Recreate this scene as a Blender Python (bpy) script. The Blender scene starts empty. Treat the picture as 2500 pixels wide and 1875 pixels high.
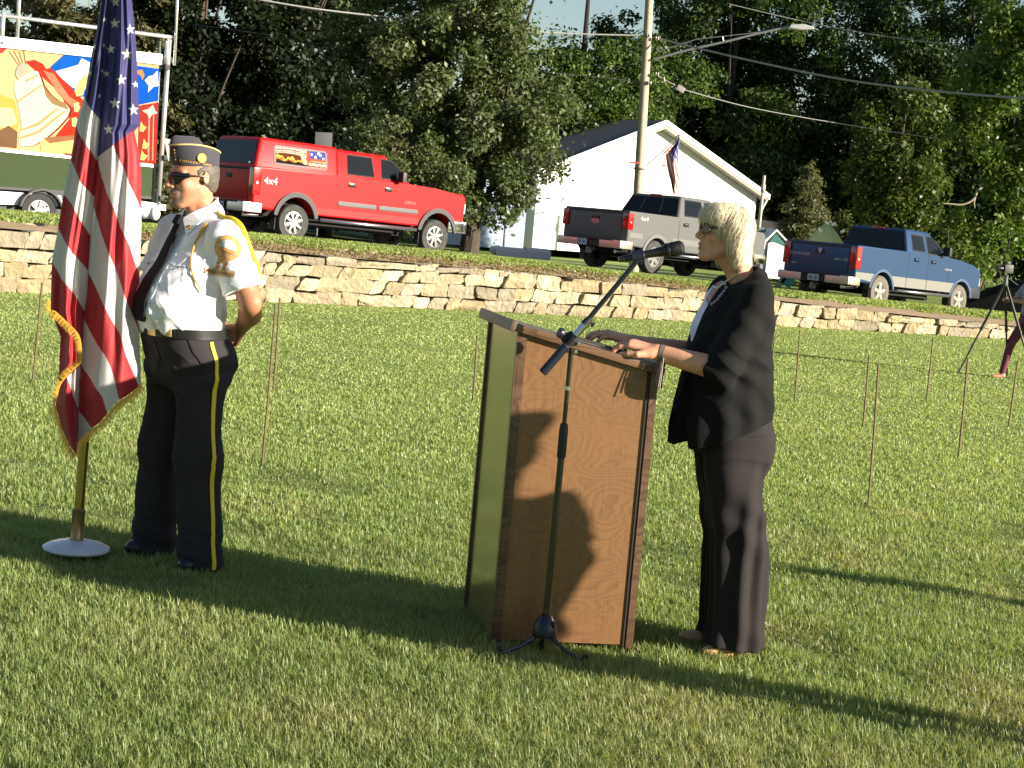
import bpy, bmesh, math, random
import numpy as np
from mathutils import Matrix, Vector
R = math.radians
SC = bpy.context.scene
COL = SC.collection
rng = np.random.default_rng(7)
random.seed(7)

# ------------------------------------------------------------ camera, sky, sun, exposure
F_PX, PITCH, ROLL, EYE = 4300.0, R(5.51), R(5.02), 1.6
_f = np.array([0, math.cos(PITCH), -math.sin(PITCH)])
_u0 = np.array([0, math.sin(PITCH), math.cos(PITCH)])
_r0 = np.array([1.0, 0, 0])
CR = math.cos(ROLL)*_r0 + math.sin(ROLL)*_u0
CU = -math.sin(ROLL)*_r0 + math.cos(ROLL)*_u0
cam_data = bpy.data.cameras.new("camera")
cam_data.sensor_width = 36.0
cam_data.lens = 36.0*F_PX/2500.0
cam_data.clip_start = 0.1
cam_data.clip_end = 3000
cam = bpy.data.objects.new("camera", cam_data)
COL.objects.link(cam)
m = Matrix.Identity(4)
for i in range(3):
    m[i][0] = CR[i]; m[i][1] = CU[i]; m[i][2] = -_f[i]
m[2][3] = EYE
cam.matrix_world = m
SC.camera = cam

SUN_SLOPE, SUN_TAN = 0.365, 0.27
to_sun = Vector((1.0, -SUN_SLOPE, 0)).normalized()
SUN_EL = math.atan(SUN_TAN)
sun_vec = Vector((to_sun.x*math.cos(SUN_EL), to_sun.y*math.cos(SUN_EL), math.sin(SUN_EL)))
sd = bpy.data.lights.new("sun", 'SUN')
sd.energy = 5.0
sd.angle = R(0.55)
sd.color = (1.0, 0.91, 0.76)
so = bpy.data.objects.new("sun", sd)
so.rotation_euler = sun_vec.to_track_quat('Z', 'Y').to_euler()
so.location = (10, -5, 20)
COL.objects.link(so)
wd = bpy.data.worlds.new("World")
SC.world = wd
wd.use_nodes = True
wn = wd.node_tree
bg = wn.nodes["Background"]
sky = wn.nodes.new("ShaderNodeTexSky")
sky.sky_type = 'NISHITA'
sky.sun_disc = False
sky.sun_elevation = SUN_EL
sky.sun_rotation = math.atan2(to_sun.x, to_sun.y)
sky.air_density = 1.0
sky.dust_density = 0.6
sky.ozone_density = 1.2
wn.links.new(sky.outputs[0], bg.inputs[0])
bg.inputs[1].default_value = 0.06
SC.view_settings.view_transform = 'Standard'
SC.view_settings.look = 'None'
SC.view_settings.gamma = 1
SC.view_settings.exposure = 1.27
SC.cycles.max_bounces = 6
SC.cycles.transparent_max_bounces = 6

def P(px, py, d):
    """photo pixel (2500 px wide) at depth d -> world point"""
    v = _f + (px-1250)/F_PX*CR - (py-937.5)/F_PX*CU
    q = v*(d/v[1])
    return np.array([q[0], q[1], q[2]+EYE])
def G(px, py, z=0.0):
    v = _f + (px-1250)/F_PX*CR - (py-937.5)/F_PX*CU
    q = v*((z-EYE)/v[2])
    return np.array([q[0], q[1], z])

# ------------------------------------------------------------ materials
MATS = {}
def mat(name, col=(0.5, 0.5, 0.5), rough=0.6, metal=0.0, vcol=False, noise=None, bump=None, spec=0.5,
        sub=0.0, coat=0.0, trans=0.0, emit=None, sheen=0.0, alpha=1.0):
    """procedural Principled material; noise=(scale, amount[, second colour]); bump=(scale, strength, dist)"""
    if name in MATS: return MATS[name]
    mt = bpy.data.materials.new(name); mt.use_nodes = True
    nt = mt.node_tree; b = nt.nodes["Principled BSDF"]
    L = nt.links
    b.inputs["Roughness"].default_value = rough
    b.inputs["Metallic"].default_value = metal
    b.inputs["Specular IOR Level"].default_value = spec
    b.inputs["Coat Weight"].default_value = coat
    b.inputs["Coat Roughness"].default_value = 0.06
    b.inputs["Sheen Weight"].default_value = sheen
    if trans: b.inputs["Transmission Weight"].default_value = trans
    if sub:
        b.inputs["Subsurface Weight"].default_value = sub
        b.inputs["Subsurface Radius"].default_value = (0.012, 0.005, 0.003)
        b.inputs["Subsurface Scale"].default_value = 1.0
    if emit:
        b.inputs["Emission Color"].default_value = (*emit[0], 1); b.inputs["Emission Strength"].default_value = emit[1]
    if vcol:
        at = nt.nodes.new("ShaderNodeAttribute"); at.attribute_name = "tone"
        src = at.outputs["Color"]
    else:
        rgb = nt.nodes.new("ShaderNodeRGB"); rgb.outputs[0].default_value = (*col, 1)
        src = rgb.outputs[0]
    tc = nt.nodes.new("ShaderNodeTexCoord")
    if noise:
        ns = nt.nodes.new("ShaderNodeTexNoise"); ns.inputs["Scale"].default_value = noise[0]
        ns.inputs["Detail"].default_value = 6
        ns.inputs["Roughness"].default_value = 0.6
        L.new(tc.outputs["Object"], ns.inputs["Vector"])
        mx = nt.nodes.new("ShaderNodeMix"); mx.data_type = 'RGBA'
        mr = nt.nodes.new("ShaderNodeMapRange")
        mr.inputs[1].default_value = 0.35; mr.inputs[2].default_value = 0.65
        mr.inputs[3].default_value = 0; mr.inputs[4].default_value = noise[1]
        L.new(ns.outputs["Fac"], mr.inputs[0]); L.new(mr.outputs[0], mx.inputs["Factor"])
        L.new(src, mx.inputs["A"])
        c2 = noise[2] if len(noise) > 2 else tuple(c*0.45 for c in col)
        mx.inputs["B"].default_value = (*c2, 1)
        src = mx.outputs["Result"]
    L.new(src, b.inputs["Base Color"])
    if bump:
        nb = nt.nodes.new("ShaderNodeTexNoise"); nb.inputs["Scale"].default_value = bump[0]
        nb.inputs["Detail"].default_value = 5
        L.new(tc.outputs["Object"], nb.inputs["Vector"])
        bp = nt.nodes.new("ShaderNodeBump"); bp.inputs["Strength"].default_value = bump[1]
        bp.inputs["Distance"].default_value = bump[2] if len(bump) > 2 else 0.01
        L.new(nb.outputs["Fac"], bp.inputs["Height"]); L.new(bp.outputs[0], b.inputs["Normal"])
    MATS[name] = mt
    return mt

def leaf_mat(name, trans_col=(1.3, 1.5, 0.5), fac=0.35, rough=0.5, gloss=0.06):
    if name in MATS: return MATS[name]
    mt = bpy.data.materials.new(name); mt.use_nodes = True
    nt = mt.node_tree; nt.nodes.clear(); L = nt.links
    out = nt.nodes.new("ShaderNodeOutputMaterial")
    at = nt.nodes.new("ShaderNodeAttribute"); at.attribute_name = "tone"
    df = nt.nodes.new("ShaderNodeBsdfDiffuse")
    tr = nt.nodes.new("ShaderNodeBsdfTranslucent")
    gl = nt.nodes.new("ShaderNodeBsdfGlossy"); gl.inputs["Roughness"].default_value = rough
    gl.inputs["Color"].default_value = (0.9, 0.95, 0.9, 1)
    mul = nt.nodes.new("ShaderNodeMix"); mul.data_type = 'RGBA'; mul.blend_type = 'MULTIPLY'
    mul.inputs["Factor"].default_value = 1
    mul.inputs["B"].default_value = (*trans_col, 1)
    L.new(at.outputs["Color"], mul.inputs["A"]); L.new(mul.outputs["Result"], tr.inputs["Color"])
    L.new(at.outputs["Color"], df.inputs["Color"])
    m1 = nt.nodes.new("ShaderNodeMixShader"); m1.inputs[0].default_value = fac
    L.new(df.outputs[0], m1.inputs[1]); L.new(tr.outputs[0], m1.inputs[2])
    m2 = nt.nodes.new("ShaderNodeMixShader"); m2.inputs[0].default_value = gloss
    L.new(m1.outputs[0], m2.inputs[1]); L.new(gl.outputs[0], m2.inputs[2])
    L.new(m2.outputs[0], out.inputs[0])
    MATS[name] = mt
    return mt

# ------------------------------------------------------------ object helpers
def tag(o, label=None, cat=None, group=None, kind=None):
    if label: o["label"] = label
    if cat: o["category"] = cat
    if group: o["group"] = group
    if kind: o["kind"] = kind
    return o
def empty(name, loc=(0, 0, 0), rz=0.0, label=None, cat=None, group=None):
    o = bpy.data.objects.new(name, None); o.empty_display_size = 0.1
    o.location = loc; o.rotation_euler = (0, 0, rz)
    COL.objects.link(o)
    return tag(o, label, cat, group)
def link(name, me, material=None, parent=None, smooth=False):
    o = bpy.data.objects.new(name, me)
    COL.objects.link(o)
    if material is not None and not me.materials:
        me.materials.append(material)
    if parent is not None: o.parent = parent
    if smooth: me.shade_smooth()
    return o
def npmesh(name, V, Fc, tone=None, smooth=False, pertone=False):
    """V (n,3) array, Fc (m,k) int array, tone (n,3) vertex colours"""
    V = np.asarray(V, dtype=np.float32); Fc = np.asarray(Fc, dtype=np.int32)
    me = bpy.data.meshes.new(name)
    n, k = Fc.shape
    me.vertices.add(len(V)); me.vertices.foreach_set("co", V.ravel())
    me.loops.add(n*k); me.loops.foreach_set("vertex_index", Fc.ravel())
    me.polygons.add(n); me.polygons.foreach_set("loop_start", np.arange(0, n*k, k, dtype=np.int32))
    me.update(calc_edges=True)
    if tone is not None:
        a = me.color_attributes.new("tone", 'FLOAT_COLOR', 'POINT')
        c = np.ones((len(V), 4), dtype=np.float32); c[:, :3] = tone
        a.data.foreach_set("color", c.ravel())
    if smooth: me.shade_smooth()
    me.validate()
    return me
def frame(zdir, ydir=(0, 0, 1)):
    z = Vector(zdir).normalized(); y = Vector(ydir)
    x = y.cross(z)
    if x.length < 1e-6: x = Vector((1, 0, 0)).cross(z)
    x.normalize(); y = z.cross(x)
    return Matrix((x, y, z)).transposed()

class MB:
    """collects simple shapes into one mesh"""
    def __init__(s): s.bm = bmesh.new()
    def _add(s, verts, faces):
        vs = [s.bm.verts.new(v) for v in verts]
        for f in faces:
            try: s.bm.faces.new([vs[i] for i in f])
            except ValueError: pass
        return vs
    def box(s, c, size, rot=None, bev=0.0, taper=1.0):
        hx, hy, hz = size[0]/2, size[1]/2, size[2]/2
        t = bmesh.new()
        g = []
        for z, k in ((-hz, 1.0), (hz, taper)):
            for x, y in ((-hx, -hy), (hx, -hy), (hx, hy), (-hx, hy)):
                g.append(t.verts.new((x*k, y*k, z)))
        for f in ((3, 2, 1, 0), (4, 5, 6, 7), (0, 1, 5, 4), (1, 2, 6, 5), (2, 3, 7, 6), (3, 0, 4, 7)):
            t.faces.new([g[i] for i in f])
        if bev:
            bmesh.ops.bevel(t, geom=list(t.edges), offset=bev, segments=2, affect='EDGES', profile=0.7)
        M = (rot if rot is not None else Matrix.Identity(3)).to_4x4()
        M.translation = Vector(c)
        t.transform(M)
        s.merge(t)
        return s
    def merge(s, t):
        me = bpy.data.meshes.new("t"); t.to_mesh(me); t.free(); s.bm.from_mesh(me); bpy.data.meshes.remove(me)
    def tube(s, pts, r, n=10, cap=True):
        """round tube through points; r number or list"""
        pts = [Vector(p) for p in pts]
        rs = r if isinstance(r, (list, tuple)) else [r]*len(pts)
        rings = []
        prev = None
        for i, p in enumerate(pts):
            d = (pts[min(i+1, len(pts)-1)] - pts[max(i-1, 0)])
            if d.length < 1e-9: d = Vector((0, 0, 1))
            d.normalize()
            if prev is None:
                a = d.orthogonal().normalized()
            else:
                a = prev - d*prev.dot(d)
                a = a.normalized() if a.length > 1e-6 else d.orthogonal().normalized()
            prev = a
            b = d.cross(a)
            rings.append([s.bm.verts.new(p + (a*math.cos(t) + b*math.sin(t))*rs[i]) for t in [2*math.pi*k/n for k in range(n)]])
        for i in range(len(rings)-1):
            for k in range(n):
                s.bm.faces.new((rings[i][k], rings[i][(k+1) % n], rings[i+1][(k+1) % n], rings[i+1][k]))
        if cap:
            s.bm.faces.new(rings[0][::-1]); s.bm.faces.new(rings[-1])
        return s
    def lathe(s, prof, c=(0, 0, 0), axis=(0, 0, 1), n=24, cap=True):
        """prof list of (radius, height)"""
        M = frame(axis).to_4x4(); M.translation = Vector(c)
        rings = []
        for r_, h in prof:
            rings.append([s.bm.verts.new(M @ Vector((r_*math.cos(2*math.pi*k/n), r_*math.sin(2*math.pi*k/n), h))) for k in range(n)])
        for i in range(len(rings)-1):
            for k in range(n):
                s.bm.faces.new((rings[i][k], rings[i][(k+1) % n], rings[i+1][(k+1) % n], rings[i+1][k]))
        if cap: s.bm.faces.new(rings[0][::-1]); s.bm.faces.new(rings[-1])
        return s
    def prism(s, poly, M, depth, bev=0.0):
        """2-D polygon (x,y) extruded 0..depth along z, then transformed by 4x4 M"""
        t = bmesh.new()
        a = [t.verts.new((x, y, 0)) for x, y in poly]; b = [t.verts.new((x, y, depth)) for x, y in poly]
        n = len(poly)
        t.faces.new(a[::-1]); t.faces.new(b)
        for i in range(n): t.faces.new((a[i], a[(i+1) % n], b[(i+1) % n], b[i]))
        if bev:
            ed = [e for e in t.edges if abs(e.verts[0].co.z-e.verts[1].co.z) < 1e-6]
            bmesh.ops.bevel(t, geom=ed, offset=bev, segments=3, affect='EDGES', profile=0.6)
        t.transform(M)
        s.merge(t)
        return s
    def quad(s, a, b, c, d):
        s._add([a, b, c, d], [(0, 1, 2, 3)]); return s
    def build(s, name, material, parent=None, smooth=True, angle=35):
        me = bpy.data.meshes.new(name)
        bmesh.ops.recalc_face_normals(s.bm, faces=list(s.bm.faces))
        s.bm.to_mesh(me); s.bm.free()
        if smooth:
            me.shade_smooth()
            try: me.set_sharp_from_angle(angle=R(angle))
            except Exception: pass
            for f in me.polygons:
                if len(f.vertices) > 4: f.use_smooth = False
        me.materials.append(material)
        return link(name, me, None, parent)

def text_mesh(name, body, size, M, material, parent, extrude=0.002, sx=1.0, align='CENTER'):
    cu = bpy.data.curves.new("t", 'FONT'); cu.body = body; cu.size = size; cu.extrude = extrude
    cu.align_x = align; cu.align_y = 'CENTER'
    o = bpy.data.objects.new("t", cu); COL.objects.link(o)
    dg = bpy.context.evaluated_depsgraph_get(); dg.update()
    me = bpy.data.meshes.new_from_object(o.evaluated_get(dg))
    bpy.data.objects.remove(o); bpy.data.curves.remove(cu)
    me.transform(M @ Matrix.Diagonal((sx, 1, 1, 1)))
    me.materials.clear(); me.materials.append(material)
    return link(name, me, None, parent)
def basis(o, x, y):
    """4x4 with origin o, x axis, y axis"""
    x = Vector(x).normalized(); y = Vector(y); z = x.cross(y).normalized(); y = z.cross(x)
    M = Matrix((x, y, z)).transposed().to_4x4(); M.translation = Vector(o)
    return M

# ------------------------------------------------------------ signed-distance modelling (bodies and cloth)
def rotM(rx=0, ry=0, rz=0):
    return np.array((Matrix.Rotation(R(rz), 3, 'Z') @ Matrix.Rotation(R(ry), 3, 'Y') @ Matrix.Rotation(R(rx), 3, 'X')))
def cap(a, b, ra, rb=None):
    a = np.array(a, float); b = np.array(b, float); rb = ra if rb is None else rb
    def f(p):
        ab = b-a; t = np.clip(((p-a) @ ab)/(ab @ ab + 1e-12), 0, 1)
        return np.linalg.norm(p-a-t[:, None]*ab, axis=1) - (ra+(rb-ra)*t)
    return f
def ell(c, r, rot=None):
    c = np.array(c, float); r = np.array(r, float)
    def f(p):
        q = p-c
        if rot is not None: q = q @ rot
        k0 = np.linalg.norm(q/r, axis=1); k1 = np.linalg.norm(q/(r*r), axis=1)
        return k0*(k0-1)/np.maximum(k1, 1e-9)
    return f
def rbox(c, h, rr, rot=None):
    c = np.array(c, float); h = np.array(h, float)-rr
    def f(p):
        q = p-c
        if rot is not None: q = q @ rot
        q = np.abs(q)-h
        return np.linalg.norm(np.maximum(q, 0), axis=1)+np.minimum(q.max(axis=1), 0)-rr
    return f
def loft(rows, n=2.2, ends=True):
    """rows (z, cx, cy, a, b): stack of super-elliptic sections"""
    rows = np.array(sorted(rows), float)
    z = rows[:, 0]
    def f(p):
        v = [np.interp(p[:, 2], z, rows[:, i]) for i in (1, 2, 3, 4)]
        x = np.abs(p[:, 0]-v[0])/v[2]; y = np.abs(p[:, 1]-v[1])/v[3]
        k = (x**n+y**n)**(1/n)
        d = (k-1)*np.minimum(v[2], v[3])*0.9
        if ends: d = np.maximum(d, np.maximum(z[0]-p[:, 2], p[:, 2]-z[-1]))
        return d
    return f
def smin(a, b, k):
    if k <= 0: return np.minimum(a, b)
    h = np.clip(0.5+0.5*(b-a)/k, 0, 1)
    return b+(a-b)*h-k*h*(1-h)
def smax(a, b, k): return -smin(-a, -b, k)
def union(items, k=0.02):
    """items: fn or (fn, k) or (fn, k, '-')"""
    def f(p):
        d = None
        for it in items:
            fn, kk, op = it, k, '+'
            if isinstance(it, tuple):
                fn = it[0]; kk = it[1] if it[1] is not None else k
                if len(it) > 2: op = it[2]
            v = fn(p)
            if d is None: d = v
            elif op == '+': d = smin(d, v, kk)
            else: d = smax(d, -v, kk)
        return d
    return f
def disp(fn, g):
    return lambda p: fn(p)+g(p)
def cut(fn, *planes):
    """keep the side where (p-o).n < 0"""
    def f(p):
        d = fn(p)
        for o, n in planes:
            n = np.array(n, float); n /= np.linalg.norm(n)
            d = np.maximum(d, (p-np.array(o, float)) @ n)
        return d
    return f
def xf(fn, o, rot):
    """place a local-frame sdf at o with rotation matrix rot"""
    o = np.array(o, float)
    return lambda p: fn((p-o) @ rot)
def shell(fn, t):
    return lambda p: np.abs(fn(p)+t/2)-t/2

def sdf_mesh(fn, lo, hi, h):
    lo = np.array(lo, float); hi = np.array(hi, float)
    B = 6
    nb = np.ceil((hi-lo)/(h*B)).astype(int)
    n = nb*B
    ax = [lo[i]+h*np.arange(n[i]) for i in range(3)]
    D = np.full(n, 1.0, dtype=np.float32)
    bc = np.stack(np.meshgrid(*[lo[i]+h*(B*np.arange(nb[i])+(B-1)/2) for i in range(3)], indexing='ij'), -1).reshape(-1, 3)
    dv = fn(bc)
    rad = h*B*1.35+0.012
    bi = np.stack(np.meshgrid(*[np.arange(nb[i]) for i in range(3)], indexing='ij'), -1).reshape(-1, 3)
    D6 = D.reshape(nb[0], B, nb[1], B, nb[2], B).transpose(0, 2, 4, 1, 3, 5).copy()
    D6 = D6.reshape(-1, B, B, B)
    D6[dv < 0] = -1.0
    near = np.where(np.abs(dv) < rad)[0]
    off = np.stack(np.meshgrid(*[np.arange(B)]*3, indexing='ij'), -1).reshape(-1, 3)
    for s in range(0, len(near), 3000):
        idx = near[s:s+3000]
        pts = lo+h*(bi[idx][:, None, :]*B+off[None])
        D6[idx] = fn(pts.reshape(-1, 3)).reshape(-1, B, B, B)
    D = D6.reshape(nb[0], nb[1], nb[2], B, B, B).transpose(0, 3, 1, 4, 2, 5).reshape(n)
    for a in range(3):
        sl = [slice(None)]*3; sl[a] = 0; D[tuple(sl)] = 1; sl[a] = -1; D[tuple(sl)] = 1
    S = D < 0
    c = np.zeros(n-1, dtype=np.uint8)
    for i in (0, 1):
        for j in (0, 1):
            for k in (0, 1):
                c += S[i:n[0]-1+i, j:n[1]-1+j, k:n[2]-1+k]
    act = np.argwhere((c > 0) & (c < 8))
    vid = np.full(n-1, -1, dtype=np.int32)
    vid[act[:, 0], act[:, 1], act[:, 2]] = np.arange(len(act))
    acc = np.zeros((len(act), 3)); cnt = np.zeros(len(act))
    cor = [(i, j, k) for i in (0, 1) for j in (0, 1) for k in (0, 1)]
    val = {q: D[act[:, 0]+q[0], act[:, 1]+q[1], act[:, 2]+q[2]].astype(float) for q in cor}
    for q in cor:
        for a in range(3):
            if q[a] == 0:
                q2 = list(q); q2[a] = 1; q2 = tuple(q2)
                v1, v2 = val[q], val[q2]
                mk = (v1 < 0) != (v2 < 0)
                t = np.where(mk, v1/np.where(mk, v1-v2, 1), 0)
                pt = np.tile(np.array(q, float), (len(act), 1)); pt[:, a] += t
                acc[mk] += pt[mk]; cnt[mk] += 1
    V = lo+h*(act+acc/np.maximum(cnt, 1)[:, None])
    faces = []
    for a in range(3):
        b, c2 = (a+1) % 3, (a+2) % 3
        s1 = [slice(1, -1)]*3; s2 = [slice(1, -1)]*3
        s1[a] = slice(0, -1); s2[a] = slice(1, None)
        A = S[tuple(s1)]; Bq = S[tuple(s2)]
        e = np.argwhere(A != Bq)
        sgn = A[e[:, 0], e[:, 1], e[:, 2]]
        base = e.copy()
        base[:, b] += 1; base[:, c2] += 1
        def g(db, dc):
            q = base.copy(); q[:, b] -= db; q[:, c2] -= dc
            return vid[q[:, 0], q[:, 1], q[:, 2]]
        q0, q1, q2, q3 = g(1, 1), g(0, 1), g(0, 0), g(1, 0)
        f1 = np.stack([q0, q1, q2, q3], 1)
        f1[~sgn] = f1[~sgn][:, ::-1]
        faces.append(f1)
    Fc = np.concatenate(faces)
    Fc = Fc[(Fc >= 0).all(1)]
    return V, Fc
def body_obj(name, fn, lo, hi, h, material, parent=None, tone=None, xform=None):
    V, Fc = sdf_mesh(fn, lo, hi, h)
    tn = tone(V) if tone is not None else None
    me = npmesh(name, V, Fc, tn, smooth=True)
    return link(name, me, material, parent)
def grad(fn, p, e=0.002):
    g = np.zeros_like(p)
    for i in range(3):
        d = np.zeros(3); d[i] = e
        g[:, i] = fn(p+d)-fn(p-d)
    return g/np.maximum(np.linalg.norm(g, axis=1), 1e-9)[:, None]
def project(fn, p, dirn, steps=40, off=0.0):
    """march points along dirn until fn = off"""
    p = np.array(p, float); dirn = np.asarray(dirn, float)
    for _ in range(steps):
        p = p+(fn(p)-off)[:, None]*0.8*dirn
    return p
def snap(fn, p, off=0.0, steps=12):
    """move points to the nearest place where fn = off"""
    p = np.array(p, float)
    for _ in range(steps):
        p = p-(fn(p)-off)[:, None]*grad(fn, p)*0.9
    return p
def decal(name, fn, centre, normal, up, w, hgt, colfn, material, parent, nx=24, ny=24, off=0.0025, mask=None, keep=None):
    """thin patch that follows the surface fn = 0"""
    normal = np.array(normal, float); normal /= np.linalg.norm(normal)
    up = np.array(up, float); up -= normal*(up @ normal); up /= np.linalg.norm(up)
    rt = np.cross(up, normal)
    u, v = np.meshgrid(np.linspace(-1, 1, nx), np.linspace(-1, 1, ny), indexing='ij')
    u = u.ravel(); v = v.ravel()
    p = np.array(centre, float)+normal*0.08+rt*(u*w/2)[:, None]+up*(v*hgt/2)[:, None]
    p = project(fn, p, -normal, off=off)
    idx = np.arange(nx*ny).reshape(nx, ny)
    Fc = np.stack([idx[:-1, :-1], idx[1:, :-1], idx[1:, 1:], idx[:-1, 1:]], -1).reshape(-1, 4)
    if mask is not None:
        mk = mask(u, v); Fc = Fc[mk[Fc].all(1)]
    tn = colfn(u, v) if colfn is not None else None
    me = npmesh(name, p, Fc, tn, smooth=True)
    o = link(name, me, material, parent)
    return o
def ribbon(name, fn, pts, width, thick, material, parent, off=0.002, sub=10, across=None, tone=None):
    """strap following surface fn through pts (snapped to it); closed box section"""
    pts = np.array(pts, float)
    t = np.linspace(0, len(pts)-1, (len(pts)-1)*sub+1)
    c = np.stack([np.interp(t, np.arange(len(pts)), pts[:, i]) for i in range(3)], 1)
    c = snap(fn, c, off)
    n = grad(fn, c)
    d = np.gradient(c, axis=0); d /= np.maximum(np.linalg.norm(d, axis=1), 1e-9)[:, None]
    s = np.cross(d, n); s /= np.maximum(np.linalg.norm(s, axis=1), 1e-9)[:, None]
    wv = np.interp(t, np.linspace(0, len(pts)-1, len(width)), width) if isinstance(width, (list, tuple)) else np.full(len(t), width)
    rings = []
    for a, b in ((-1, 0), (-0.5, 0), (0, 0), (0.5, 0), (1, 0), (1, 1), (0.5, 1), (0, 1), (-0.5, 1), (-1, 1)):
        q = c+s*(a*wv/2)[:, None]
        q = snap(fn, q, off)+n*(b*thick)
        rings.append(q)
    K = len(rings); N = len(t)
    V = np.stack(rings, 1).reshape(-1, 3)
    Fc = []
    for i in range(N-1):
        for k in range(K):
            Fc.append((i*K+k, i*K+(k+1) % K, (i+1)*K+(k+1) % K, (i+1)*K+k))
    me = npmesh(name, V, Fc, tone(V) if tone else None, smooth=True)
    try: me.set_sharp_from_angle(angle=R(50))
    except Exception: pass
    return link(name, me, material, parent)
# ------------------------------------------------------------ people
def head_items(male=True, mouth=0.0, s=1.0):
    """facing -Y, origin between the eyes' height and the skull's axis"""
    S = lambda v: tuple(x*s for x in v)
    it = [ell(S((0, .012, .035)), S((.076, .098, .083))),
          (ell(S((0, -.028, -.035)), S((.061, .064, .088))), .03*s),
          (cap(S((.05, .005, -.065)), S((.018, -.066, -.112)), .021*s), .028*s),
          (cap(S((-.05, .005, -.065)), S((-.018, -.066, -.112)), .021*s), .028*s),
          (ell(S((0, -.08, -.113)), S((.021, .019, .017))), .02*s),
          (ell(S((.038, -.06, -.034)), S((.024, .022, .022))), .02*s),
          (ell(S((-.038, -.06, -.034)), S((.024, .022, .022))), .02*s),
          (cap(S((.012, -.086, .02)), S((.045, -.07, .019)), .011*s), .014*s),
          (cap(S((-.012, -.086, .02)), S((-.045, -.07, .019)), .011*s), .014*s),
          (ell(S((.031, -.1, -.002)), S((.016, .018, .011))), .01*s, '-'),
          (ell(S((-.031, -.1, -.002)), S((.016, .018, .011))), .01*s, '-'),
          (ell(S((.031, -.076, -.002)), S((.0125, .0125, .0125))), .003*s),
          (ell(S((-.031, -.076, -.002)), S((.0125, .0125, .0125))), .003*s),
          (cap(S((0, -.088, .012)), S((0, -.116, -.034)), .0075*s, .0115*s), .01*s),
          (ell(S((.013, -.103, -.041)), S((.0075, .011, .0075))), .006*s),
          (ell(S((-.013, -.103, -.041)), S((.0075, .011, .0075))), .006*s),
          (ell(S((0, -.087, -.07)), S((.03, .014, .022))), .014*s),
          (ell(S((0, -.1, -.066)), S((.022, .007, .0055))), .005*s),
          (ell(S((0, -.097, -.08-mouth)), S((.019, .008, .006))), .006*s),
          (ell(S((0, -.104, -.073-mouth*.5)), S((.021, .012, .0012+mouth*.5))), .003*s, '-')]
    for sg in (1, -1):
        ear = rotM(0, 0, 18*sg)
        it.append((ell(S((.08*sg, .018, -.004)), S((.007, .017, .027)), ear), .006*s))
        it.append((ell(S((.089*sg, .014, -.003)), S((.006, .010, .019)), ear), .004*s, '-'))
    return it

def hand_items(w, d, n, side, curl, s=1.0, thumb=(0.7, 0.5), spread=0.12, lens=(.072, .080, .074, .058)):
    """w wrist, d direction to the fingers, n out of the back of the hand, side=+1 thumb on the +lateral side"""
    w = np.array(w, float); d = np.array(d, float); d /= np.linalg.norm(d)
    n = np.array(n, float); n -= d*(n @ d); n /= np.linalg.norm(n)
    l = np.cross(d, n)*side
    it = []
    for i in range(4):
        o = (.030-.020*i)*s
        kn = w+d*(.094-.004*abs(i-1.2))*s+l*o+n*(.004 if i in (1, 2) else 0)*s
        it.append((cap(w+l*o*.55+d*.012*s, kn, .0145*s, .0112*s), .016*s))
        ang = math.atan2(o, .09)*spread*8*0.5
        dd = d*math.cos(ang)+l*math.sin(ang)
        c = curl[i] if not np.isscalar(curl) else curl
        a = 0.0; p = kn
        for j, (fr, cc) in enumerate(((.44, .8), (.31, 1.0), (.25, .7))):
            a += c*cc
            dirn = dd*math.cos(a)-n*math.sin(a)
            q = p+dirn*lens[i]*fr*s
            r0 = (.0088-.0010*j)*s; r1 = (.0080-.0010*j)*s
            if i == 3: r0 *= .88; r1 *= .88
            it.append((cap(p, q, r0, r1), .004*s))
            p = q
    t0 = w+d*.022*s+l*.026*s-n*.006*s
    t1 = t0+(d*.75+l*thumb[0]-n*.15)*.040*s
    t2 = t1+(d*1.0+l*thumb[1]*.5-n*.25)*.030*s
    t3 = t2+(d*1.0+l*thumb[1]*.1-n*.35)*.024*s
    it += [(cap(t0, t1, .016*s, .0105*s), .014*s), (cap(t1, t2, .0102*s, .0092*s), .004*s), (cap(t2, t3, .0092*s, .0075*s), .003*s)]
    return it

def foldf(a, kx, ky, kz, ph=0.0, w=1.3):
    return lambda p: a*np.sin(kx*p[:, 0]+ky*p[:, 1]+kz*p[:, 2]+ph+w*np.sin(7*p[:, 2]+9*p[:, 0]+ph))

def crease(a, k, ph, c, r, w=1.5):
    k = np.array(k, float); c = np.array(c, float); r = np.array(r, float)
    return lambda p: -a*(1-np.abs(np.sin(p @ k+ph+w*np.sin(9*p[:, 2]+7*p[:, 0]+ph))))**4*np.exp(-(((p-c)/r)**2).sum(1))
def addf(*fs): return lambda p: sum(f(p) for f in fs)
def skin_tone(base, fn=None):
    base = np.array(base)
    def t(V):
        c = np.tile(base, (len(V), 1))
        c *= (1+.10*np.sin(61*V[:, 0]+37*V[:, 2])*np.sin(53*V[:, 1]-29*V[:, 2]))[:, None]
        if fn is not None: c = fn(V, c)
        return np.clip(c, 0, 1)
    return t
def blend(c, m, col):
    m = np.clip(m, 0, 1)[:, None]
    return c*(1-m)+np.array(col)*m

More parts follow.
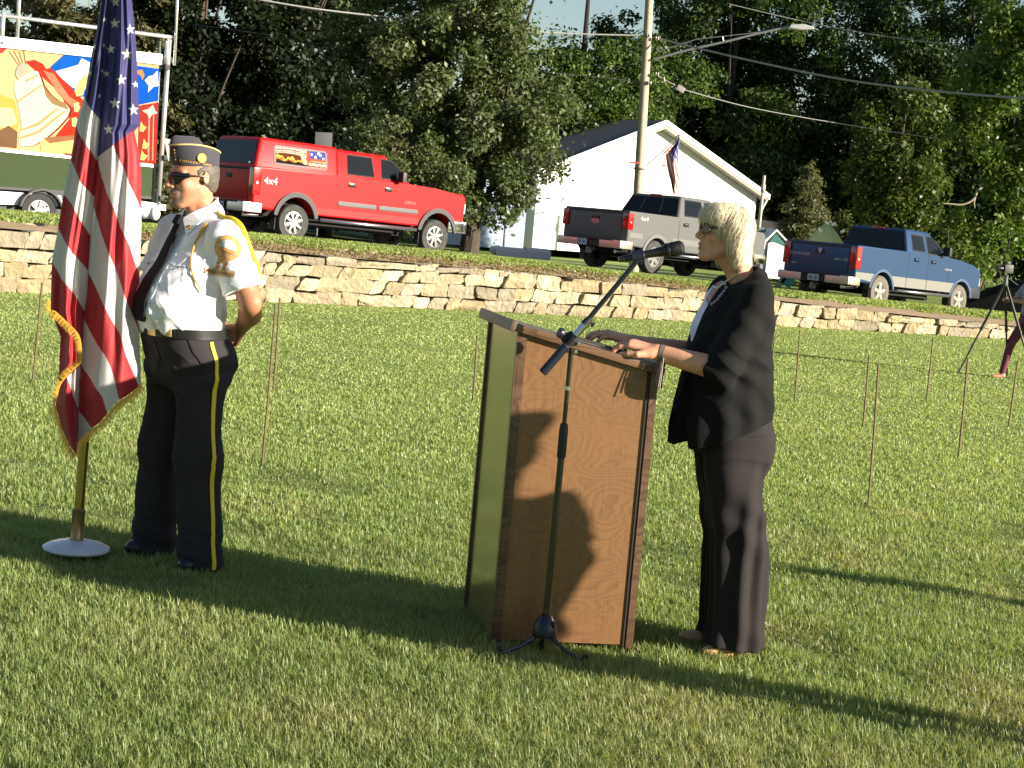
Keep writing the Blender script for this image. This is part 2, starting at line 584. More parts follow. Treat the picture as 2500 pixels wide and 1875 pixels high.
M_SKIN = mat("skin", rough=.5, vcol=True, sub=.05, spec=.4, bump=(160, .25, .002), noise=(45, .22, (.36, .13, .08)))
M_SHIRT = mat("white_shirt_cloth", (.84, .84, .88), .75, vcol=False, bump=(55, .10, .004), sheen=.1)
M_BLACKCLOTH = mat("black_trouser_cloth", (.030, .026, .029), .9, noise=(60, .35, (.040, .034, .037)), sheen=.0, bump=(40, .15, .004), spec=.25)
M_VCLOTH = mat("printed_cloth", rough=.7, vcol=True)
M_BLACKLEATHER = mat("black_leather", (.012, .012, .013), .35)
M_GOLD = mat("gold_thread", (.80, .50, .05), .5, spec=.4)
M_BRASS = mat("brass", (.70, .52, .22), .3, 1.0)
M_CHROME = mat("chrome", (.75, .76, .78), .12, 1.0)
M_YELLOW = mat("yellow_braid", (.85, .62, .03), .6)
M_GLASSD = mat("dark_lens", (.004, .004, .005), .06, spec=.6)

# ---------------- man with garrison cap
def smooth_path(pts, sub):
    pts = np.array(pts, float); n = len(pts)
    out = []
    for i in range(n-1):
        p0, p1, p2, p3 = pts[max(i-1, 0)], pts[i], pts[i+1], pts[min(i+2, n-1)]
        for k in range(sub):
            t = k/sub
            out.append(.5*((2*p1)+(-p0+p2)*t+(2*p0-5*p1+4*p2-p3)*t*t+(-p0+3*p1-3*p2+p3)*t**3))
    out.append(pts[-1])
    return np.array(out)
def captop(y): return .136-.9*(y+.02)**2*1.4-.10*(y+.1)*.6
def smooth_top(fn, o, rot):
    def f(p):
        q = (p-o) @ rot
        return np.maximum(fn(p), q[:, 2]-captop(q[:, 1]))
    return f
def build_man():
    root = empty("person", (-1.372, 7.40, 0), R(-43), "man in white uniform shirt, black tie, sunglasses and garrison cap, hands behind his back", "person")
    hr = rotM(5, 0, -8)
    ho = np.array((-.012, -.030, 1.637))
    s = 1.0
    ZS = .985
    def zs(fn):
        return lambda p: fn(np.stack([p[:, 0], p[:, 1], p[:, 2]/ZS], 1))
    hd = xf(zs(union(head_items(True, 0, s), .02)), ho, hr)
    torso_rows = [(.93, 0, -.02, .170, .155), (1.0, 0, -.044, .174, .172), (1.06, 0, -.062, .182, .192), (1.12, 0, -.064, .185, .188),
                  (1.2, 0, -.046, .186, .168), (1.3, 0, -.006, .190, .138), (1.38, 0, .018, .180, .116), (1.435, 0, .030, .150, .096),
                  (1.48, 0, .036, .098, .078), (1.525, 0, .034, .066, .06)]
    torso = loft(torso_rows, 2.2)
    rin = [(r[0], r[1], r[2], r[3]-.012, r[4]-.012) for r in torso_rows]
    LS, LE, LW = (.183, .018, 1.398), (.285, .085, 1.140), (.07, .215, 1.015)
    RS, RE, RW = (-.183, .018, 1.398), (-.30, .055, 1.150), (-.10, .20, 1.02)
    arms = [(cap(LS, LE, .052, .045), .03), (cap(LE, (.21, .145, 1.085), .047, .046), .02), (cap((.21, .145, 1.085), LW, .046, .030), .02),
            (cap(RS, RE, .052, .045), .03), (cap(RE, RW, .046, .030), .02)]
    hands = hand_items(LW, (-.85, .25, -.35), (.2, .9, .1), 1, .5)+hand_items(RW, (.75, .3, -.5), (-.2, .9, 0), -1, .4)
    legs = []
    for sg in (1, -1):
        legs += [(cap((.09*sg, 0, .88), (.145*sg, -.01, .47), .085, .058), .04), (cap((.13*sg, -.01, .47), (.158*sg, .02, .08), .055, .04), .03),
                 (cap((.158*sg, .02, .05), (.16*sg, -.06, .035), .03, .025), .03)]
    body = union([hd, (cap((0, .036, 1.40), (0, .002, 1.58), .058, .050), .02), (cap((0, .0, 1.43), (-.008, -.045, 1.55), .034, .020), .015),
                  (loft(rin), .02), (ell((0, .0, .88), (.165, .13, .12)), .04)]+arms+hands+legs, .02)
    def tone(V, c):
        q = (V-ho) @ hr/s
        x, y, z = q[:, 0], q[:, 1], q[:, 2]/ZS
        face = (V[:, 2] > 1.44)
        arm_ = (V[:, 2] < 1.35)
        c = blend(c, arm_*.6, (.36, .15, .075))
        # moustache and goatee stubble
        ang = np.exp(-((z+.057)/.011)**2)*(np.abs(x) < .036)*(y < -.065)
        go = np.exp(-((z+.105)/.024)**2)*np.exp(-(x/.030)**2)*(y < -.05)
        sides = np.exp(-((np.abs(x)-.031)/.008)**2)*(z < -.055)*(z > -.11)*(y < -.06)
        st = np.clip((ang+go+.9*sides)*1.6, 0, .95)*face
        c = blend(c, st, (.15, .12, .105))
        c = blend(c, .8*np.exp(-((z+.0725)/.0035)**2-(x/.02)**2)*(y < -.075)*face, (.28, .10, .08))
        c = blend(c, .45*np.exp(-((z+.03)/.03)**2-((np.abs(x)-.045)/.03)**2)*face, (.60, .24, .16))
        hair = (z > .008-.9*(y-.03))*(y > .022)*(z > -.06)*(z < .09)*face*(np.abs(x) < .0795)
        c = blend(c, hair*1.0, (.26, .22, .18))
        return c
    b = body_obj("body", body, (-.40, -.28, .0), (.40, .34, 1.80), .0046, M_SKIN, root, skin_tone((.56, .265, .15), tone))
    # hair round the back and temples
    hfn = xf(union([ell((0, .022*s, .02*s), (.081*s, .094*s, .080*s)), (ell((0, .06*s, -.035*s), (.06*s, .045*s, .05*s)), .03)]), ho, hr)
    hcut = cut(hfn, (ho+hr @ np.array((0, -.012, 0)), hr @ np.array((0, -1, -.35))), (ho+np.array((0, 0, .085)), (0, 0, 1)),
               (ho+hr @ np.array((0, .03, -.055)), hr @ np.array((0, -.25, -1))))
    hh = union([hcut, (xf(ell((.083*s, .010, -.012), (.02, .024, .036)), ho, hr), .004, '-'), (xf(ell((-.083*s, .010, -.012), (.02, .024, .036)), ho, hr), .004, '-')])
    hh = disp(hh, lambda p: .0010*np.sin(210*p[:, 2]+60*p[:, 1])*np.sin(150*p[:, 1]+40*p[:, 2]))
    body_obj("hair", hh, (-.12, -.10, 1.52), (.12, .10, 1.76), .004, mat("grey_hair", rough=.6, vcol=True), root,
             lambda V: np.array((.105, .085, .07))*(1+.18*np.sin(V[:, 2]*390+V[:, 1]*240)*np.sin(V[:, 1]*171))[:, None])
    # shirt
    folds = lambda p: .6*(.006*np.sin(15*np.arctan2(p[:, 0], -p[:, 1]-.03)+3*np.sin(14*p[:, 2]))*np.clip((1.12-p[:, 2])/.12, 0, 1)
                       + .0045*np.sin(30*p[:, 0]+55*p[:, 2]+4*np.sin(11*p[:, 0]+6*p[:, 2]))*np.clip((p[:, 2]-1.0)/.1, 0, 1)
                       + .0035*np.sin(75*p[:, 2]-60*np.abs(p[:, 0])+2*np.sin(30*p[:, 2]))+.004*np.sin(70*p[:, 0]+30*p[:, 2]+3*np.sin(20*p[:, 2]))*np.exp(-((p[:, 2]-1.36)/.08)**2))
    sl = lambda S_, E_, e2: cut(union([cap(S_, E_, .074, .092), ell((S_[0]*.97, S_[1], S_[2]-.02), (.075, .08, .08))], .03), (np.array(E_)+np.array(e2), tuple(np.array(E_)-np.array(S_))))
    shirt = union([torso, (cap((-.160, .020, 1.396), (.160, .020, 1.396), .055), .05), (sl(LS, (.262, .062, 1.20), (0, 0, -.012)), .025),
                   (sl(RS, (-.275, .03, 1.22), (0, 0, 0)), .025), (cap((.12, .024, 1.432), (0, .036, 1.500), .046, .056), .03), (cap((-.12, .024, 1.432), (0, .036, 1.500), .046, .056), .03)], .03)
    shirt_s = shirt
    shirt = disp(shirt, addf(folds, crease(.007, (45, 10, 30), .3, (.02, -.2, 1.05), (.18, .12, .08)), crease(.007, (30, 25, -55), 1., (.15, -.08, 1.30), (.10, .10, .10)), crease(.008, (12, 20, 60), 2., (.25, .05, 1.27), (.09, .12, .09)), crease(.006, (50, 0, 22), 2.2, (.12, -.12, 1.15), (.14, .12, .12)), crease(.006, (-40, 10, 50), .8, (-.14, -.1, 1.3), (.1, .1, .12))))
    shirt = cut(shirt, ((0, .0, 1.500), (0, -.62, 1)), ((0, 0, .978), (0, 0, -1)))
    body_obj("shirt", shirt, (-.42, -.28, .93), (.42, .30, 1.55), .0055, M_SHIRT, root)
    # collar: stand and two pointed leaves
    stand = cut(shell(loft([(1.44, 0, .024, .078, .074), (1.50, 0, .020, .069, .067), (1.56, 0, .016, .067, .065)], 2.0), .007), ((0, 0, 1.522), (0, -.60, 1)), ((0, 0, 1.455), (0, .30, -1)))
    body_obj("collar", stand, (-.12, -.14, 1.38), (.12, .12, 1.58), .003, mat("white_collar", (.86, .86, .90), .7), root)
    for sg in (1, -1):
        lf = MB()
        pts = [(.006, -.082, 1.462), (.062, -.100, 1.402), (.088, -.042, 1.447), (.080, .018, 1.492), (.060, .055, 1.528), (.052, .000, 1.518), (.028, -.052, 1.488)]
        pts = [np.array((sg*a, b_, c_)) for a, b_, c_ in pts]
        q = snap(shirt, np.array(pts), .010); q[4:] = np.array(pts)[4:]; q[0] = pts[0]
        inn = q+np.array((0, .0, -.007))
        lf._add([tuple(v) for v in q]+[tuple(v) for v in inn], [(0, 1, 2, 6), (6, 2, 3, 5), (5, 3, 4), (7, 13, 9, 8), (13, 12, 10, 9), (12, 11, 10), (0, 7, 8, 1), (1, 8, 9, 2), (2, 9, 10, 3), (3, 10, 11, 4)])
        lf.build("collar_leaf", mat("white_collar"), root, False)
    mb = MB()
    for sg in (1,):
        c0 = snap(shirt, np.array([(.056*sg, -.087, 1.428)]), .017)[0]
        n0 = grad(shirt, c0[None])[0]
        mb.lathe([(.0, -.004), (.012, -.004), (.012, .003), (.007, .006), (.0, .006)], c0, n0, 16)
    mb.build("collar_pin", M_BRASS, root)
    # tie
    tf = union([torso, (cap((0, -.050, 1.445), (0, -.105, 1.30), .030), .05)])
    tie = ribbon("tie", tf, [(0, -.085, 1.440), (0, -.12, 1.36), (.002, -.18, 1.26), (.0, -.22, 1.16), (-.002, -.25, 1.07), (-.004, -.24, 1.035)],
                 [.040, .052, .066, .078, .088, .060], .007, mat("black_tie", (.006, .006, .007), .8, spec=.2), root, .008)
    MB().box(snap(tf, np.array([(0, -.080, 1.446)]), .014)[0], (.040, .026, .042), rotM_to(rotM(-25)), .006, .8).build("tie_knot", mat("black_tie"), tie)
    # placket, pocket, buttons
    ribbon("placket", shirt, [(.034, -.15, 1.36), (.04, -.2, 1.24), (.042, -.25, 1.12), (.040, -.24, .99)], .030, .002, mat("white_collar"), root, .001)
    for sg in (1, -1):
        c0 = (.105*sg, -.16, 1.285)
        decal("pocket_flap", shirt, c0, (.42*sg, -1, 0), (0, 0, 1), .115, .05, None, mat("white_collar"), root, 14, 8, .0045,
              mask=lambda u, v: v > -1+.55*np.abs(u)-.02)
        cc = snap(shirt, np.array([(.105*sg, -.16, 1.262)]), .006)[0]
        MB().lathe([(0, -.002), (.0055, -.002), (.0055, .002), (0, .003)], cc, grad(shirt, cc[None])[0], 10).build("button", mat("grey_button", (.2, .2, .22), .4), root)
    # round shoulder patch with figures and scroll
    def patch(u, v):
        c = np.tile(np.array((.80, .80, .82)), (len(u), 1))
        vv = (v-.38)/.60; rr = np.sqrt((u/.84)**2+vv**2)
        c[rr < 1.0] = (.30, .17, .08); c[rr < .96] = (.58, .34, .10)
        c[rr < .70] = (.35, .20, .10); c[rr < .64] = (.60, .66, .62)
        c[(rr < .60) & (vv > .12+.18*np.cos(9*u))] = (.36, .50, .60)
        c[(rr < .60) & (np.abs(u) < .22) & (vv > 0)] = (.86, .86, .82)
        c[(rr < .62) & (vv < -.05)] = (.48, .22, .08)
        legs = (v < -.05) & (v > -.72) & ((np.abs(np.abs(u+.05)-.22) < .14))
        c[legs] = (.46, .22, .10)
        c[(v < -.1) & (v > -.35) & (np.abs(u+.05) < .30)] = (.55, .30, .12)
        sc = (v+.80-.10*u) 
        band = (np.abs(sc) < .15) & (np.abs(u) < .95)
        c[band] = (.62, .40, .18); c[band & (np.abs(sc) < .07)] = (.36, .20, .12)
        return c
    def pmask(u, v):
        vv = (v-.38)/.60; rr = np.sqrt((u/.84)**2+vv**2)
        return (rr < 1.03) | ((np.abs(u+.05) < .42) & (v < .1) & (v > -.95)) | ((np.abs(v+.80-.10*u) < .2) & (np.abs(u) < .97))
    pc = np.array((.25, -.035, 1.325))
    decal("shoulder_patch", shirt, pc, (.70, -.70, .12), (.20, .12, 1), .132, .178, patch, mat("embroidered_patch", rough=.8, vcol=True), root, 60, 90, .004, mask=pmask)
    # gold shoulder cords
    cordm = mat("ochre_cord", (.62, .30, .03), .6)
    pth = snap(shirt_s, smooth_path([(.128, -.04, 1.445), (.122, -.08, 1.400), (.124, -.105, 1.34), (.140, -.12, 1.28), (.165, -.12, 1.22), (.20, -.095, 1.17)], 6), .008)
    MB().tube([tuple(q) for q in pth], list(np.interp(np.linspace(0, 1, len(pth)), [0, .15, .3, 1], [.007, .007, .0045, .0035])), 8).build("shoulder_cord", cordm, root)
    pth = snap(shirt_s, smooth_path([(.10, .02, 1.49), (.15, .02, 1.475), (.20, .03, 1.46), (.25, .05, 1.42), (.285, .07, 1.36), (.31, .085, 1.29), (.33, .09, 1.23)], 6), .004)
    MB().tube([tuple(q) for q in pth], list(np.interp(np.linspace(0, 1, len(pth)), [0, .3, .6, 1], [.006, .012, .011, .003])), 8).build("shoulder_braid", M_YELLOW, root)
    # trousers
    tr = [loft([(.76, 0, .0, .150, .12), (.80, 0, .0, .176, .145), (.86, 0, -.002, .186, .158), (.92, 0, -.012, .184, .166), (.975, 0, -.03, .178, .168), (1.012, 0, -.035, .178, .170)], 2.3)]
    for sg in (1, -1):
        tr += [(cap((.088*sg, .0, .84), (.130*sg, -.008, .47), .104, .094), .05), (cap((.128*sg, -.008, .47), (.172*sg, .012, .02), .092, .096), .05),
               (ell((.075*sg, .085, .865), (.09, .085, .105)), .05)]
    tf2 = union(tr, .05)
    tf2 = disp(tf2, lambda p: .0045*np.sin(38*p[:, 2]+14*p[:, 1]+3*np.sin(9*p[:, 2]+4*p[:, 0]))*np.exp(-((p[:, 2]-.10)/.12)**2)
               + .0035*np.sin(30*p[:, 0]+22*p[:, 2]+2*np.sin(20*p[:, 1]))*np.clip((p[:, 2]-.1)/.2, 0, 1)
               + .005*np.sin(60*p[:, 2]-35*np.abs(p[:, 0]-.05))*np.exp(-((p[:, 2]-.83)/.06)**2)
               - .004*np.exp(-(p[:, 1]+.0)**2*0-((np.abs(np.abs(p[:, 0])-.03-(.47-np.minimum(p[:, 2], .8))*0.3))/.01)**2)*0)
    tf2 = disp(tf2, addf(crease(.009, (20, 10, 55), .4, (.14, -.02, .50), (.12, .14, .12)), crease(.010, (10, 15, 62), 1.2, (.16, 0, .12), (.14, .14, .08)), crease(.010, (25, 10, 62), .2, (-.16, 0, .14), (.14, .14, .09)), crease(.008, (45, -10, 40), 1.9, (.06, -.14, .83), (.12, .08, .08)), crease(.008, (-20, 10, 50), 2.0, (-.12, -.05, .48), (.1, .1, .12))))
    tf2 = cut(tf2, ((0, 0, 1.008), (0, 0, 1)), ((0, 0, .006), (0, .12, -1)))
    body_obj("trousers", tf2, (-.34, -.24, 0), (.34, .24, 1.04), .006, M_BLACKCLOTH, root)
    sf = cut(union(tr, .05), ((0, 0, 1.03), (0, 0, 1)))
    ribbon("side_stripe", tf2, [(.19, -.02, .965), (.21, -.005, .90), (.205, .0, .85), (.196, -.004, .80), (.205, -.006, .68), (.222, -.01, .47), (.25, .0, .25), (.268, .005, .02)],
           .019, .002, M_YELLOW, root, .003, 14)
    # pocket edge, fly
    ribbon("pocket_edge", tf2, [(.150, -.12, .975), (.168, -.10, .92), (.19, -.06, .865)], .005, .003, mat("black_seam", (.006, .006, .006), .8), root, .001)
    ribbon("fly", tf2, [(.012, -.2, .955), (.014, -.2, .88), (.008, -.18, .82)], .03, .002, M_BLACKCLOTH, root, .002)
    # belt
    bp = [(.178*math.sin(t)*1.0, -.033-.170*math.cos(t), .992) for t in np.linspace(0, 2*math.pi, 41)]
    belt = ribbon("belt", cut(union(tr, .05), ((0, 0, 1.05), (0, 0, 1))), bp, .040, .005, M_BLACKLEATHER, root, .002, 2)
    for (bx, wv) in ((.022, .050), (.118, .020)):
        q = snap(sf, np.array([(bx, -.2, .992)]), .007)[0]
        nn = grad(sf, q[None])[0]
        mbk = MB().box(q, (wv, .036, .006), rotM_to(np.array(frame(nn))), .0015)
        mbk.build("belt_buckle" if wv > .03 else "belt_keeper", mat("gold_plate", (.72, .48, .16), .35, .35), belt)
    # shoes
    for sg in (1, -1):
        o = np.array((.158*sg, .035, 0)); ry = rotM(0, 0, 16*sg)
        sh = xf(cut(union([ell((0, .02, .055), (.042, .06, .055)), (ell((0, -.055, .034), (.045, .095, .040)), .03), (ell((.0, -.085, .030), (.047, .065, .032)), .02)]), ((0, 0, .0), (0, 0, -1))), o, ry)
        body_obj("shoe", sh, (min(o[0]-.12, o[0]-.02), -.26, -.01), (o[0]+.12, .15, .13), .005, M_BLACKLEATHER, root)
    # sunglasses
    sg_root = None
    lens = xf(union([cut(shell(ell((0, -.014*s, -.002*s), (.081*s, .101*s, .080*s)), .0035), ((0, -.052*s, 0), (0, 1, 0)), ((0, 0, 0), (0, 1, 0)))]), ho, hr)
    def lcut(p):
        q = (p-ho) @ hr/s
        x = np.abs(q[:, 0]); z = q[:, 2]
        top = .021-.10*np.maximum(x-.03, 0)
        bot = -.031+np.maximum(.012-x, 0)*2.2+np.maximum(x-.040, 0)*.9
        return np.maximum(np.maximum(lens(p), (z-top)*s), (bot-z)*s)
    sgl = body_obj("sunglasses", lcut, (-.12, -.20, 1.56), (.12, .06, 1.72), .0024, M_GLASSD, root)
    mb = MB()
    for sd_ in (1, -1):
        pts = [ho+hr @ (np.array(v)*s) for v in ((.066*sd_, -.066, .008), (.079*sd_, -.03, .006), (.083*sd_, .01, .004), (.080*sd_, .03, -.006))]
        mb.tube([tuple(q) for q in pts], .0028, 6)
    mb.build("temple_arm", M_BLACKLEATHER, sgl)
    # garrison cap
    cm = mat("navy_cap_cloth", (.035, .033, .045), .8, sheen=.2, noise=(80, .3, (.05, .045, .06)))
    capo = ho+np.array((0, .0, 0)); cr = rotM(3, 0, -8)
    def caprow(rows, n): return xf(loft(rows, n), capo, cr)
    outer = caprow([(.044, 0, .010, .080, .102), (.075, 0, .008, .080, .106), (.150, 0, .004, .070, .115)], 2.0)
    outer0 = outer
    inner = caprow([(.08, 0, -.02, .050, .088), (.140, 0, -.035, .036, .074), (.158, 0, -.040, .022, .060), (.166, 0, -.045, .010, .045)], 2.0)
    # side walls dip at the back: trim with a slanted plane
    outer = smooth_top(outer, capo, cr)
    capfn = union([outer, inner], .003)

    cp = body_obj("cap", capfn, (-.13, -.20, 1.66), (.13, .17, 1.84), .004, cm, root)
    # piping follows top edge of the side wall
    pip = []
    for t in np.linspace(0, 2*math.pi, 61):
        y = .004+.113*-math.cos(t)
        pip.append(capo+cr @ np.array((.072*math.sin(t), y, captop(y))))
    pip = np.array(pip)
    for _ in range(10):
        q = (pip-capo) @ cr; q[:, 2] = captop(q[:, 1]); pip = capo+q @ cr.T
        g_ = grad(outer0, pip); pip = pip-(outer0(pip)-.001)[:, None]*g_
    MB().tube([tuple(q) for q in pip], .0035, 6, cap=False).build("piping", mat("pale_gold_piping", (.75, .55, .22), .5), cp)
    def pt(y, z):
        q = capo+cr @ np.array((.12, y, z)); return q
    c1 = snap(outer, project(outer, pt(-.006, .088)[None], -(cr @ np.array((1, 0, .25)))), .003)[0]
    n1 = grad(outer, c1[None])[0]
    em = MB().lathe([(0, -.002), (.0195, -.002), (.0195, .0015), (.0165, .003), (.0155, .001), (.010, .001), (.009, .0035), (0, .0045)], c1, n1, 24)
    for k in range(16):
        fr = np.array(frame(n1)); a = 2*math.pi*k/16
        em.box(c1+fr @ np.array((.0165*math.cos(a), .0165*math.sin(a), .0022)), (.004, .0035, .003))
    em.build("emblem", mat("gold_emblem", (.88, .62, .04), .45, .0), cp)
    # embroidered letter strokes under the emblem (too small to read in the photograph)
    lm = MB()
    for (y0, y1, z0) in ((-.082, -.079, .061), (-.074, -.012, .060), (.004, .040, .058)):
        y = y0
        while y < y1+.001:
            c2 = snap(outer, project(outer, pt(y, z0-.10*(y+.04))[None], -(cr @ np.array((1, 0, 0)))), .0012)[0]
            n2 = grad(outer, c2[None])[0]
            fr = rotM_to(np.array(frame(n2)))
            hgt_ = .0085*(1 if random.random() < .8 else .8)
            lm.box(c2, (.0017, hgt_, .0012), fr)
            if random.random() < .6: lm.box(c2+np.array(fr) @ np.array((.0014, random.choice((-.003, 0, .003)), 0)), (.0022, .0017, .0012), fr)
            y += .0058
    for z in (.060, .074, .088, .100):
        c2 = snap(outer, (capo+cr @ np.array((.035, -.13, z)))[None], .0012)[0]
        lm.box(c2, (.005, .006, .002), rotM_to(np.array(frame(grad(outer, c2[None])[0]))))
    lm.build("lettering", mat("ochre_thread", (.70, .42, .10), .6), cp)
    return root
def rotM_to(a):
    return Matrix([[float(a[i][j]) for j in range(3)] for i in range(3)])

# ---------------- woman at the lectern
def hair_strands(name, fn, n, starts, stop, width, length, material, parent, tonef, part_x=0.0, seed=3, lift=.005, side=.0):
    rg = np.random.default_rng(seed)
    p = snap(fn, starts(rg, n), 0)
    off = rg.uniform(-.001, lift, n)
    steps = 16
    L = length*rg.uniform(.75, 1.1, n)
    path = [p.copy()]
    alive = np.ones(n, bool)
    wob = rg.normal(0, .10, (n, 2))
    for k in range(steps):
        nr = grad(fn, p)
        g = np.zeros_like(p); g[:, 2] = -1
        g[:, 0] += wob[:, 0]+np.sign(p[:, 0]-part_x)*.35*np.exp(-k/3); g[:, 1] += wob[:, 1]-side*np.exp(-k/5)
        t = g-nr*(g*nr).sum(1)[:, None]
        tl = np.linalg.norm(t, axis=1)
        t = np.where(tl[:, None] > .25, t/np.maximum(tl, 1e-6)[:, None], t*4*0+np.stack([np.sign(p[:, 0]-part_x), wob[:, 1], -np.ones(n)*.3], 1))
        t /= np.linalg.norm(t, axis=1)[:, None]
        q = snap(fn, p+t*(L/steps)[:, None], 0, 3)
        dead = stop(q)
        q = np.where((dead & alive)[:, None] | ~alive[:, None], p+t*(L/steps)[:, None]*.25, q)
        alive &= ~dead
        p = q
        path.append(p.copy())
    path = np.array(path)
    V = []; nn = steps+1
    side_v = []
    for k in range(nn):
        d = path[min(k+1, nn-1)]-path[max(k-1, 0)]
        d /= np.maximum(np.linalg.norm(d, axis=1), 1e-9)[:, None]
        nr = grad(fn, path[k])
        s = np.cross(d, nr); s /= np.maximum(np.linalg.norm(s, axis=1), 1e-9)[:, None]
        w = width*(1-.75*(k/steps)**3)
        c = path[k]+nr*(off+.0012)[:, None]
        V.append(np.stack([c-s*w/2, c+nr*w*.35, c+s*w/2], 1))
    V = np.stack(V, 1)           # n, nn, 3, 3
    idx = np.arange(n*nn*3).reshape(n, nn, 3)
    f1 = np.stack([idx[:, :-1, 0], idx[:, :-1, 1], idx[:, 1:, 1], idx[:, 1:, 0]], -1).reshape(-1, 4)
    f2 = np.stack([idx[:, :-1, 1], idx[:, :-1, 2], idx[:, 1:, 2], idx[:, 1:, 1]], -1).reshape(-1, 4)
    tn = tonef(rg, n)
    tn = np.repeat(np.repeat(tn[:, None, None, :], nn, 1), 3, 2)
    kk = np.linspace(0, 1, nn)[None, :, None, None]
    me = npmesh(name, V.reshape(-1, 3), np.concatenate([f1, f2]), tn.reshape(-1, 3), smooth=True)
    return link(name, me, material, parent)

def build_woman():
    base = np.array((.935, 6.70, 0.0))
    TH = -72
    root = empty("person", tuple(base), R(TH), "blonde woman in black jacket and black trousers speaking at the wooden lectern", "person")
    Rz = rotM(0, 0, TH)
    def L_(x, y, z): return Rz.T @ (np.array((x, y, z))-base)     # world -> local
    hr = rotM(-3, 0, -3)
    ho = L_(.750, 6.70, 1.603)
    s = .89; HK = .90
    hd = xf(union(head_items(False, .007, s), .02), ho, hr)
    LS, RS = np.array((.152, -.112, 1.372)), np.array((-.152, -.112, 1.372))
    LE = L_(.765, 6.465, 1.098); LW = L_(.528, 6.520, 1.135)
    RE = L_(.80, 6.92, 1.12); RW = L_(.450, 6.72, 1.152)
    # hands in world space directions
    def ld(v): return Rz.T @ np.array(v, float)
    lh = hand_items(LW, ld((-1, .30, .22)), ld((.22, -.25, 1)), -1, (.45, .50, .58, .66), 1.14, (.7, .2))
    rh = hand_items(RW, ld((-1, -.10, .22)), ld((.20, -.1, 1)), 1, (.32, .40, .42, .50), 1.14, (.8, .3))
    items = [hd, (cap((0, -.080, 1.37), ho+hr @ np.array((0, .026, -.06)), .048, .045), .025),
             (cap((0, -.075, 1.375), ho+hr @ np.array((0, -.015, -.085)), .026, .020), .014),
             (cap((.02, -.095, 1.37), ho+hr @ np.array((.035, .02, -.08)), .012, .010), .012),
             (loft([(.85, 0, -.06, .14, .09), (1.0, 0, -.10, .13, .10), (1.2, 0, -.13, .14, .105), (1.32, 0, -.12, .14, .080), (1.38, 0, -.10, .10, .055), (1.41, 0, -.085, .06, .045)]), .02),
             (ell((0, -.08, .88), (.13, .09, .12)), .04), (cap(LS, LE, .038, .038), .02), (cap(LE, LW, .047, .031), .02), (cap(RS, RE, .038, .038), .02), (cap(RE, RW, .042, .027), .02)]
    for sg in (1, -1):
        items += [(cap((.075*sg, -.08, .84), (.085*sg, -.04, .45), .07, .05), .04), (cap((.085*sg, -.04, .45), (.085*sg, -.01, .07), .048, .035), .03),
                  (cap((.085*sg, .0, .045), (.09*sg, -.08, .028), .028, .022), .03)]
    body = union(items+lh+rh, .02)
    def tone(V, c):
        q = (V-ho) @ hr/s
        x, y, z = q[:, 0], q[:, 1], q[:, 2]
        face = (V[:, 2] > 1.44)
        lip = np.exp(-((z+.066)/.006)**2-(x/.022)**2)+np.exp(-((z+.087)/.007)**2-(x/.02)**2)
        c = blend(c, .8*lip*(y < -.08)*face, (.42, .13, .12))
        c = blend(c, .9*(np.exp(-((z+.076)/.004)**2-(x/.017)**2))*(y < -.07)*face, (.12, .03, .03))
        c = blend(c, .4*np.exp(-((z+.03)/.03)**2-((np.abs(x)-.045)/.03)**2)*face, (.66, .26, .17))
        c = blend(c, .8*np.exp(-((z-.022)/.004)**2)*(np.abs(x) < .045)*(y < -.07)*face, (.35, .25, .15))
        c = blend(c, .25*(np.sin(V[:, 2]*260+V[:, 0]*60) > .6)*(V[:, 2] < 1.49)*(V[:, 2] > 1.38), (.42, .17, .10))
        return c
    body_obj("body", body, (-.36, -.78, 0), (.38, .22, 1.74), .0036, M_SKIN, root, skin_tone((.70, .36, .225), tone))
    # hair: smooth bob plus strands
    hbase = union([ell((0, .012, .028), (.086, .098, .086)), (cap((.0, .045, .02), (0, .078, -.140), .062, .052), .05),
                   (cap((.072, .035, .01), (.084, .05, -.125), .032, .020), .03), (cap((-.072, .035, .01), (-.084, .05, -.125), .032, .020), .03),
                   (cap((.072, .012, .03), (.085, .020, -.085), .022, .012), .03), (cap((-.072, .012, .03), (-.085, .020, -.085), .022, .012), .03),
                   (ell((0, -.050, .055), (.070, .050, .045)), .03), (ell((0, .116, -.158), (.06, .024, .012)), .03)], .03)
    hcut = union([hbase, (ell((0, -.125, -.085), (.078, .125, .108)), .01, '-'), (ell((0, -.10, -.20), (.07, .15, .12)), .02, '-')], .02)
    hcut = cut(hcut, ((0, 0, -.138), (0, -.2, -1)))
    hcut0 = hcut
    hsc = xf(lambda p: hcut0(p/HK)*HK, ho, hr)
    hfin = disp(hsc, lambda p: .0022*np.sin(150*p[:, 1]+25*p[:, 2]+60*p[:, 0])+.0012*np.sin(330*p[:, 1]+10*p[:, 2]))
    HM = mat("blonde_hair", rough=.42, vcol=True, spec=.4, sub=0)
    def htone(V):
        q = (V-ho) @ hr
        k = .5+.5*np.sin(150*q[:, 1]+25*q[:, 2]+60*q[:, 0]+1.5*np.sin(40*q[:, 1]))
        c = np.array((.66, .57, .42))*(1-k)[:, None]+np.array((.24, .16, .08))*k[:, None]
        return c
    hb = body_obj("hair", hfin, (-.16, ho[1]-.16, 1.40), (.16, ho[1]+.20, 1.74), .0032, HM, root, htone)
    def starts(rg, n):
        v = rg.normal(size=(n, 3)); v /= np.linalg.norm(v, axis=1)[:, None]
        v[:, 2] = np.abs(v[:, 2])*.9+.05
        q = v*np.array((.086, .098, .086))+np.array((0, .012, .028))
        return ho+HK*q @ hr.T
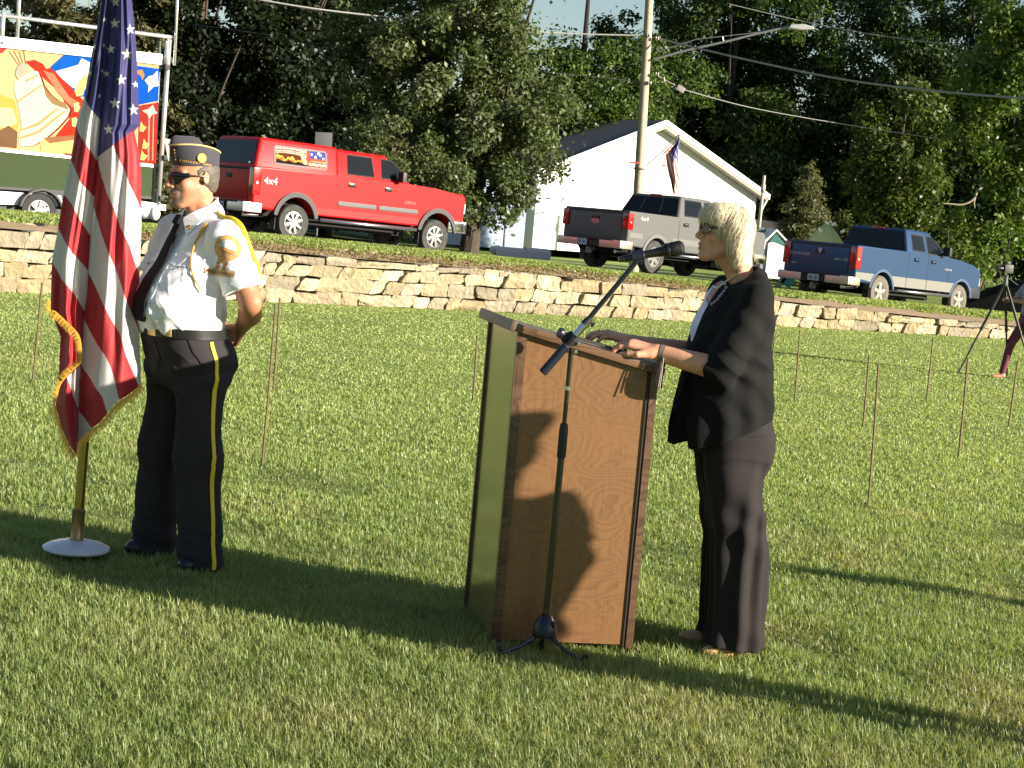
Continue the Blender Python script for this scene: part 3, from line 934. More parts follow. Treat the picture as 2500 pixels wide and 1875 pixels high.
    def stop(p):
        q = (p-ho) @ hr/HK
        infront = (q[:, 1] < -.035) & (q[:, 2] < .012+.05*np.sin(90*q[:, 0])*.1)
        return infront | (q[:, 2] < -.172-.10*(q[:, 1]-.05)) | ((q[:, 1] < .008) & (q[:, 2] < -.085))
    def tf(rg, n):
        k = rg.random(n)[:, None]
        k = np.clip(k*1.5-.6, 0, .8)
        return np.array((.78, .68, .49))*(1-k)+np.array((.34, .24, .14))*k
    hair_strands("strand", hsc, 5500, starts, stop, .0028, .30, HM, hb, tf, side=.5)
    hb.children[0]["kind"] = "stuff"
    hair_strands("flyaway_strand", hsc, 420, starts, stop, .0018, .34, HM, hb, tf, side=.5, seed=9, lift=.016)["kind"] = "stuff"
    # glasses
    gl = MB()
    for sd_ in (1, -1):
        a = ho+hr @ (np.array((.033*sd_, -.098, -.002))*s)
        nrm = hr @ np.array((.30*sd_, -1, -.05))
        fr = frame(nrm)
        pts = [a+np.array(fr) @ np.array((.026*math.cos(t), .018*math.sin(t)-.003*math.cos(2*t), 0)) for t in np.linspace(0, 2*math.pi, 25)]
        gl.tube([tuple(q) for q in pts], .0022, 6, cap=False)
        pts = [ho+hr @ (np.array(v)*s) for v in ((.058*sd_, -.088, .008), (.082*sd_, -.045, .010), (.090*sd_, .0, .006), (.092*sd_, .02, .002))]
        gl.tube([tuple(q) for q in pts], [.0045, .005, .004, .003], 6)
    gl.tube([tuple(ho+hr @ (np.array(v)*s)) for v in ((-.010, -.108, .004), (0, -.112, .007), (.010, -.108, .004))], .002, 6)
    go = gl.build("glasses", mat("dark_frame", (.03, .02, .02), .3), root)
    le = MB()
    for sd_ in (1, -1):
        a = ho+hr @ (np.array((.033*sd_, -.098, -.002))*s)
        nrm = hr @ np.array((.30*sd_, -1, -.05)); fr = frame(nrm)
        M = fr.to_4x4(); M.translation = Vector(tuple(a-nrm*.0005))
        le.prism([(.025*math.cos(t), .0175*math.sin(t)-.003*math.cos(2*t)) for t in np.linspace(0, 2*math.pi, 20, endpoint=False)], M, .001)
    le.build("lens", mat("grey_lens", (.10, .09, .09), .08, spec=.6), go)
    # jacket
    rows = [(.74, 0, -.140, .190, .175), (.85, 0, -.137, .195, .185), (.95, 0, -.132, .190, .182), (1.05, 0, -.128, .180, .168), (1.15, 0, -.135, .172, .152), (1.23, 0, -.132, .172, .145),
            (1.30, 0, -.118, .174, .130), (1.36, 0, -.104, .158, .105), (1.40, 0, -.090, .120, .082), (1.435, 0, -.075, .070, .062), (1.46, 0, -.07, .052, .052)]
    jt = loft(rows, 2.3)
    def slv(S_, E_, t, r1): 
        E2 = S_+(E_-S_)*1.0
        return cap(S_, E2, .060, r1)
    fa = (LW-LE)/np.linalg.norm(LW-LE); fb = (RW-RE)/np.linalg.norm(RW-RE)
    jk = union([jt, (cap(LS*np.array((.9, 1, 1)), RS*np.array((.9, 1, 1)), .046), .05), (slv(LS, LE, 1, .066), .03), (slv(RS, RE, 1, .064), .03),
                (cut(cap(LE, LE+fa*.13, .062, .056), (LE+fa*.060, fa)), .02), (cut(cap(RE, RE+fb*.13, .064, .058), (RE+fb*.060, fb)), .02),
                (cap((.09, -.08, 1.41), (0, -.065, 1.43), .04, .045), .03), (cap((-.09, -.08, 1.41), (0, -.065, 1.43), .04, .045), .03)], .03)
    sl_in = union([cut(cap(LE, LW, .052, .046), (LE+fa*.045, -fa))])
    vneck = cap((.0, -.33, 1.20), (.0, -.145, 1.44), .020, .070)
    def jf(p):
        wv = np.clip((1.20-p[:, 2])/.4, 0, 1)
        th = np.arctan2(p[:, 0], -(p[:, 1]+.12))
        return (.0065*wv*np.sin(11*th+2*np.sin(6*p[:, 2]))+.002*np.sin(30*p[:, 2]+45*p[:, 1]+2*np.sin(18*p[:, 2]+9*p[:, 0]))+.002*np.sin(55*p[:, 0]-35*p[:, 2]+3*np.sin(13*p[:, 2]))
                + .005*np.sin(70*p[:, 2]+40*p[:, 1]+20*p[:, 0])*np.exp(-(((p[:, 2]-1.10)/.07)**2))*(p[:, 0] > .1))
    jfn = disp(jk, addf(jf, crease(.004, (10, 30, 30), .4, LE+np.array((.02, .03, .04)), (.09, .09, .09)), crease(.003, (20, 45, -38), 1.1, (.15, -.10, 1.26), (.08, .10, .10)), crease(.003, (8, 22, 22), .9, (.14, -.02, 1.08), (.10, .10, .14))))
    hem = ((0, .078, .945), (0, .42, -1))
    jall = union([cut(jfn, hem), (sl_in, .004, '-')], .01)
    # open front below the bust
    wedge = cut(union([loft([(.70, .03, -.34, .075, .10), (.95, .03, -.36, .045, .10), (1.12, .03, -.36, .012, .06)], 2.0)]), ((0, 0, 1.2), (0, 0, 1)))
    jall2 = union([jall, (wedge, .006, '-'), (union([jt]), 0)]) if False else union([jall, (wedge, .006, '-')])
    neck_cut = ell((0, -.150, 1.452), (.062, .105, .050))
    jall2 = union([jall2, (neck_cut, .01, '-')])
    JM = mat("black_jacket_cloth", (.008, .0078, .0078), .9, sheen=.0, noise=(60, .3, (.013, .012, .012)), spec=.2, bump=(70, .15, .003))
    body_obj("jacket", jall2, (-.34, -.62, .72), (.34, .18, 1.50), .005, JM, root)
    body_obj("jacket_lining", cut(loft([(r[0], r[1], r[2]+.012, r[3]-.02, r[4]-.03) for r in rows[:8]], 2.3), ((0, 0, .90), (0, .2, -1))), (-.25, -.36, .75), (.25, .12, 1.37), .008, M_BLACKCLOTH, root)
    # white top in the V of the jacket
    wt = mat("white_knit_top", (.72, .74, .88), .8)
    chest = jall2
    def poly_decal(name, poly, d, material, parent, off, thick=0):
        poly = np.array(poly, float)
        x0, y0 = poly.min(0); x1, y1 = poly.max(0)
        nx, ny = int((x1-x0)/.8)+2, int((y1-y0)/.8)+2
        gx, gy = np.meshgrid(np.linspace(x0, x1, nx), np.linspace(y0, y1, ny), indexing='ij')
        pts = np.array([P(a, b, d) for a, b in zip(gx.ravel(), gy.ravel())])
        vd = pts-np.array((0, 0, EYE)); vd /= np.linalg.norm(vd, axis=1)[:, None]
        loc = (pts-base) @ Rz; vdl = vd @ Rz
        q = loc.copy()
        for _ in range(60): q = q+vdl*((chest(q)-off)*.7)[:, None]
        ins = inpoly(gx.ravel(), gy.ravel(), poly) & (np.abs(chest(q)-off) < .004)
        idx = np.arange(nx*ny).reshape(nx, ny)
        Fc = np.stack([idx[:-1, :-1], idx[1:, :-1], idx[1:, 1:], idx[:-1, 1:]], -1).reshape(-1, 4)
        Fc = Fc[ins[Fc].all(1)]
        if len(Fc) == 0: print('EMPTY', name); return None
        return link(name, npmesh(name, q, Fc, None, True), material, parent)
    poly_decal("white_top", [(1742, 694), (1722, 716), (1702, 748), (1688, 778), (1683, 806), (1687, 834), (1691, 832), (1703, 800), (1716, 768), (1728, 746), (1740, 726), (1752, 708)], 6.3, wt, root, .002)
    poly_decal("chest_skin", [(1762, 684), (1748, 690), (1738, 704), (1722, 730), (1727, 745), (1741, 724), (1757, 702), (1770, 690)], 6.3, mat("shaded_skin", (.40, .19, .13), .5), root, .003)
    # necklace: chain and shell pendants
    nk = MB()
    wl = [(1806, 664), (1795, 672), (1782, 681), (1768, 690), (1757, 700), (1750, 703), (1744, 700)]
    def onchest(px, py, off=.005):
        p0 = P(px, py, 6.3); vd = p0-np.array((0, 0, EYE)); vd /= np.linalg.norm(vd)
        q = ((p0-base) @ Rz)[None]; v = (vd @ Rz)[None]
        bd = union([chest, body])
        for _ in range(60): q = q+v*((bd(q)-off)*.7)[:, None]
        return q[0]
    nk.tube([tuple(onchest(*w, .004)) for w in wl], .0035, 6)
    nko = nk.build("necklace", mat("silver_chain", (.75, .66, .50), .35, .6), root)
    for (a, b_) in ((1770, 694), (1773, 702), (1768, 711), (1762, 718), (1757, 724), (1752, 731), (1745, 737), (1738, 742)):
        q = onchest(a, b_, .005)
        MB().lathe([(0, -.004), (.006, -.003), (.008, 0), (.005, .004), (0, .005)], q, grad(chest, q[None])[0], 10).build("pendant", mat("shell_pendant", (.30, .27, .33), .35), nko)
    # trousers
    trs = [loft([(.78, 0, -.105, .165, .13), (.85, 0, -.10, .17, .135), (.92, 0, -.09, .165, .135), (1.0, 0, -.08, .15, .12)], 2.2),
           (ell((.07, -.01, .80), (.08, .062, .11)), .05), (ell((-.07, -.01, .80), (.08, .062, .11)), .05)]
    for sg in (1, -1):
        yo = -.022*sg
        trs.append((loft([(.018, .085*sg, -.012+yo, .098, .112), (.10, .085*sg, -.010+yo, .096, .108), (.25, .085*sg, -.012+yo, .094, .106), (.43, .085*sg, -.030+yo, .094, .106),
                          (.60, .085*sg, -.068+yo, .098, .108), (.72, .088*sg, -.088+yo, .096, .112), (.84, .080*sg, -.100, .095, .118)], 2.0), .035))
    tfn = union(trs, .04)
    tfn = disp(tfn, lambda p: .0075*np.sin(7.5*np.arctan2(p[:, 0]-.085*np.sign(p[:, 0]), -(p[:, 1]+.03))+1.2*np.sin(4*p[:, 2])+1.0)*np.clip((.80-p[:, 2])/.3, 0, 1)
               + .003*np.sin(30*p[:, 2]+30*p[:, 1]+2*np.sin(12*p[:, 2])))
    tfn = cut(tfn, ((0, .0, .03), (0, -.08, -1)))
    body_obj("trousers", tfn, (-.24, -.30, 0), (.24, .16, 1.02), .006, mat("brown_black_trousers", (.017, .0135, .0135), .85, noise=(30, .4, (.023, .018, .017)), sheen=.0, spec=.3), root)
    for sg in (1, -1):
        o = np.array((.09*sg, .0, 0)); ry = rotM(0, 0, 8*sg)
        sh = xf(cut(union([ell((0, .02, .030), (.034, .05, .03)), (ell((0, -.09, .022), (.038, .085, .026)), .02)]), ((0, 0, 0), (0, 0, -1))), o, ry)
        body_obj("shoe", sh, (o[0]-.09, -.22, -.01), (o[0]+.09, .10, .08), .004, mat("tan_shoe", (.48, .30, .14), .5), root)
        if sg == 1:
            body_obj("foot", cut(ell((o[0]+.01, -.075, .040), (.026, .055, .03)), ((0, 0, .0), (0, 0, -1))), (o[0]-.05, -.15, 0), (o[0]+.07, 0, .09), .005, mat("foot_skin", (.62, .40, .30), .5), root)
    # watch bracelet and hanging strap
    wr = MB()
    c0 = LE+(LW-LE)*.93; ax = (LW-LE)/np.linalg.norm(LW-LE)
    wr.lathe([(.031, -.009), (.034, -.009), (.034, .009), (.031, .009)], c0, ax, 24)
    wr.build("bracelet", mat("woven_bracelet", (.22, .16, .13), .5, .2), root)
    ss = MB()
    for k in range(4):
        q = c0+np.array((.006*(k-1.5), -.0, -.030)); e = q+np.array((.010*(k-1.5), -.01, -.075-.008*k))
        q = q+Rz.T @ np.array((0, -.033, .02)); e = e+Rz.T @ np.array((0, -.036, 0))
        ss.tube([tuple(q), tuple((q+e)/2+np.array((.001, 0, 0))), tuple(e)], .0028, 6)
    ss.build("tassel", mat("taupe_strap", (.24, .18, .16), .6), root)
    # rings
    return root

def inpoly(x, y, poly):
    poly = np.asarray(poly, float)
    ins = np.zeros(len(x), bool); j = len(poly)-1
    for i in range(len(poly)):
        xi, yi = poly[i]; xj, yj = poly[j]
        c = ((yi > y) != (yj > y))
        if yj != yi: ins ^= c & (x < (xj-xi)*(y-yi)/(yj-yi)+xi)
        j = i
    return ins
# ------------------------------------------------------------ lectern, microphone, flag
def wood_mat(name, c1, c2, scale=1.0, rough=.38, axis='Z', figure=True):
    if name in MATS: return MATS[name]
    mt = bpy.data.materials.new(name); mt.use_nodes = True; nt = mt.node_tree; L = nt.links
    b = nt.nodes["Principled BSDF"]; b.inputs["Roughness"].default_value = rough
    b.inputs["Coat Weight"].default_value = .25; b.inputs["Coat Roughness"].default_value = .25
    tc = nt.nodes.new("ShaderNodeTexCoord"); mp = nt.nodes.new("ShaderNodeMapping")
    L.new(tc.outputs["Object"], mp.inputs[0])
    sc = {'Z': (3.0, 8, 8.0), 'X': (1.6, 10, 10)}[axis]
    mp.inputs["Scale"].default_value = tuple(v*scale for v in sc)
    n1 = nt.nodes.new("ShaderNodeTexNoise"); n1.inputs["Scale"].default_value = .55; n1.inputs["Detail"].default_value = 2.5
    n1.inputs["Roughness"].default_value = .45
    L.new(mp.outputs[0], n1.inputs["Vector"])
    m1 = nt.nodes.new("ShaderNodeMath"); m1.operation = 'MULTIPLY'; m1.inputs[1].default_value = 34 if figure else 20
    L.new(n1.outputs["Fac"], m1.inputs[0])
    m2 = nt.nodes.new("ShaderNodeMath"); m2.operation = 'FRACT'; L.new(m1.outputs[0], m2.inputs[0])
    r1 = nt.nodes.new("ShaderNodeValToRGB"); r1.color_ramp.elements[0].position = .0; r1.color_ramp.elements[1].position = .55
    r1.color_ramp.elements[0].color = (*c2, 1); r1.color_ramp.elements[1].color = (*c1, 1)
    e = r1.color_ramp.elements.new(.97); e.color = (*c1, 1)
    e = r1.color_ramp.elements.new(1.0); e.color = (*c2, 1)
    L.new(m2.outputs[0], r1.inputs[0])
    n2 = nt.nodes.new("ShaderNodeTexNoise"); n2.inputs["Scale"].default_value = 3.0; n2.inputs["Detail"].default_value = 8
    mp2 = nt.nodes.new("ShaderNodeMapping"); L.new(tc.outputs["Object"], mp2.inputs[0])
    mp2.inputs["Scale"].default_value = {'Z': (60, 60, 2), 'X': (2, 60, 60)}[axis]
    L.new(mp2.outputs[0], n2.inputs["Vector"])
    n3 = nt.nodes.new("ShaderNodeTexNoise"); n3.inputs["Scale"].default_value = 3.2; n3.inputs["Detail"].default_value = 3
    L.new(tc.outputs["Object"], n3.inputs["Vector"])
    mx = nt.nodes.new("ShaderNodeMix"); mx.data_type = 'RGBA'; mx.blend_type = 'MULTIPLY'; mx.inputs["Factor"].default_value = .55
    L.new(r1.outputs[0], mx.inputs["A"]); L.new(n2.outputs["Fac"], mx.inputs["B"])
    mx2 = nt.nodes.new("ShaderNodeMix"); mx2.data_type = 'RGBA'; mx2.inputs["B"].default_value = (*c2, 1)
    mr = nt.nodes.new("ShaderNodeMapRange"); mr.inputs[1].default_value = .45; mr.inputs[2].default_value = .8; mr.inputs[4].default_value = .7
    L.new(n3.outputs["Fac"], mr.inputs[0]); L.new(mr.outputs[0], mx2.inputs["Factor"]); L.new(mx.outputs["Result"], mx2.inputs["A"])
    L.new(mx2.outputs["Result"], b.inputs["Base Color"])
    bp = nt.nodes.new("ShaderNodeBump"); bp.inputs["Strength"].default_value = .12; bp.inputs["Distance"].default_value = .002
    L.new(n2.outputs["Fac"], bp.inputs["Height"]); L.new(bp.outputs[0], b.inputs["Normal"])
    MATS[name] = mt
    return mt

def build_lectern():
    ang = .205
    root = empty("lectern", (.012, 6.43, 0), ang, "tall wooden lectern with sloping top, figured oak side and plain front panel", "lectern")
    # local: x along the side panel (towards the woman), y away from the camera, z up
    W, D = .54, .60
    # left end leans in a little towards the top: front face of the lectern
    wd_ = wood_mat("oak_panel", (.285, .142, .060), (.225, .108, .045))
    dk = wood_mat("dark_oak_trim", (.17, .088, .045), (.08, .038, .018), 1.0, .45, 'Z', False)
    rail = wood_mat("oak_rail", (.22, .115, .058), (.11, .052, .026), 1.0, .4, 'X', False)
    gl = mat("grass_tinted_front_panel", (.17, .125, .055), .22, noise=(2.2, .35, (.12, .085, .035)), bump=(25, .05, .002), coat=.3)  # olive of the mirrored grass is put into the panel colour
    zt = lambda x: 1.172-.118*(x/W)
    def board(mb, x0, x1, y0, y1, z0=0.008, dz=0.0):
        vs = [(x0, y0, z0), (x1, y0, z0), (x1, y1, z0), (x0, y1, z0), (x0, y0, zt(x0)-dz), (x1, y0, zt(x1)-dz), (x1, y1, zt(x1)-dz), (x0, y1, zt(x0)-dz)]
        mb._add(vs, [(3, 2, 1, 0), (4, 5, 6, 7), (0, 1, 5, 4), (1, 2, 6, 5), (2, 3, 7, 6), (3, 0, 4, 7)])
    for yy, nm in ((.006, "side_panel"), (D-.018, "side_panel")):
        mb = MB(); board(mb, .018, W-.03, yy, yy+.012, .02); mb.build(nm, wd_, root, False)
    mb = MB(); board(mb, .002, .014, .018, D-.018, .02); mb.build("front_panel", gl, root, False)
    mb = MB(); mb.box((W-.10, D/2, .50), (.012, D-.04, .96)); mb.box((W-.06, D/2, .9), (.09, D-.04, .014)); mb.box((W-.06, D/2, .45), (.09, D-.04, .014)); mb.build("shelf", dk, root, False)
    for (x0, x1, y0, y1) in ((-.002, .028, -.004, .006), (-.008, .002, -.004, .018), (-.008, .002, D-.02, D+.002), (W-.028, W, -.004, .016), (W-.028, W, D-.016, D+.004)):
        mb = MB(); board(mb, x0, x1, y0, y1, .0); mb.build("corner_post", dk, root, False)
    mb = MB(); board(mb, W-.040, W-.030, .000, .0055, .0); mb.build("reveal", mat("dark_gap", (.03, .015, .008), .8), root, False)
    # plinth notch at the foot of the front
    # top: thick dark slab following the slope, with a rounded front edge
    sl = math.atan2(.118, W)
    tp = MB()
    cx, cz = W/2-.004, (zt(-.03)+zt(W+.02))/2+.014
    tp.box((cx, D/2, cz), (W+.058, D+.045, .030), Matrix.Rotation(sl, 3, 'Y'), .008)
    tp.build("top", rail, root)
    fr = MB()
    fr.box((-.030, D/2, zt(-.030)+.016), (.022, D+.062, .042), Matrix.Rotation(sl, 3, 'Y'), .009)
    fr.build("front_edge", mat("taupe_edge", (.13, .085, .06), .5, noise=(20, .4, (.09, .055, .04))), root)
    st = MB(); st.box((W+.012, D/2, zt(W+.012)+.036), (.014, D+.03, .020), Matrix.Rotation(sl, 3, 'Y'), .004); st.build("book_stop", rail, root)
    br = MB(); br.box((W+.006, .03, zt(W)-.028), (.030, .05, .05), None, .003); br.build("bracket", mat("dark_gap"), root)
    # document folder lying on the slope near the low edge
    fo = empty("folder", tuple((root.matrix_basis @ Matrix.Translation((W-.185, .16, zt(W-.185)+.034)))[i][3] for i in range(3)), ang,
               "dark closed folder lying on the lectern top under the woman's hands", "folder")
    m2 = MB(); m2.box((0, 0, .007), (.26, .22, .008), Matrix.Rotation(sl, 3, 'Y'), .003); m2.build("cover", mat("dark_folder", (.05, .040, .035), .5), fo)
    m3 = MB(); m3.box((0, 0, .001), (.25, .21, .0035), Matrix.Rotation(sl, 3, 'Y')); m3.build("pages", mat("paper", (.7, .68, .62), .8), fo)

def build_mic():
    bx, by = .198, 6.335
    blk = mat("black_stand_tube", (.010, .010, .011), .22, .0, coat=.5)
    pl = mat("blue_black_plastic", (.012, .016, .03), .35)
    root = empty("microphone_stand", (bx, by, 0), 0, "black boom microphone stand with chrome joint in front of the lectern", "mic stand")
    mb = MB()
    mb.tube([(0, 0, .13), (.003, 0, .74)], .0125, 14); mb.tube([(.003, 0, .86), (.003, 0, 1.14)], .0085, 12)
    mb.build("pole", blk, root)
    MB().lathe([(.0125, 0), (.0165, .005), (.0165, .10), (.014, .125), (.009, .13)], (.003, 0, .735), (0, 0, 1), 16).build("clutch_sleeve", mat("black_rubber", (.015, .015, .015), .6), root)
    MB().lathe([(.0135, 0), (.0135, .014), (.010, .016)], (.003, 0, .985), (0, 0, 1), 14).build("collar", M_CHROME, root)
    MB().lathe([(.043, 0), (.046, .012), (.040, .045), (.022, .078), (.014, .082)], (0, 0, .075), (0, 0, 1), 20).build("base_hub", pl, root)
    kn = MB(); kn.lathe([(.003, -.02), (.003, 0), (.012, 0), (.013, .012), (.011, .014)], (.022, -.02, .125), (1, -.3, .1), 12); kn.build("tripod_knob", mat("black_rubber"), root)
    for a in (200, 95, 335):
        l = MB(); d = (math.cos(R(a)), math.sin(R(a))); k = .17 if a != 95 else .065
        l.tube([(d[0]*.03, d[1]*.03, .075), (d[0]*k*.55, d[1]*k*.55, .035), (d[0]*k, d[1]*k, .010)], [.008, .0075, .007], 8)
        lo = l.build("leg", mat("grey_leg_tube", (.10, .10, .11), .25, .9), root)
        f = MB(); f.lathe([(.010, -.012), (.012, .0), (.012, .022), (.009, .026)], (d[0]*k, d[1]*k, .013), (0, 0, 1), 10); f.build("rubber_foot", mat("black_rubber"), lo)
    J = np.array((.006, 0, 1.168))
    tip = P(1553, 640, 6.325)-np.array((bx, by, 0)); tail = P(1322, 905, 6.30)-np.array((bx, by, 0))
    j = MB()
    j.lathe([(.004, -.024), (.022, -.022), (.024, 0), (.022, .022), (.004, .024)], J, (.15, -1, .05), 18)
    j.box(J+np.array((-.02, -.0, .008)), (.05, .035, .03), Matrix.Rotation(-.5, 3, 'Y'), .008)
    jo = j.build("swivel", mat("black_rubber"), root)
    k2 = MB(); k2.lathe([(.004, 0), (.004, .014), (.018, .014), (.020, .020), (.019, .028), (.004, .030)], J+np.array((-.028, -.02, .016)), (-.75, -.35, .25), 14); k2.build("swivel_knob", pl, jo)
    k3 = MB(); k3.lathe([(0, 0), (.007, 0), (.007, .006), (0, .007)], J+np.array((.022, -.020, -.012)), (.1, -1, 0), 12); k3.lathe([(0, 0), (.007, 0), (.007, .006), (0, .007)], J+np.array((.014, -.014, -.042)), (.1, -1, 0), 12)
    k3.build("bolt", M_CHROME, jo)
    dv = tip-tail; Lb = np.linalg.norm(dv); dv /= Lb
    tj = np.dot(J-tail, dv); off = J-(tail+dv*tj)+np.array((0, -.028, 0))
    A = tail+off*.6; B_ = tip
    b = MB(); b.tube([tuple(A+dv*.10), tuple(B_)], .0092, 12); bo = b.build("boom", blk, root)
    g = MB(); g.tube([tuple(A-dv*.004), tuple(A), tuple(A+dv*.125), tuple(A+dv*.13)], [.013, .0165, .0165, .012], 14); g.build("counterweight_grip", pl, bo)
    c = MB(); q = A+dv*(tj+.018); c.tube([tuple(q), tuple(q+dv*.05)], .0135, 14); c.build("chrome_clamp", M_CHROME, bo)
    c = MB(); q = A+dv*(tj+.068); c.tube([tuple(q), tuple(q+dv*.035)], [.017, .012], 12); c.lathe([(0, 0), (.003, 0), (.003, .018), (.010, .018), (.010, .026), (0, .027)], q+dv*.02, (.75, -.2, -.5), 10); c.build("clamp_knob", mat("black_rubber"), bo)
    # clip
    a0 = P(1511, 634, 6.325); a1 = P(1652, 607, 6.325)
    md = (a1-a0); md /= np.linalg.norm(md)
    cl = MB(); mc = a0+md*.068-np.array((bx, by, 0))
    cl.tube([tuple(B_+dv*.0), tuple(B_+dv*.022)], [.008, .010], 10)
    cl.lathe([(.0185, -.022), (.0205, -.020), (.0205, .022), (.0185, .024)], mc, md, 16)
    cl.build("clip", pl, bo)
    # microphone
    mroot = empty("microphone", tuple(a0), 0, "black handheld microphone with dark mesh head held in the clip of the stand", "microphone")
    mm = MB(); mm.lathe([(.006, -.002), (.0105, 0), (.0115, .02), (.0125, .06), (.0155, .125), (.019, .160), (.0235, .170)], (0, 0, 0), md, 22); mm.build("handle", mat("satin_black", (.012, .012, .013), .28, coat=.4), mroot)
    mm = MB(); mm.lathe([(.0245, .168), (.0265, .172), (.0265, .182), (.0245, .186)], (0, 0, 0), md, 22); mm.build("ring", mat("dark_ring", (.02, .02, .022), .35, .5), mroot)
    mm = MB(); mm.lathe([(.0235, .184), (.0265, .190), (.0275, .212), (.0265, .226), (.018, .236), (.004, .239)], (0, 0, 0), md, 22)
    mm.build("grille", mat("mesh_grille", (.02, .022, .02), .5, .6, bump=(900, .8, .002)), mroot)
    mm = MB(); mm.box(md*.085+np.array((0, 0, .014)), (.012, .008, .004)); mm.build("switch", mat("dark_ring"), mroot)

# ---------------- flag on its stand
FY = 7.30
def build_flag():
    base = G(181, 1358)
    base = np.array((base[0], 7.36, 0))
    root = empty("flag_stand", tuple(base), 0, "brass coloured flagpole standing in a round white floor base in front of the man", "flagpole")
    MB().lathe([(.134, .02), (.141, .028), (.139, .036), (.11, .052), (.05, .066), (.03, .068)], (0, 0, 0), (0, 0, 1), 40).build("base", mat("pale_enamel_base", (.62, .63, .68), .3, coat=.3), root)
    lean = P(200, 1139, 7.36)-base
    ax = lean/np.linalg.norm(lean)
    ax = np.array((.012, 0, 1.0)); ax /= np.linalg.norm(ax)
    MB().lathe([(.030, 0), (.032, .004), (.027, .012), (.027, .125), (.030, .130), (.022, .135)], (0, 0, .066), ax, 24).build("socket", mat("worn_brass_socket", (.34, .24, .12), .35, .7), root)
    MB().lathe([(.0205, 0), (.0205, 2.55), (.0, 2.56)], ax*.10, ax, 20).build("pole", mat("satin_brass_pole", (.36, .29, .10), .25, .85), root)
    # cloth: two hanging panels with folds, colour areas follow the printed stripes
    sil_y = np.array([-140, 0, 60, 130, 230, 304, 322, 345, 380, 430, 474, 556, 635, 690, 752, 765, 820, 890, 950, 990, 1038, 1086, 1112.])
    sil_l = np.array([268, 248, 238, 224, 207, 186, 183, 180, 174, 163, 155, 142, 127, 125, 124, 126, 147, 143, 140, 136, 148, 168, 186.])
    sil_r = np.array([312, 322, 328, 334, 337, 341, 328, 333, 341, 345, 345, 345, 342, 340, 338, 338, 340, 343, 344, 344, 344, 344, 344.])
    # fold lines (x at each y) of the valley between the left and right halves
    mid_y = [-140, 0, 60, 130, 230, 304, 388, 485, 574, 653, 719, 758, 859, 912, 990, 1077, 1139]
    mid_x = [285, 272, 268, 262, 252, 244, 237, 230, 221, 216, 212, 206, 199, 194, 192, 189, 187]
    H = 640; Wn = 170
    ys = np.linspace(-140, 1139, H)
    X = np.zeros((H, Wn)); Y = np.zeros((H, Wn)); DD = np.zeros((H, Wn))
    u = np.linspace(0, 1, Wn)
    L_ = np.interp(ys, sil_y, sil_l); Rr = np.interp(ys, sil_y, sil_r); Mx = np.interp(ys, mid_y, mid_x)
    for i, y in enumerate(ys):
        l, r, m_ = L_[i], Rr[i], Mx[i]
        x = np.where(u < .5, l+(m_-l)*(u/.5), m_+(r-m_)*((u-.5)/.5))
        X[i] = x; Y[i] = y
    t = (Y-0)/1139
    spread = np.clip(t, 0, 1)
    ul = np.clip(u/.5, 0, 1)[None, :]; ur = np.clip((u-.5)/.5, 0, 1)[None, :]
    left = (u < .5)[None, :]
    depth = np.where(left, .075*np.sin(ul*math.pi)+.010*np.sin(ul*15+2.5*spread), .105*np.sin(ur*math.pi)**.8+.012*np.sin(ur*17+3*spread))
    depth = depth*(.55+.6*spread)+.006*np.sin(60*u[None, :]+6*spread*3)*(1.15-spread)+.006*np.sin(37*u[None, :]-9*spread)
    DD = FY-depth
    # lower hem cuts: bottom edge polygon (photo pixels)
    hem = [(90, -200), (360, -200), (360, 900), (344, 941), (317, 963), (293, 978), (279, 990), (264, 1009), (245, 1033), (216, 1053), (192, 1081), (187, 1112), (168, 1086), (148, 1038), (136, 990), (140, 950), (144, 900), (147, 822), (123, 762), (90, 700)]
    V = np.array([P(a, b, d) for a, b, d in zip(X.ravel(), Y.ravel(), DD.ravel())])
    px, py = X.ravel(), Y.ravel()
    RED, WHITE, BLUE = np.array((.42, .022, .030)), np.array((.66, .62, .60)), np.array((.045, .040, .165))
    c = np.tile(WHITE, (len(px), 1))
    def paint(poly, col): c[inpoly(px, py, np.array(poly, float))] = col
    def curve(pts):
        pts = np.array(sorted(pts, key=lambda q: q[0]), float)
        x0, x1 = pts[0], pts[-1]
        e0 = x0+(x0-pts[1])*3; e1 = x1+(x1-pts[-2])*3
        pts = np.vstack([e0, pts, e1])
        return np.interp(px, pts[:, 0], pts[:, 1])
    isr = px >= np.interp(py, mid_y, mid_x)
    right = [curve([(237, 384), (276, 355), (320, 322), (340, 309)]),
             curve([(276, 355), (290, 388), (305, 417), (316, 450), (332, 481), (343, 507)]),
             curve([(238, 390), (248, 432), (261, 472), (279, 512), (294, 556), (316, 600), (327, 635), (334, 653)]),
             curve([(231, 512), (246, 565), (261, 609), (281, 653), (294, 690), (303, 719), (312, 741), (325, 772)]),
             curve([(216, 666), (233, 700), (250, 739), (271, 780), (293, 816), (308, 869), (327, 912), (337, 941)]),
             curve([(207, 782), (221, 811), (240, 845), (257, 869), (269, 893), (281, 932), (288, 966), (293, 978)]),
             curve([(199, 893), (216, 917), (235, 949), (250, 970), (259, 1000)]),
             curve([(192, 1000), (197, 1009), (209, 1024), (223, 1044)])]
    k = sum((py > b).astype(int) for b in right)
    cr_ = np.array([BLUE, RED, WHITE, RED, WHITE, RED, WHITE, RED, WHITE])[k]
    cr_[(k == 1) & (px < 276)] = WHITE
    kk = (k >= 1) & (py < right[2]) & (px < 276); cr_[kk] = WHITE
    cr_[py < right[0]] = BLUE
    c[isr] = cr_[isr]
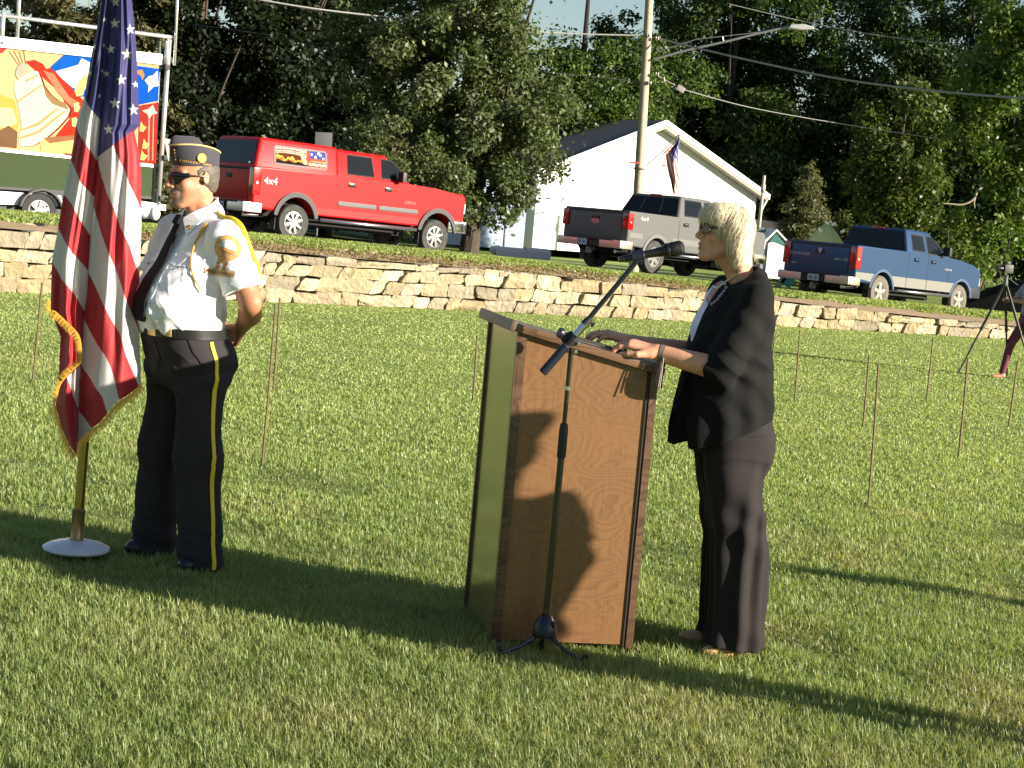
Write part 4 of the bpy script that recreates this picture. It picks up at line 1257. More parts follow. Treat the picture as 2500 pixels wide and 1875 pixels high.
    left = [curve([(196, 200), (205, 232), (214, 255), (226, 272), (243, 290)]),
            curve([(186, 300), (190, 322), (206, 348), (219, 366), (234, 388)]),
            curve([(173, 390), (186, 419), (197, 446), (226, 476)]),
            curve([(155, 474), (175, 498), (190, 529), (208, 556), (221, 576)]),
            curve([(142, 556), (157, 587), (177, 618), (201, 644), (216, 662)]),
            curve([(126, 635), (148, 679), (173, 708), (182, 719), (204, 756)])]
    k = sum((py > b).astype(int) for b in left)
    cl_ = np.array([BLUE, WHITE, RED, WHITE, RED, WHITE, RED])[k]
    c[~isr] = cl_[~isr]
    paint([(163, 922), (197, 891), (195, 912), (192, 1000), (180, 970), (172, 946)], WHITE)
    # stars
    stars = [(196, 8, 13), (282, 5, 13), (280, 57, 14), (318, 72, 14), (228, 113, 10), (270, 120, 13), (310, 132, 15), (218, 178, 10), (260, 180, 9), (296, 195, 14), (331, 206, 9), (281, 252, 15), (326, 268, 15), (265, 316, 14), (255, 48, 6), (254, 111, 6), (249, 173, 5), (242, 234, 6)]
    for (sx, sy, r_) in stars:
        a = np.arctan2(-(py-sy), (px-sx)*1.05)-R(4)
        rr = np.hypot((px-sx)*1.05, py-sy)
        ph = np.mod(a-math.pi/2, 2*math.pi/5); ph = np.minimum(ph, 2*math.pi/5-ph)
        lim = r_*.382*1.0/np.maximum(np.cos(ph-0)*0+np.interp(ph, [0, math.pi/5], [.382, 1.0]), .01)
        lim = r_*math.cos(R(54))*1.0/np.maximum(np.sin(R(54-18)+0*ph)*0+np.cos(math.pi/5*0)*0+1, 1)*0+r_*np.interp(ph/(math.pi/5), [0, .25, .5, .75, 1], [1.0, .66, .51, .42, .382])
        c[rr < lim] = (.78, .76, .66)
    keep = inpoly(px, py, np.array(hem, float))
    idx = np.arange(H*Wn).reshape(H, Wn)
    Fc = np.stack([idx[:-1, :-1], idx[:-1, 1:], idx[1:, 1:], idx[1:, :-1]], -1).reshape(-1, 4)
    Fc = Fc[keep[Fc].all(1)]
    me = npmesh("flag", V, Fc, c, True)
    fm = mat("flag_cloth", rough=.6, vcol=True, sheen=.15, bump=(35, .12, .004))
    nt = fm.node_tree
    # thin cloth lets some light through
    b = nt.nodes["Principled BSDF"]; out = nt.nodes["Material Output"]
    trn = nt.nodes.new("ShaderNodeBsdfTranslucent"); ms = nt.nodes.new("ShaderNodeMixShader"); ms.inputs[0].default_value = .28
    nt.links.new(nt.nodes["Attribute"].outputs["Color"], trn.inputs["Color"])
    nt.links.new(b.outputs[0], ms.inputs[1]); nt.links.new(trn.outputs[0], ms.inputs[2]); nt.links.new(ms.outputs[0], out.inputs[0])
    fl = link("flag", me, fm)
    tag(fl, "large United States flag with gold fringe hanging in folds from the pole beside the man", "flag")
    # gold fringe: rows of short threads along the hems
    def fringe(path, inset, dep, n, length=17):
        pts = smooth_path([(a, b, 0) for a, b in path], 12)[:, :2]
        seg = np.r_[0, np.cumsum(np.hypot(*np.diff(pts, axis=0).T))]
        s_ = np.linspace(0, seg[-1], n)
        qx = np.interp(s_, seg, pts[:, 0]); qy = np.interp(s_, seg, pts[:, 1])
        V = []; Fq = []; T = []
        rg = np.random.default_rng(5)
        for i in range(n-1):
            tx, ty = qx[i+1]-qx[i], qy[i+1]-qy[i]; k = math.hypot(tx, ty); nx_, ny_ = ty/k*inset, -tx/k*inset
            ln = length*rg.uniform(.85, 1.1); dd = dep+.004*math.sin(i*.9)+rg.uniform(-.003, .003)
            hw = k*.62
            a = P(qx[i]-tx/k*hw, qy[i]-ty/k*hw, dd); b_ = P(qx[i]+tx/k*hw, qy[i]+ty/k*hw, dd)
            mx_, my_ = qx[i]+nx_*ln+rg.uniform(-1, 1), qy[i]+ny_*ln+2
            c_ = P(mx_+tx/k*hw*.7, my_, dd-.004); d_ = P(mx_-tx/k*hw*.7, my_, dd-.004)
            o_ = len(V); V += [a, b_, c_, d_]; Fq.append((o_, o_+1, o_+2, o_+3))
            g = rg.uniform(.8, 1.15); T += [np.array((.78, .43, .05))*g]*4
        return V, Fq, T
    for path, ins, dep, n in (
        ([(124, 735), (124, 756), (136, 760), (163, 785), (192, 816), (200, 850), (200, 886)], -1, FY-.135, 130),
        ([(197, 888), (163, 920), (146, 946), (138, 984)], -1, FY-.125, 70),
        ([(343, 938), (317, 963), (293, 978), (279, 990), (264, 1009), (245, 1033), (216, 1053), (192, 1081), (186, 1112)], 1, FY-.11, 190),
        ([(134, 984), (136, 992), (148, 1038), (168, 1086), (186, 1114)], -1, FY-.07, 100)):
        v, f_, t_ = fringe(path, ins, dep, n)
        link("fringe", npmesh("fringe", v, f_, np.array(t_)), mat("gold_fringe", rough=.55, vcol=True, sheen=.2), fl)
# ------------------------------------------------------------ terrain
WALLP = np.array([(-26, 2.0, 1.10), (-17, 11.5, 1.0), (-11, 18.6, .92), (-6.8, 23.0, .82), (-5.0, 24.7, .78), (-3.1, 26.3, .72), (-.44, 28.4, .66), (2.2, 30.2, .58), (4.7, 31.9, .45), (9.6, 34.5, .26), (16, 37.6, .12), (26, 42, .05), (45, 50, .0)])
WS = smooth_path(WALLP, 40)
_d = np.gradient(WS[:, :2], axis=0); _d /= np.linalg.norm(_d, axis=1)[:, None]
WN = np.stack([-_d[:, 1], _d[:, 0]], 1)
WN = np.array([np.convolve(np.pad(WN[:, i], 60, mode='edge'), np.ones(121)/121, 'valid') for i in (0, 1)]).T
WN /= np.linalg.norm(WN, axis=1)[:, None]
def bank_h(zt, n):
    base = np.interp(n, [0, .3, 1.2, 2.2, 5.2, 6.4], [-.03, .0, .07, .12, .13, .08])
    far = np.interp(n, [7.6, 16, 18, 90], [0, .01, .05, .4])-.13-.42*np.maximum(.72-zt, 0)
    k = np.clip((np.asarray(n)-6.2)/1.2, 0, 1)
    return zt+base*(1-k)+far*k
def strip(name, n0, n1, k, material, lift=0.0, jit=0.0, kind="structure", e0=None, e1=None):
    ns = np.linspace(n0, n1, k)
    V = []
    for i in range(len(WS)):
        ph = .12*math.sin(i*.13)+.08*math.sin(i*.41+1) + .05*math.sin(i*.97)
        for j, n in enumerate(ns):
            nn = n
            if e1 and j == k-1: nn += ph*e1
            if e0 and j == 0: nn += ph*e0
            q = WS[i, :2]+WN[i]*nn
            V.append((q[0], q[1], bank_h(WS[i, 2], nn)+lift+(jit*math.sin(i*.7+j*2.1)*math.sin(i*.23-j) if 0 < j < k-1 else 0)))
    idx = np.arange(len(WS)*k).reshape(len(WS), k)
    Fc = np.stack([idx[:-1, :-1], idx[1:, :-1], idx[1:, 1:], idx[:-1, 1:]], -1).reshape(-1, 4)
    o = link(name, npmesh(name, np.array(V), Fc, None, True), material)
    o["kind"] = kind
    return o
def ground_mat(name, c1, c2, c3, s=1.0, rough=.95):
    if name in MATS: return MATS[name]
    mt = bpy.data.materials.new(name); mt.use_nodes = True; nt = mt.node_tree; L = nt.links
    b = nt.nodes["Principled BSDF"]; b.inputs["Roughness"].default_value = rough; b.inputs["Specular IOR Level"].default_value = .15
    tc = nt.nodes.new("ShaderNodeTexCoord")
    n1 = nt.nodes.new("ShaderNodeTexNoise"); n1.inputs["Scale"].default_value = .9*s; n1.inputs["Detail"].default_value = 8; n1.inputs["Roughness"].default_value = .65
    n2 = nt.nodes.new("ShaderNodeTexNoise"); n2.inputs["Scale"].default_value = 14*s; n2.inputs["Detail"].default_value = 6
    L.new(tc.outputs["Object"], n1.inputs["Vector"]); L.new(tc.outputs["Object"], n2.inputs["Vector"])
    r1 = nt.nodes.new("ShaderNodeValToRGB"); r1.color_ramp.elements[0].position = .38; r1.color_ramp.elements[0].color = (*c1, 1)
    r1.color_ramp.elements[1].position = .62; r1.color_ramp.elements[1].color = (*c2, 1)
    L.new(n1.outputs["Fac"], r1.inputs[0])
    mx = nt.nodes.new("ShaderNodeMix"); mx.data_type = 'RGBA'; mx.inputs["B"].default_value = (*c3, 1)
    mr = nt.nodes.new("ShaderNodeMapRange"); mr.inputs[1].default_value = .48; mr.inputs[2].default_value = .68; mr.inputs[4].default_value = .8
    L.new(n2.outputs["Fac"], mr.inputs[0]); L.new(mr.outputs[0], mx.inputs["Factor"]); L.new(r1.outputs[0], mx.inputs["A"])
    L.new(mx.outputs["Result"], b.inputs["Base Color"])
    bp = nt.nodes.new("ShaderNodeBump"); bp.inputs["Strength"].default_value = .35; bp.inputs["Distance"].default_value = .02
    L.new(n2.outputs["Fac"], bp.inputs["Height"]); L.new(bp.outputs[0], b.inputs["Normal"])
    MATS[name] = mt
    return mt
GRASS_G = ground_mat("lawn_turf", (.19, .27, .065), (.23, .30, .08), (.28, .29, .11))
def build_ground():
    mb = MB(); mb.quad((-500, -300, -.004), (500, -300, -.004), (500, 900, -.004), (-500, 900, -.004))
    mb.build("field", GRASS_G, None, False)["kind"] = "structure"
    strip("bank", .25, 7.0, 14, GRASS_G, .0, .012)
    strip("dirt_strip", .22, 1.35, 6, ground_mat("dry_soil", (.40, .27, .17), (.50, .36, .23), (.30, .22, .11), 2.5), .012, .02, e1=1.6)
    strip("road", 6.9, 17.0, 4, mat("asphalt", (.10, .10, .10), .85, noise=(8, .5, (.13, .13, .125)), bump=(60, .4, .01)), .006)
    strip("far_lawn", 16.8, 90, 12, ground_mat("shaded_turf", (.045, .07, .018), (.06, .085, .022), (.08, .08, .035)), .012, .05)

def blades(name, pts, hgt, wid, tone, lean, rg, label=None, cat=None):
    """bent three-vertex-wide blades as one mesh"""
    n = len(pts)
    az = rg.uniform(0, 2*math.pi, n)
    dx, dy = np.cos(az), np.sin(az)
    wx, wy = -dy*wid/2, dx*wid/2
    h = hgt; ln = lean*h
    z0 = pts[:, 2]
    V = np.zeros((n, 5, 3))
    V[:, 0] = np.stack([pts[:, 0]-wx, pts[:, 1]-wy, z0], 1); V[:, 1] = np.stack([pts[:, 0]+wx, pts[:, 1]+wy, z0], 1)
    mx, my = pts[:, 0]+dx*ln*.3, pts[:, 1]+dy*ln*.3
    V[:, 2] = np.stack([mx-wx*.8, my-wy*.8, z0+h*.6], 1); V[:, 3] = np.stack([mx+wx*.8, my+wy*.8, z0+h*.6], 1)
    V[:, 4] = np.stack([pts[:, 0]+dx*ln, pts[:, 1]+dy*ln, z0+h*np.sqrt(np.maximum(1-lean**2*.5, .2))], 1)
    b = np.arange(n)[:, None]*5
    me_f = np.concatenate([b+np.array([[0, 1, 3]]), b+np.array([[0, 3, 2]]), b+np.array([[2, 3, 4]])])
    tn = np.repeat(tone[:, None, :], 5, 1); tn[:, 0:2] *= .8
    o = link(name, npmesh(name, V.reshape(-1, 3), me_f, tn.reshape(-1, 3)), leaf_mat("grass_blade", (1.3, 1.25, .55), .42, .5, .03))
    return o
def vnoise(x, y, s, seed=0):
    r_ = np.random.default_rng(seed); g = r_.random((64, 64))
    x = x*s; y = y*s; xi = np.floor(x).astype(int); yi = np.floor(y).astype(int); fx = x-xi; fy = y-yi
    fx = fx*fx*(3-2*fx); fy = fy*fy*(3-2*fy)
    a = g[xi % 64, yi % 64]; b = g[(xi+1) % 64, yi % 64]; c = g[xi % 64, (yi+1) % 64]; d = g[(xi+1) % 64, (yi+1) % 64]
    return (a*(1-fx)+b*fx)*(1-fy)+(c*(1-fx)+d*fx)*fy
def build_grass():
    rg = np.random.default_rng(11)
    P_, H_, W_, T_, L_ = [], [], [], [], []
    for (y0, y1, dens, h0, w0) in ((4.6, 6.2, 15000, .039, .0033), (6.2, 8.2, 10000, .037, .0041), (8.2, 11, 5600, .033, .0056), (11, 15, 2600, .028, .008), (15, 21, 1300, .022, .011), (21, 36, 520, .020, .017)):
        hw0, hw1 = .33*y0+.5, .33*y1+.6
        area = (hw0+hw1)*(y1-y0)
        n = int(area*dens)
        y = rg.uniform(y0, y1, n); x = rg.uniform(-1, 1, n)*(.33*y+.55)
        # stay in front of the wall
        if y1 > 20:
            yw = np.interp(x, WS[:, 0], WS[:, 1]); k = y < yw-.12; x, y = x[k], y[k]
        cl = vnoise(x, y, 9, 1)*.5+vnoise(x, y, 23, 2)*.5
        k = rg.random(len(x)) < .35+.9*cl
        x, y, cl = x[k], y[k], cl[k]
        n = len(x)
        big = vnoise(x, y, 1.1, 3)*.6+vnoise(x, y, 3.1, 4)*.4
        h = h0*(.55+.55*cl+.25*big)*rg.uniform(.6, 1.25, n)
        tall = rg.random(n) < .006; h[tall] *= 1.7
        dry = np.clip((vnoise(x+7, y, 1.7, 5)-.55)*2.2, 0, 1)*.42+rg.random(n)*.35*(rg.random(n) < .22)
        # low scruffy patches
        patch = np.clip((vnoise(x, y, 2.3, 8)-.74)*6, 0, 1)
        h *= 1-.45*patch
        g = np.stack([.195+.07*rg.random(n), .262+.07*rg.random(n), .080+.03*rg.random(n)], 1)
        d_ = np.array((.40, .36, .18))
        g = g*(1-dry[:, None])+d_*dry[:, None]
        g *= 1.16*(.86+.28*big)[:, None]*np.array((1.04, 1, 1.05))*(1-.35*patch)[:, None]
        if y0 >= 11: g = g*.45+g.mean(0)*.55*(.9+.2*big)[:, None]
        g = g*np.interp(y, [5, 8, 12, 22], [.90, 1.0, 1.2, 1.32])[:, None]  # light painted into the blades: darker near the camera, brighter far off
        P_.append(np.stack([x, y, np.full(n, -.004)], 1)); H_.append(h); W_.append(w0*rg.uniform(.7, 1.3, n)); T_.append(g); L_.append(rg.uniform(.15, .85, n))
    # bank grass
    n = 95000
    i = rg.integers(90, len(WS)-60, n); nn = 1.10+rg.random(n)**.8*5.8
    fr = rg.random(n)
    j = np.minimum(i+1, len(WS)-1)
    b0 = WS[i, :2]*(1-fr[:, None])+WS[j, :2]*fr[:, None]
    q = b0+WN[i]*nn[:, None]
    z = bank_h(WS[i, 2], nn)
    big = vnoise(q[:, 0], q[:, 1], 1.1, 3)
    g = np.stack([.21+.06*rg.random(n), .27+.05*rg.random(n), .075+.02*rg.random(n)], 1)*1.2*(.8+.4*big)[:, None]
    P_.append(np.stack([q[:, 0], q[:, 1], z-.004], 1)); H_.append(.055*rg.uniform(.5, 1.3, n)); W_.append(.045*rg.uniform(.7, 1.3, n)); T_.append(g); L_.append(rg.uniform(.1, .7, n))
    # dry blades on the soil strip
    n = 5000
    i = rg.integers(150, len(WS)-170, n); nn = rg.uniform(.25, 1.7, n)
    q = WS[i, :2]+WN[i]*nn[:, None]
    P_.append(np.stack([q[:, 0], q[:, 1], bank_h(WS[i, 2], nn)], 1)); H_.append(.05*rg.uniform(.5, 1.3, n)); W_.append(.04*rg.uniform(.7, 1.3, n))
    T_.append(np.stack([.24+.05*rg.random(n), .19+.04*rg.random(n), .09+.02*rg.random(n)], 1)); L_.append(rg.uniform(.2, .9, n))
    cat_ = np.concatenate
    o = blades("grass", cat_(P_), cat_(H_), cat_(W_), cat_(T_), cat_(L_), rg)
    tag(o, kind="stuff"); o["label"] = "short mown green grass with straw coloured patches covering the field"; o["category"] = "grass"

def build_wall():
    rg = random.Random(5)
    bm = bmesh.new(); lay = bm.verts.layers.float_color.new("tone")
    seg = np.r_[0, np.cumsum(np.linalg.norm(np.diff(WS[:, :2], axis=0), axis=1))]
    def at(s):
        x = np.interp(s, seg, WS[:, 0]); y = np.interp(s, seg, WS[:, 1]); z = np.interp(s, seg, WS[:, 2])
        nx = np.interp(s, seg, WN[:, 0]); ny = np.interp(s, seg, WN[:, 1])
        return x, y, z, nx, ny
    cols = [(.44, .37, .24), (.50, .43, .30), (.38, .31, .20), (.33, .29, .22), (.46, .37, .22), (.54, .48, .36), (.40, .32, .19), (.30, .27, .21), (.56, .49, .34)]
    s0 = np.interp(-15, WS[:, 0], seg); s1 = np.interp(19, WS[:, 0], seg)
    zc = 0.0; row = 0
    while zc < .95:
        rh = rg.uniform(.15, .22)
        s = s0+rg.uniform(-.4, 0)
        while s < s1:
            w = rg.choice((rg.uniform(.20, .34), rg.uniform(.30, .62), rg.uniform(.28, .48)))
            x, y, zt, nx, ny = at(s+w/2)
            top = zc+rh*rg.uniform(.82, 1.05)
            if zc < zt-.06:
                if top > zt-.03 or zt-top < .07: top = zt-.01+rg.uniform(-.03, .02)
                hh = top-zc
                c = rg.choice(cols); k = rg.uniform(.82, 1.15); c = tuple(v*k for v in c)
                tx, ty = ny, -nx
                # angular block with skewed joints
                sk = rg.uniform(-.03, .13); sk2 = rg.uniform(-.03, .03)
                t = bmesh.new()
                bmesh.ops.create_cube(t, size=1)
                bmesh.ops.subdivide_edges(t, edges=t.edges[:], cuts=2, use_grid_fill=True)
                face = rg.uniform(-.05, .07)
                for v in t.verts:
                    a, b, c_ = v.co
                    r_ = 1-.05*(abs(a*2)**4*abs(c_*2)**4)
                    a2 = a*(w+.004)*r_+sk*c_; z2 = c_*(hh+.004)*r_+sk2*a
                    dep = b*.34
                    if b < -.3:
                        dep -= face*.6+rg.uniform(-.022, .022)+.012*(1-(2*a)**2)*(1-(2*c_)**2)
                        a2 += rg.uniform(-.008, .008); z2 += rg.uniform(-.008, .008)
                    q = (x+tx*a2+nx*(dep+.19), y+ty*a2+ny*(dep+.19), zc+hh/2+z2)
                    v.co = q
                me = bpy.data.meshes.new("t"); t.to_mesh(me); t.free()
                n0 = len(bm.verts)
                bm.from_mesh(me); bpy.data.meshes.remove(me)
                bm.verts.ensure_lookup_table()
                for v in bm.verts[n0:]:
                    kk = rg.uniform(.70, 1.15); v[lay] = (c[0]*kk, c[1]*kk, c[2]*kk, 1)
            s += w
        zc += rh; row += 1
    me = bpy.data.meshes.new("stone_wall")
    bmesh.ops.recalc_face_normals(bm, faces=list(bm.faces))
    bm.to_mesh(me); bm.free()
    me.shade_smooth(); me.set_sharp_from_angle(angle=R(28))
    o = link("stone_wall", me, mat("limestone_block", rough=.9, vcol=True, noise=(6, .7, (.26, .205, .13)), bump=(13, 1.0, .06), spec=.2))
    tag(o, "low dry-stacked retaining wall of cream limestone blocks along the edge of the field", "wall")
    # dark earth behind the joints
    V = []; 
    for i in range(len(WS)):
        for z in (-.05, WS[i, 2]-.05):
            q = WS[i, :2]+WN[i]*.20; V.append((q[0], q[1], z))
    idx = np.arange(len(WS)*2).reshape(-1, 2)
    Fc = np.stack([idx[:-1, 0], idx[1:, 0], idx[1:, 1], idx[:-1, 1]], -1)
    e = link("earth_backing", npmesh("earth_backing", np.array(V), Fc), mat("dark_joint_earth", (.22, .16, .10), .95), o)

# ------------------------------------------------------------ trees
def tree(label, base, hgt, crown, n_leaf, leaf, cols, seed, trunk_r=.22, clumps=70, name="tree", droop=.2, group=None, bias=.75, flat=.7, twigs=14, hollow=.45, cl_r=(.5, 1.1), trunk_top=.62, bark=(.075, .055, .04)):
    """crown: list of (dx, dy, z, rx, ry, rz) ellipsoids"""
    rg = np.random.default_rng(seed)
    root = empty(name, tuple(base), 0, label, "tree", group)
    cr = np.array(crown, float); vol = cr[:, 3]*cr[:, 4]*cr[:, 5]; pr = vol/vol.sum()
    cen = []; rad = []
    for _ in range(clumps):
        e = cr[rg.choice(len(cr), p=pr)]
        v = rg.normal(size=3); v /= np.linalg.norm(v)
        rr = hollow+(1-hollow)*rg.random()**bias
        cen.append(e[:3]+v*e[3:]*rr); rad.append(rg.uniform(*cl_r))
    cen = np.array(cen); rad = np.array(rad)
    w = rad**2; k = rg.choice(len(cen), n_leaf, p=w/w.sum())
    v = rg.normal(size=(n_leaf, 3)); v /= np.linalg.norm(v, axis=1)[:, None]
    r_ = (.35+.65*rg.random(n_leaf)**.6)
    pos = cen[k]+v*(rad[k]*r_)[:, None]*np.array((1, 1, flat))
    pos[:, 2] -= droop*rad[k]*rg.random(n_leaf)**2*1.5
    # a few stragglers break the outline
    st = rg.random(n_leaf) < .05; pos[st] += rg.normal(size=(st.sum(), 3))*.35
    pos[:, 2] = np.maximum(pos[:, 2], .25)
    nr = v*.5+rg.normal(size=(n_leaf, 3))*.7+np.array((0, 0, .45)); nr /= np.linalg.norm(nr, axis=1)[:, None]
    a = np.cross(nr, rg.normal(size=(n_leaf, 3))); a /= np.linalg.norm(a, axis=1)[:, None]
    b = np.cross(nr, a)
    sz = leaf*rg.uniform(.6, 1.35, n_leaf)[:, None]
    V = np.stack([pos-a*sz*.5, pos-b*sz*.30+nr*sz*.06, pos+a*sz*.5, pos+b*sz*.30+nr*sz*.06], 1)
    cols = np.array(cols)
    ct = rg.integers(0, len(cols), len(cen))
    t = cols[ct[k]]*.55+cols[rg.integers(0, len(cols), n_leaf)]*.45
    t = t*rg.uniform(.7, 1.3, n_leaf)[:, None]
    idx = np.arange(n_leaf*4).reshape(-1, 4)
    me = npmesh("crown", V.reshape(-1, 3), idx, np.repeat(t, 4, 0))
    link("crown", me, leaf_mat("tree_leaf", (1.25, 1.35, .5), .34, .45, .022), root)
    tb = MB()
    bark_m = mat("bark_%d" % int(bark[0]*1000), bark, .9, noise=(6, .6), bump=(14, .8, .03))
    top = np.array((rg.uniform(-.3, .3), rg.uniform(-.3, .3), hgt*trunk_top))
    pts = [np.array((0, 0, -.1)), top*.25+rg.normal(size=3)*.06*np.array((1, 1, 0)), top*.55+rg.normal(size=3)*.15*np.array((1, 1, 0)), top]
    pts = smooth_path(pts, 4)
    tb.tube([tuple(q) for q in pts], list(np.linspace(trunk_r*1.15, trunk_r*.25, len(pts))), 9)
    for c in rg.choice(len(cen), min(twigs, len(cen)), replace=False):
        e = cen[c]; f = np.clip(e[2]/hgt*.65, .12, .85)
        s_ = pts[int(f*(len(pts)-1))]
        m_ = (s_+e)/2+np.array((0, 0, .25))+rg.normal(size=3)*.15
        q = smooth_path([s_, m_, e], 3)
        tb.tube([tuple(p_) for p_ in q], list(np.linspace(trunk_r*.40, .02, len(q))), 6)
    tb.build("trunk", bark_m, root)
    return root
def conifer(label, base, hgt, rad, n_leaf, leaf, cols, seed, name="conifer", z0=.4, group=None):
    rg = np.random.default_rng(seed)
    root = empty(name, tuple(base), 0, label, "tree", group)
    nb = 95
    bz = z0+(hgt-z0)*rg.random(nb)**1.05; ba = rg.uniform(0, 2*math.pi, nb)
    bl = rad*(1-(bz-z0)/(hgt-z0))**.85*rg.uniform(.75, 1.1, nb)+.10
    k = rg.choice(nb, n_leaf, p=bl/bl.sum())
    f = rg.random(n_leaf)**.6
    sp = rg.normal(size=(n_leaf, 3))*np.array((.16, .16, .10))*(.5+bl[k][:, None]*.35)
    pos = np.stack([np.cos(ba[k])*bl[k]*f, np.sin(ba[k])*bl[k]*f, bz[k]-.28*bl[k]*f**2], 1)+sp
    nr = rg.normal(size=(n_leaf, 3))+np.array((0, 0, .6)); nr /= np.linalg.norm(nr, axis=1)[:, None]
    a = np.stack([np.cos(ba[k]), np.sin(ba[k]), -.5*np.ones(n_leaf)], 1)+rg.normal(size=(n_leaf, 3))*.4
    a -= nr*(a*nr).sum(1)[:, None]; a /= np.linalg.norm(a, axis=1)[:, None]; b = np.cross(nr, a)
    sz = leaf*rg.uniform(.6, 1.3, n_leaf)[:, None]
    V = np.stack([pos-a*sz*.5, pos-b*sz*.18, pos+a*sz*.5, pos+b*sz*.18], 1)
    cols = np.array(cols); t = cols[rg.integers(0, len(cols), n_leaf)]*rg.uniform(.7, 1.3, n_leaf)[:, None]
    link("crown", npmesh("crown", V.reshape(-1, 3), np.arange(n_leaf*4).reshape(-1, 4), np.repeat(t, 4, 0)), leaf_mat("tree_leaf"), root)
    tb = MB(); tb.tube([(0, 0, -.1), (.02, 0, hgt*.5), (0, 0, hgt*.96)], [.16, .09, .02], 8)
    for i in range(0, nb, 3):
        d = np.array((math.cos(ba[i]), math.sin(ba[i]), 0))
        tb.tube([(0, 0, bz[i]), tuple(d*bl[i]*.85+np.array((0, 0, bz[i]-.22*bl[i])))], [.03, .01], 5)
    tb.build("trunk", mat("bark_75", (.075, .055, .04), .9), root)
    return root
def low(cr_, r_=3.4, z=2.6): return cr_+[(0, -.3, z, r_, 2.4, 2.0)]
def gz(px, py, d):
    """ground height at a point behind the wall"""
    p = P(px, py, d)
    i = np.argmin(np.hypot(WS[:, 0]-p[0], WS[:, 1]-p[1]))
    n = (p[:2]-WS[i, :2]) @ WN[i]
    return np.array((p[0], p[1], bank_h(WS[i, 2], max(n, 0))))
DG = [(.038, .066, .020), (.052, .086, .024), (.030, .052, .016), (.065, .100, .030)]
VD = [(.013, .021, .009), (.019, .030, .011), (.010, .016, .007)]  # near-black leaves carry the left trees' shade in their colour
MG = [(.080, .112, .042), (.105, .142, .055), (.13, .158, .065), (.060, .088, .034), (.14, .155, .075)]
YG = [(.095, .150, .028), (.12, .18, .035), (.075, .125, .025), (.15, .18, .045)]
BG = [(.16, .145, .07), (.13, .125, .06), (.20, .175, .09), (.11, .105, .05)]
def build_trees():
    tree("big bushy broadleaf tree with speckled grey green leaves rising behind the red truck's hood", gz(1148, 560, 50), 14,
         [(-1.3, 0, 7.6, 3.2, 3.0, 4.6), (-.6, 0, 4.8, 3.1, 2.8, 3.2), (.2, -.3, 3.6, 2.0, 2.0, 2.2), (-.9, 0, 11.5, 2.6, 2.5, 3.0), (-3.2, -.2, 5.6, 1.5, 1.4, 1.0), (1.5, -.5, 2.5, 1.3, 1.2, 1.2), (.6, -.6, 1.9, 1.0, 1.1, .9), (-1.2, -.3, 2.4, 1.3, 1.2, 1.1)],
         100000, .150, MG, 21, .27, 300, twigs=10, hollow=.42, cl_r=(.35, .75), bias=.6)
    tree("dense low shrubby tree with brownish seed heads behind the red truck's cab", gz(960, 480, 47), 3.6,
         [(0, 0, 2.0, 1.9, 1.2, 1.5), (1.2, .2, 1.7, 1.2, 1.0, 1.2)], 15000, .12, MG+[(.15, .12, .07), (.12, .15, .04)], 22, .08, 60, name="shrub", cl_r=(.3, .55))
    # trees between the trailer and the big tree, shade put into dark leaf colour
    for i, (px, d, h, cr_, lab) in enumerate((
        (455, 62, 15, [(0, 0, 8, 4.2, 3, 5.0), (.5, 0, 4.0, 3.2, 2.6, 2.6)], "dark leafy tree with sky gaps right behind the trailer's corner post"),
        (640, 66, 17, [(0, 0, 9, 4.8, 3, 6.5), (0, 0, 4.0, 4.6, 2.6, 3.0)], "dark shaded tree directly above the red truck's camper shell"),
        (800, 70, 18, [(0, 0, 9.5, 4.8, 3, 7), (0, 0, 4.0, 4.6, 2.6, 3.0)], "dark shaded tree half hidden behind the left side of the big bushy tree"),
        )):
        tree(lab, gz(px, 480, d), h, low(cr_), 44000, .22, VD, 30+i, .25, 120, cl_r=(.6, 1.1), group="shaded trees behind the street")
    conifer("tall olive brown spruce behind the left end of the trailer", gz(60, 420, 58), 13, 3.4, 34000, .30, BG, 41, "spruce")
    conifer("second olive brown spruce seen beside the flag above the trailer", gz(260, 420, 60), 14, 3.6, 34000, .30, BG, 42, "spruce")
    # trees behind the house and to the right
    R_ = [
        (1385, 78, 19, [(.8, 0, 6.2, 3.2, 3, 4.0)], YG[:3]+DG, 30000, .22, "bright edged green tree between the big bushy tree and the utility pole"),
        (1560, 88, 20, [(1.3, 0, 9.5, 4.3, 3, 6.2), (.4, 0, 4.5, 4.4, 3, 3.5)], DG, 34000, .24, "dark green tree behind the utility pole above the white house"),
        (1760, 84, 20, [(0, 0, 10, 5.0, 3, 6.2), (.5, 0, 5, 4.2, 3, 3.2)], DG+YG[:1], 34000, .24, "dark tree with small sky gaps above the right roof edge of the white house"),
        (1960, 86, 22, [(0, 0, 10, 5.2, 3, 6.5), (0, 0, 5, 4.6, 3, 4.0)], DG, 36000, .24, "dark tree behind the small pale conifer"),
        (2150, 84, 22, [(0, 0, 9, 4.6, 3, 6.5), (.3, -.6, 4.2, 3.6, 3, 2.6)], DG+YG[:1], 38000, .22, "dark spreading tree whose limbs hang over the blue truck's cab"),
        (2330, 82, 21, [(0, 0, 9, 4.6, 3, 6.0), (.3, 0, 4, 3.8, 3, 2.6)], DG, 36000, .22, "dark tree over the blue truck's hood"),
        (2520, 84, 21, [(0, 0, 8.5, 4.6, 3, 6.0), (0, 0, 3.6, 4.2, 3, 2.8)], DG+YG[:1], 36000, .22, "dark tree at the right edge of the picture behind the photographer"),
    ]
    for i, (px, d, h, cr_, cols, n, lf, lab) in enumerate(R_):
        tree(lab, gz(px, 560, d), h, low(cr_, 4.0, 3.2), int(n*1.5), lf*.9, cols, 50+i, .30, 170, twigs=5, bark=(.028, .023, .019), cl_r=(.6, 1.2), group="trees behind the street")
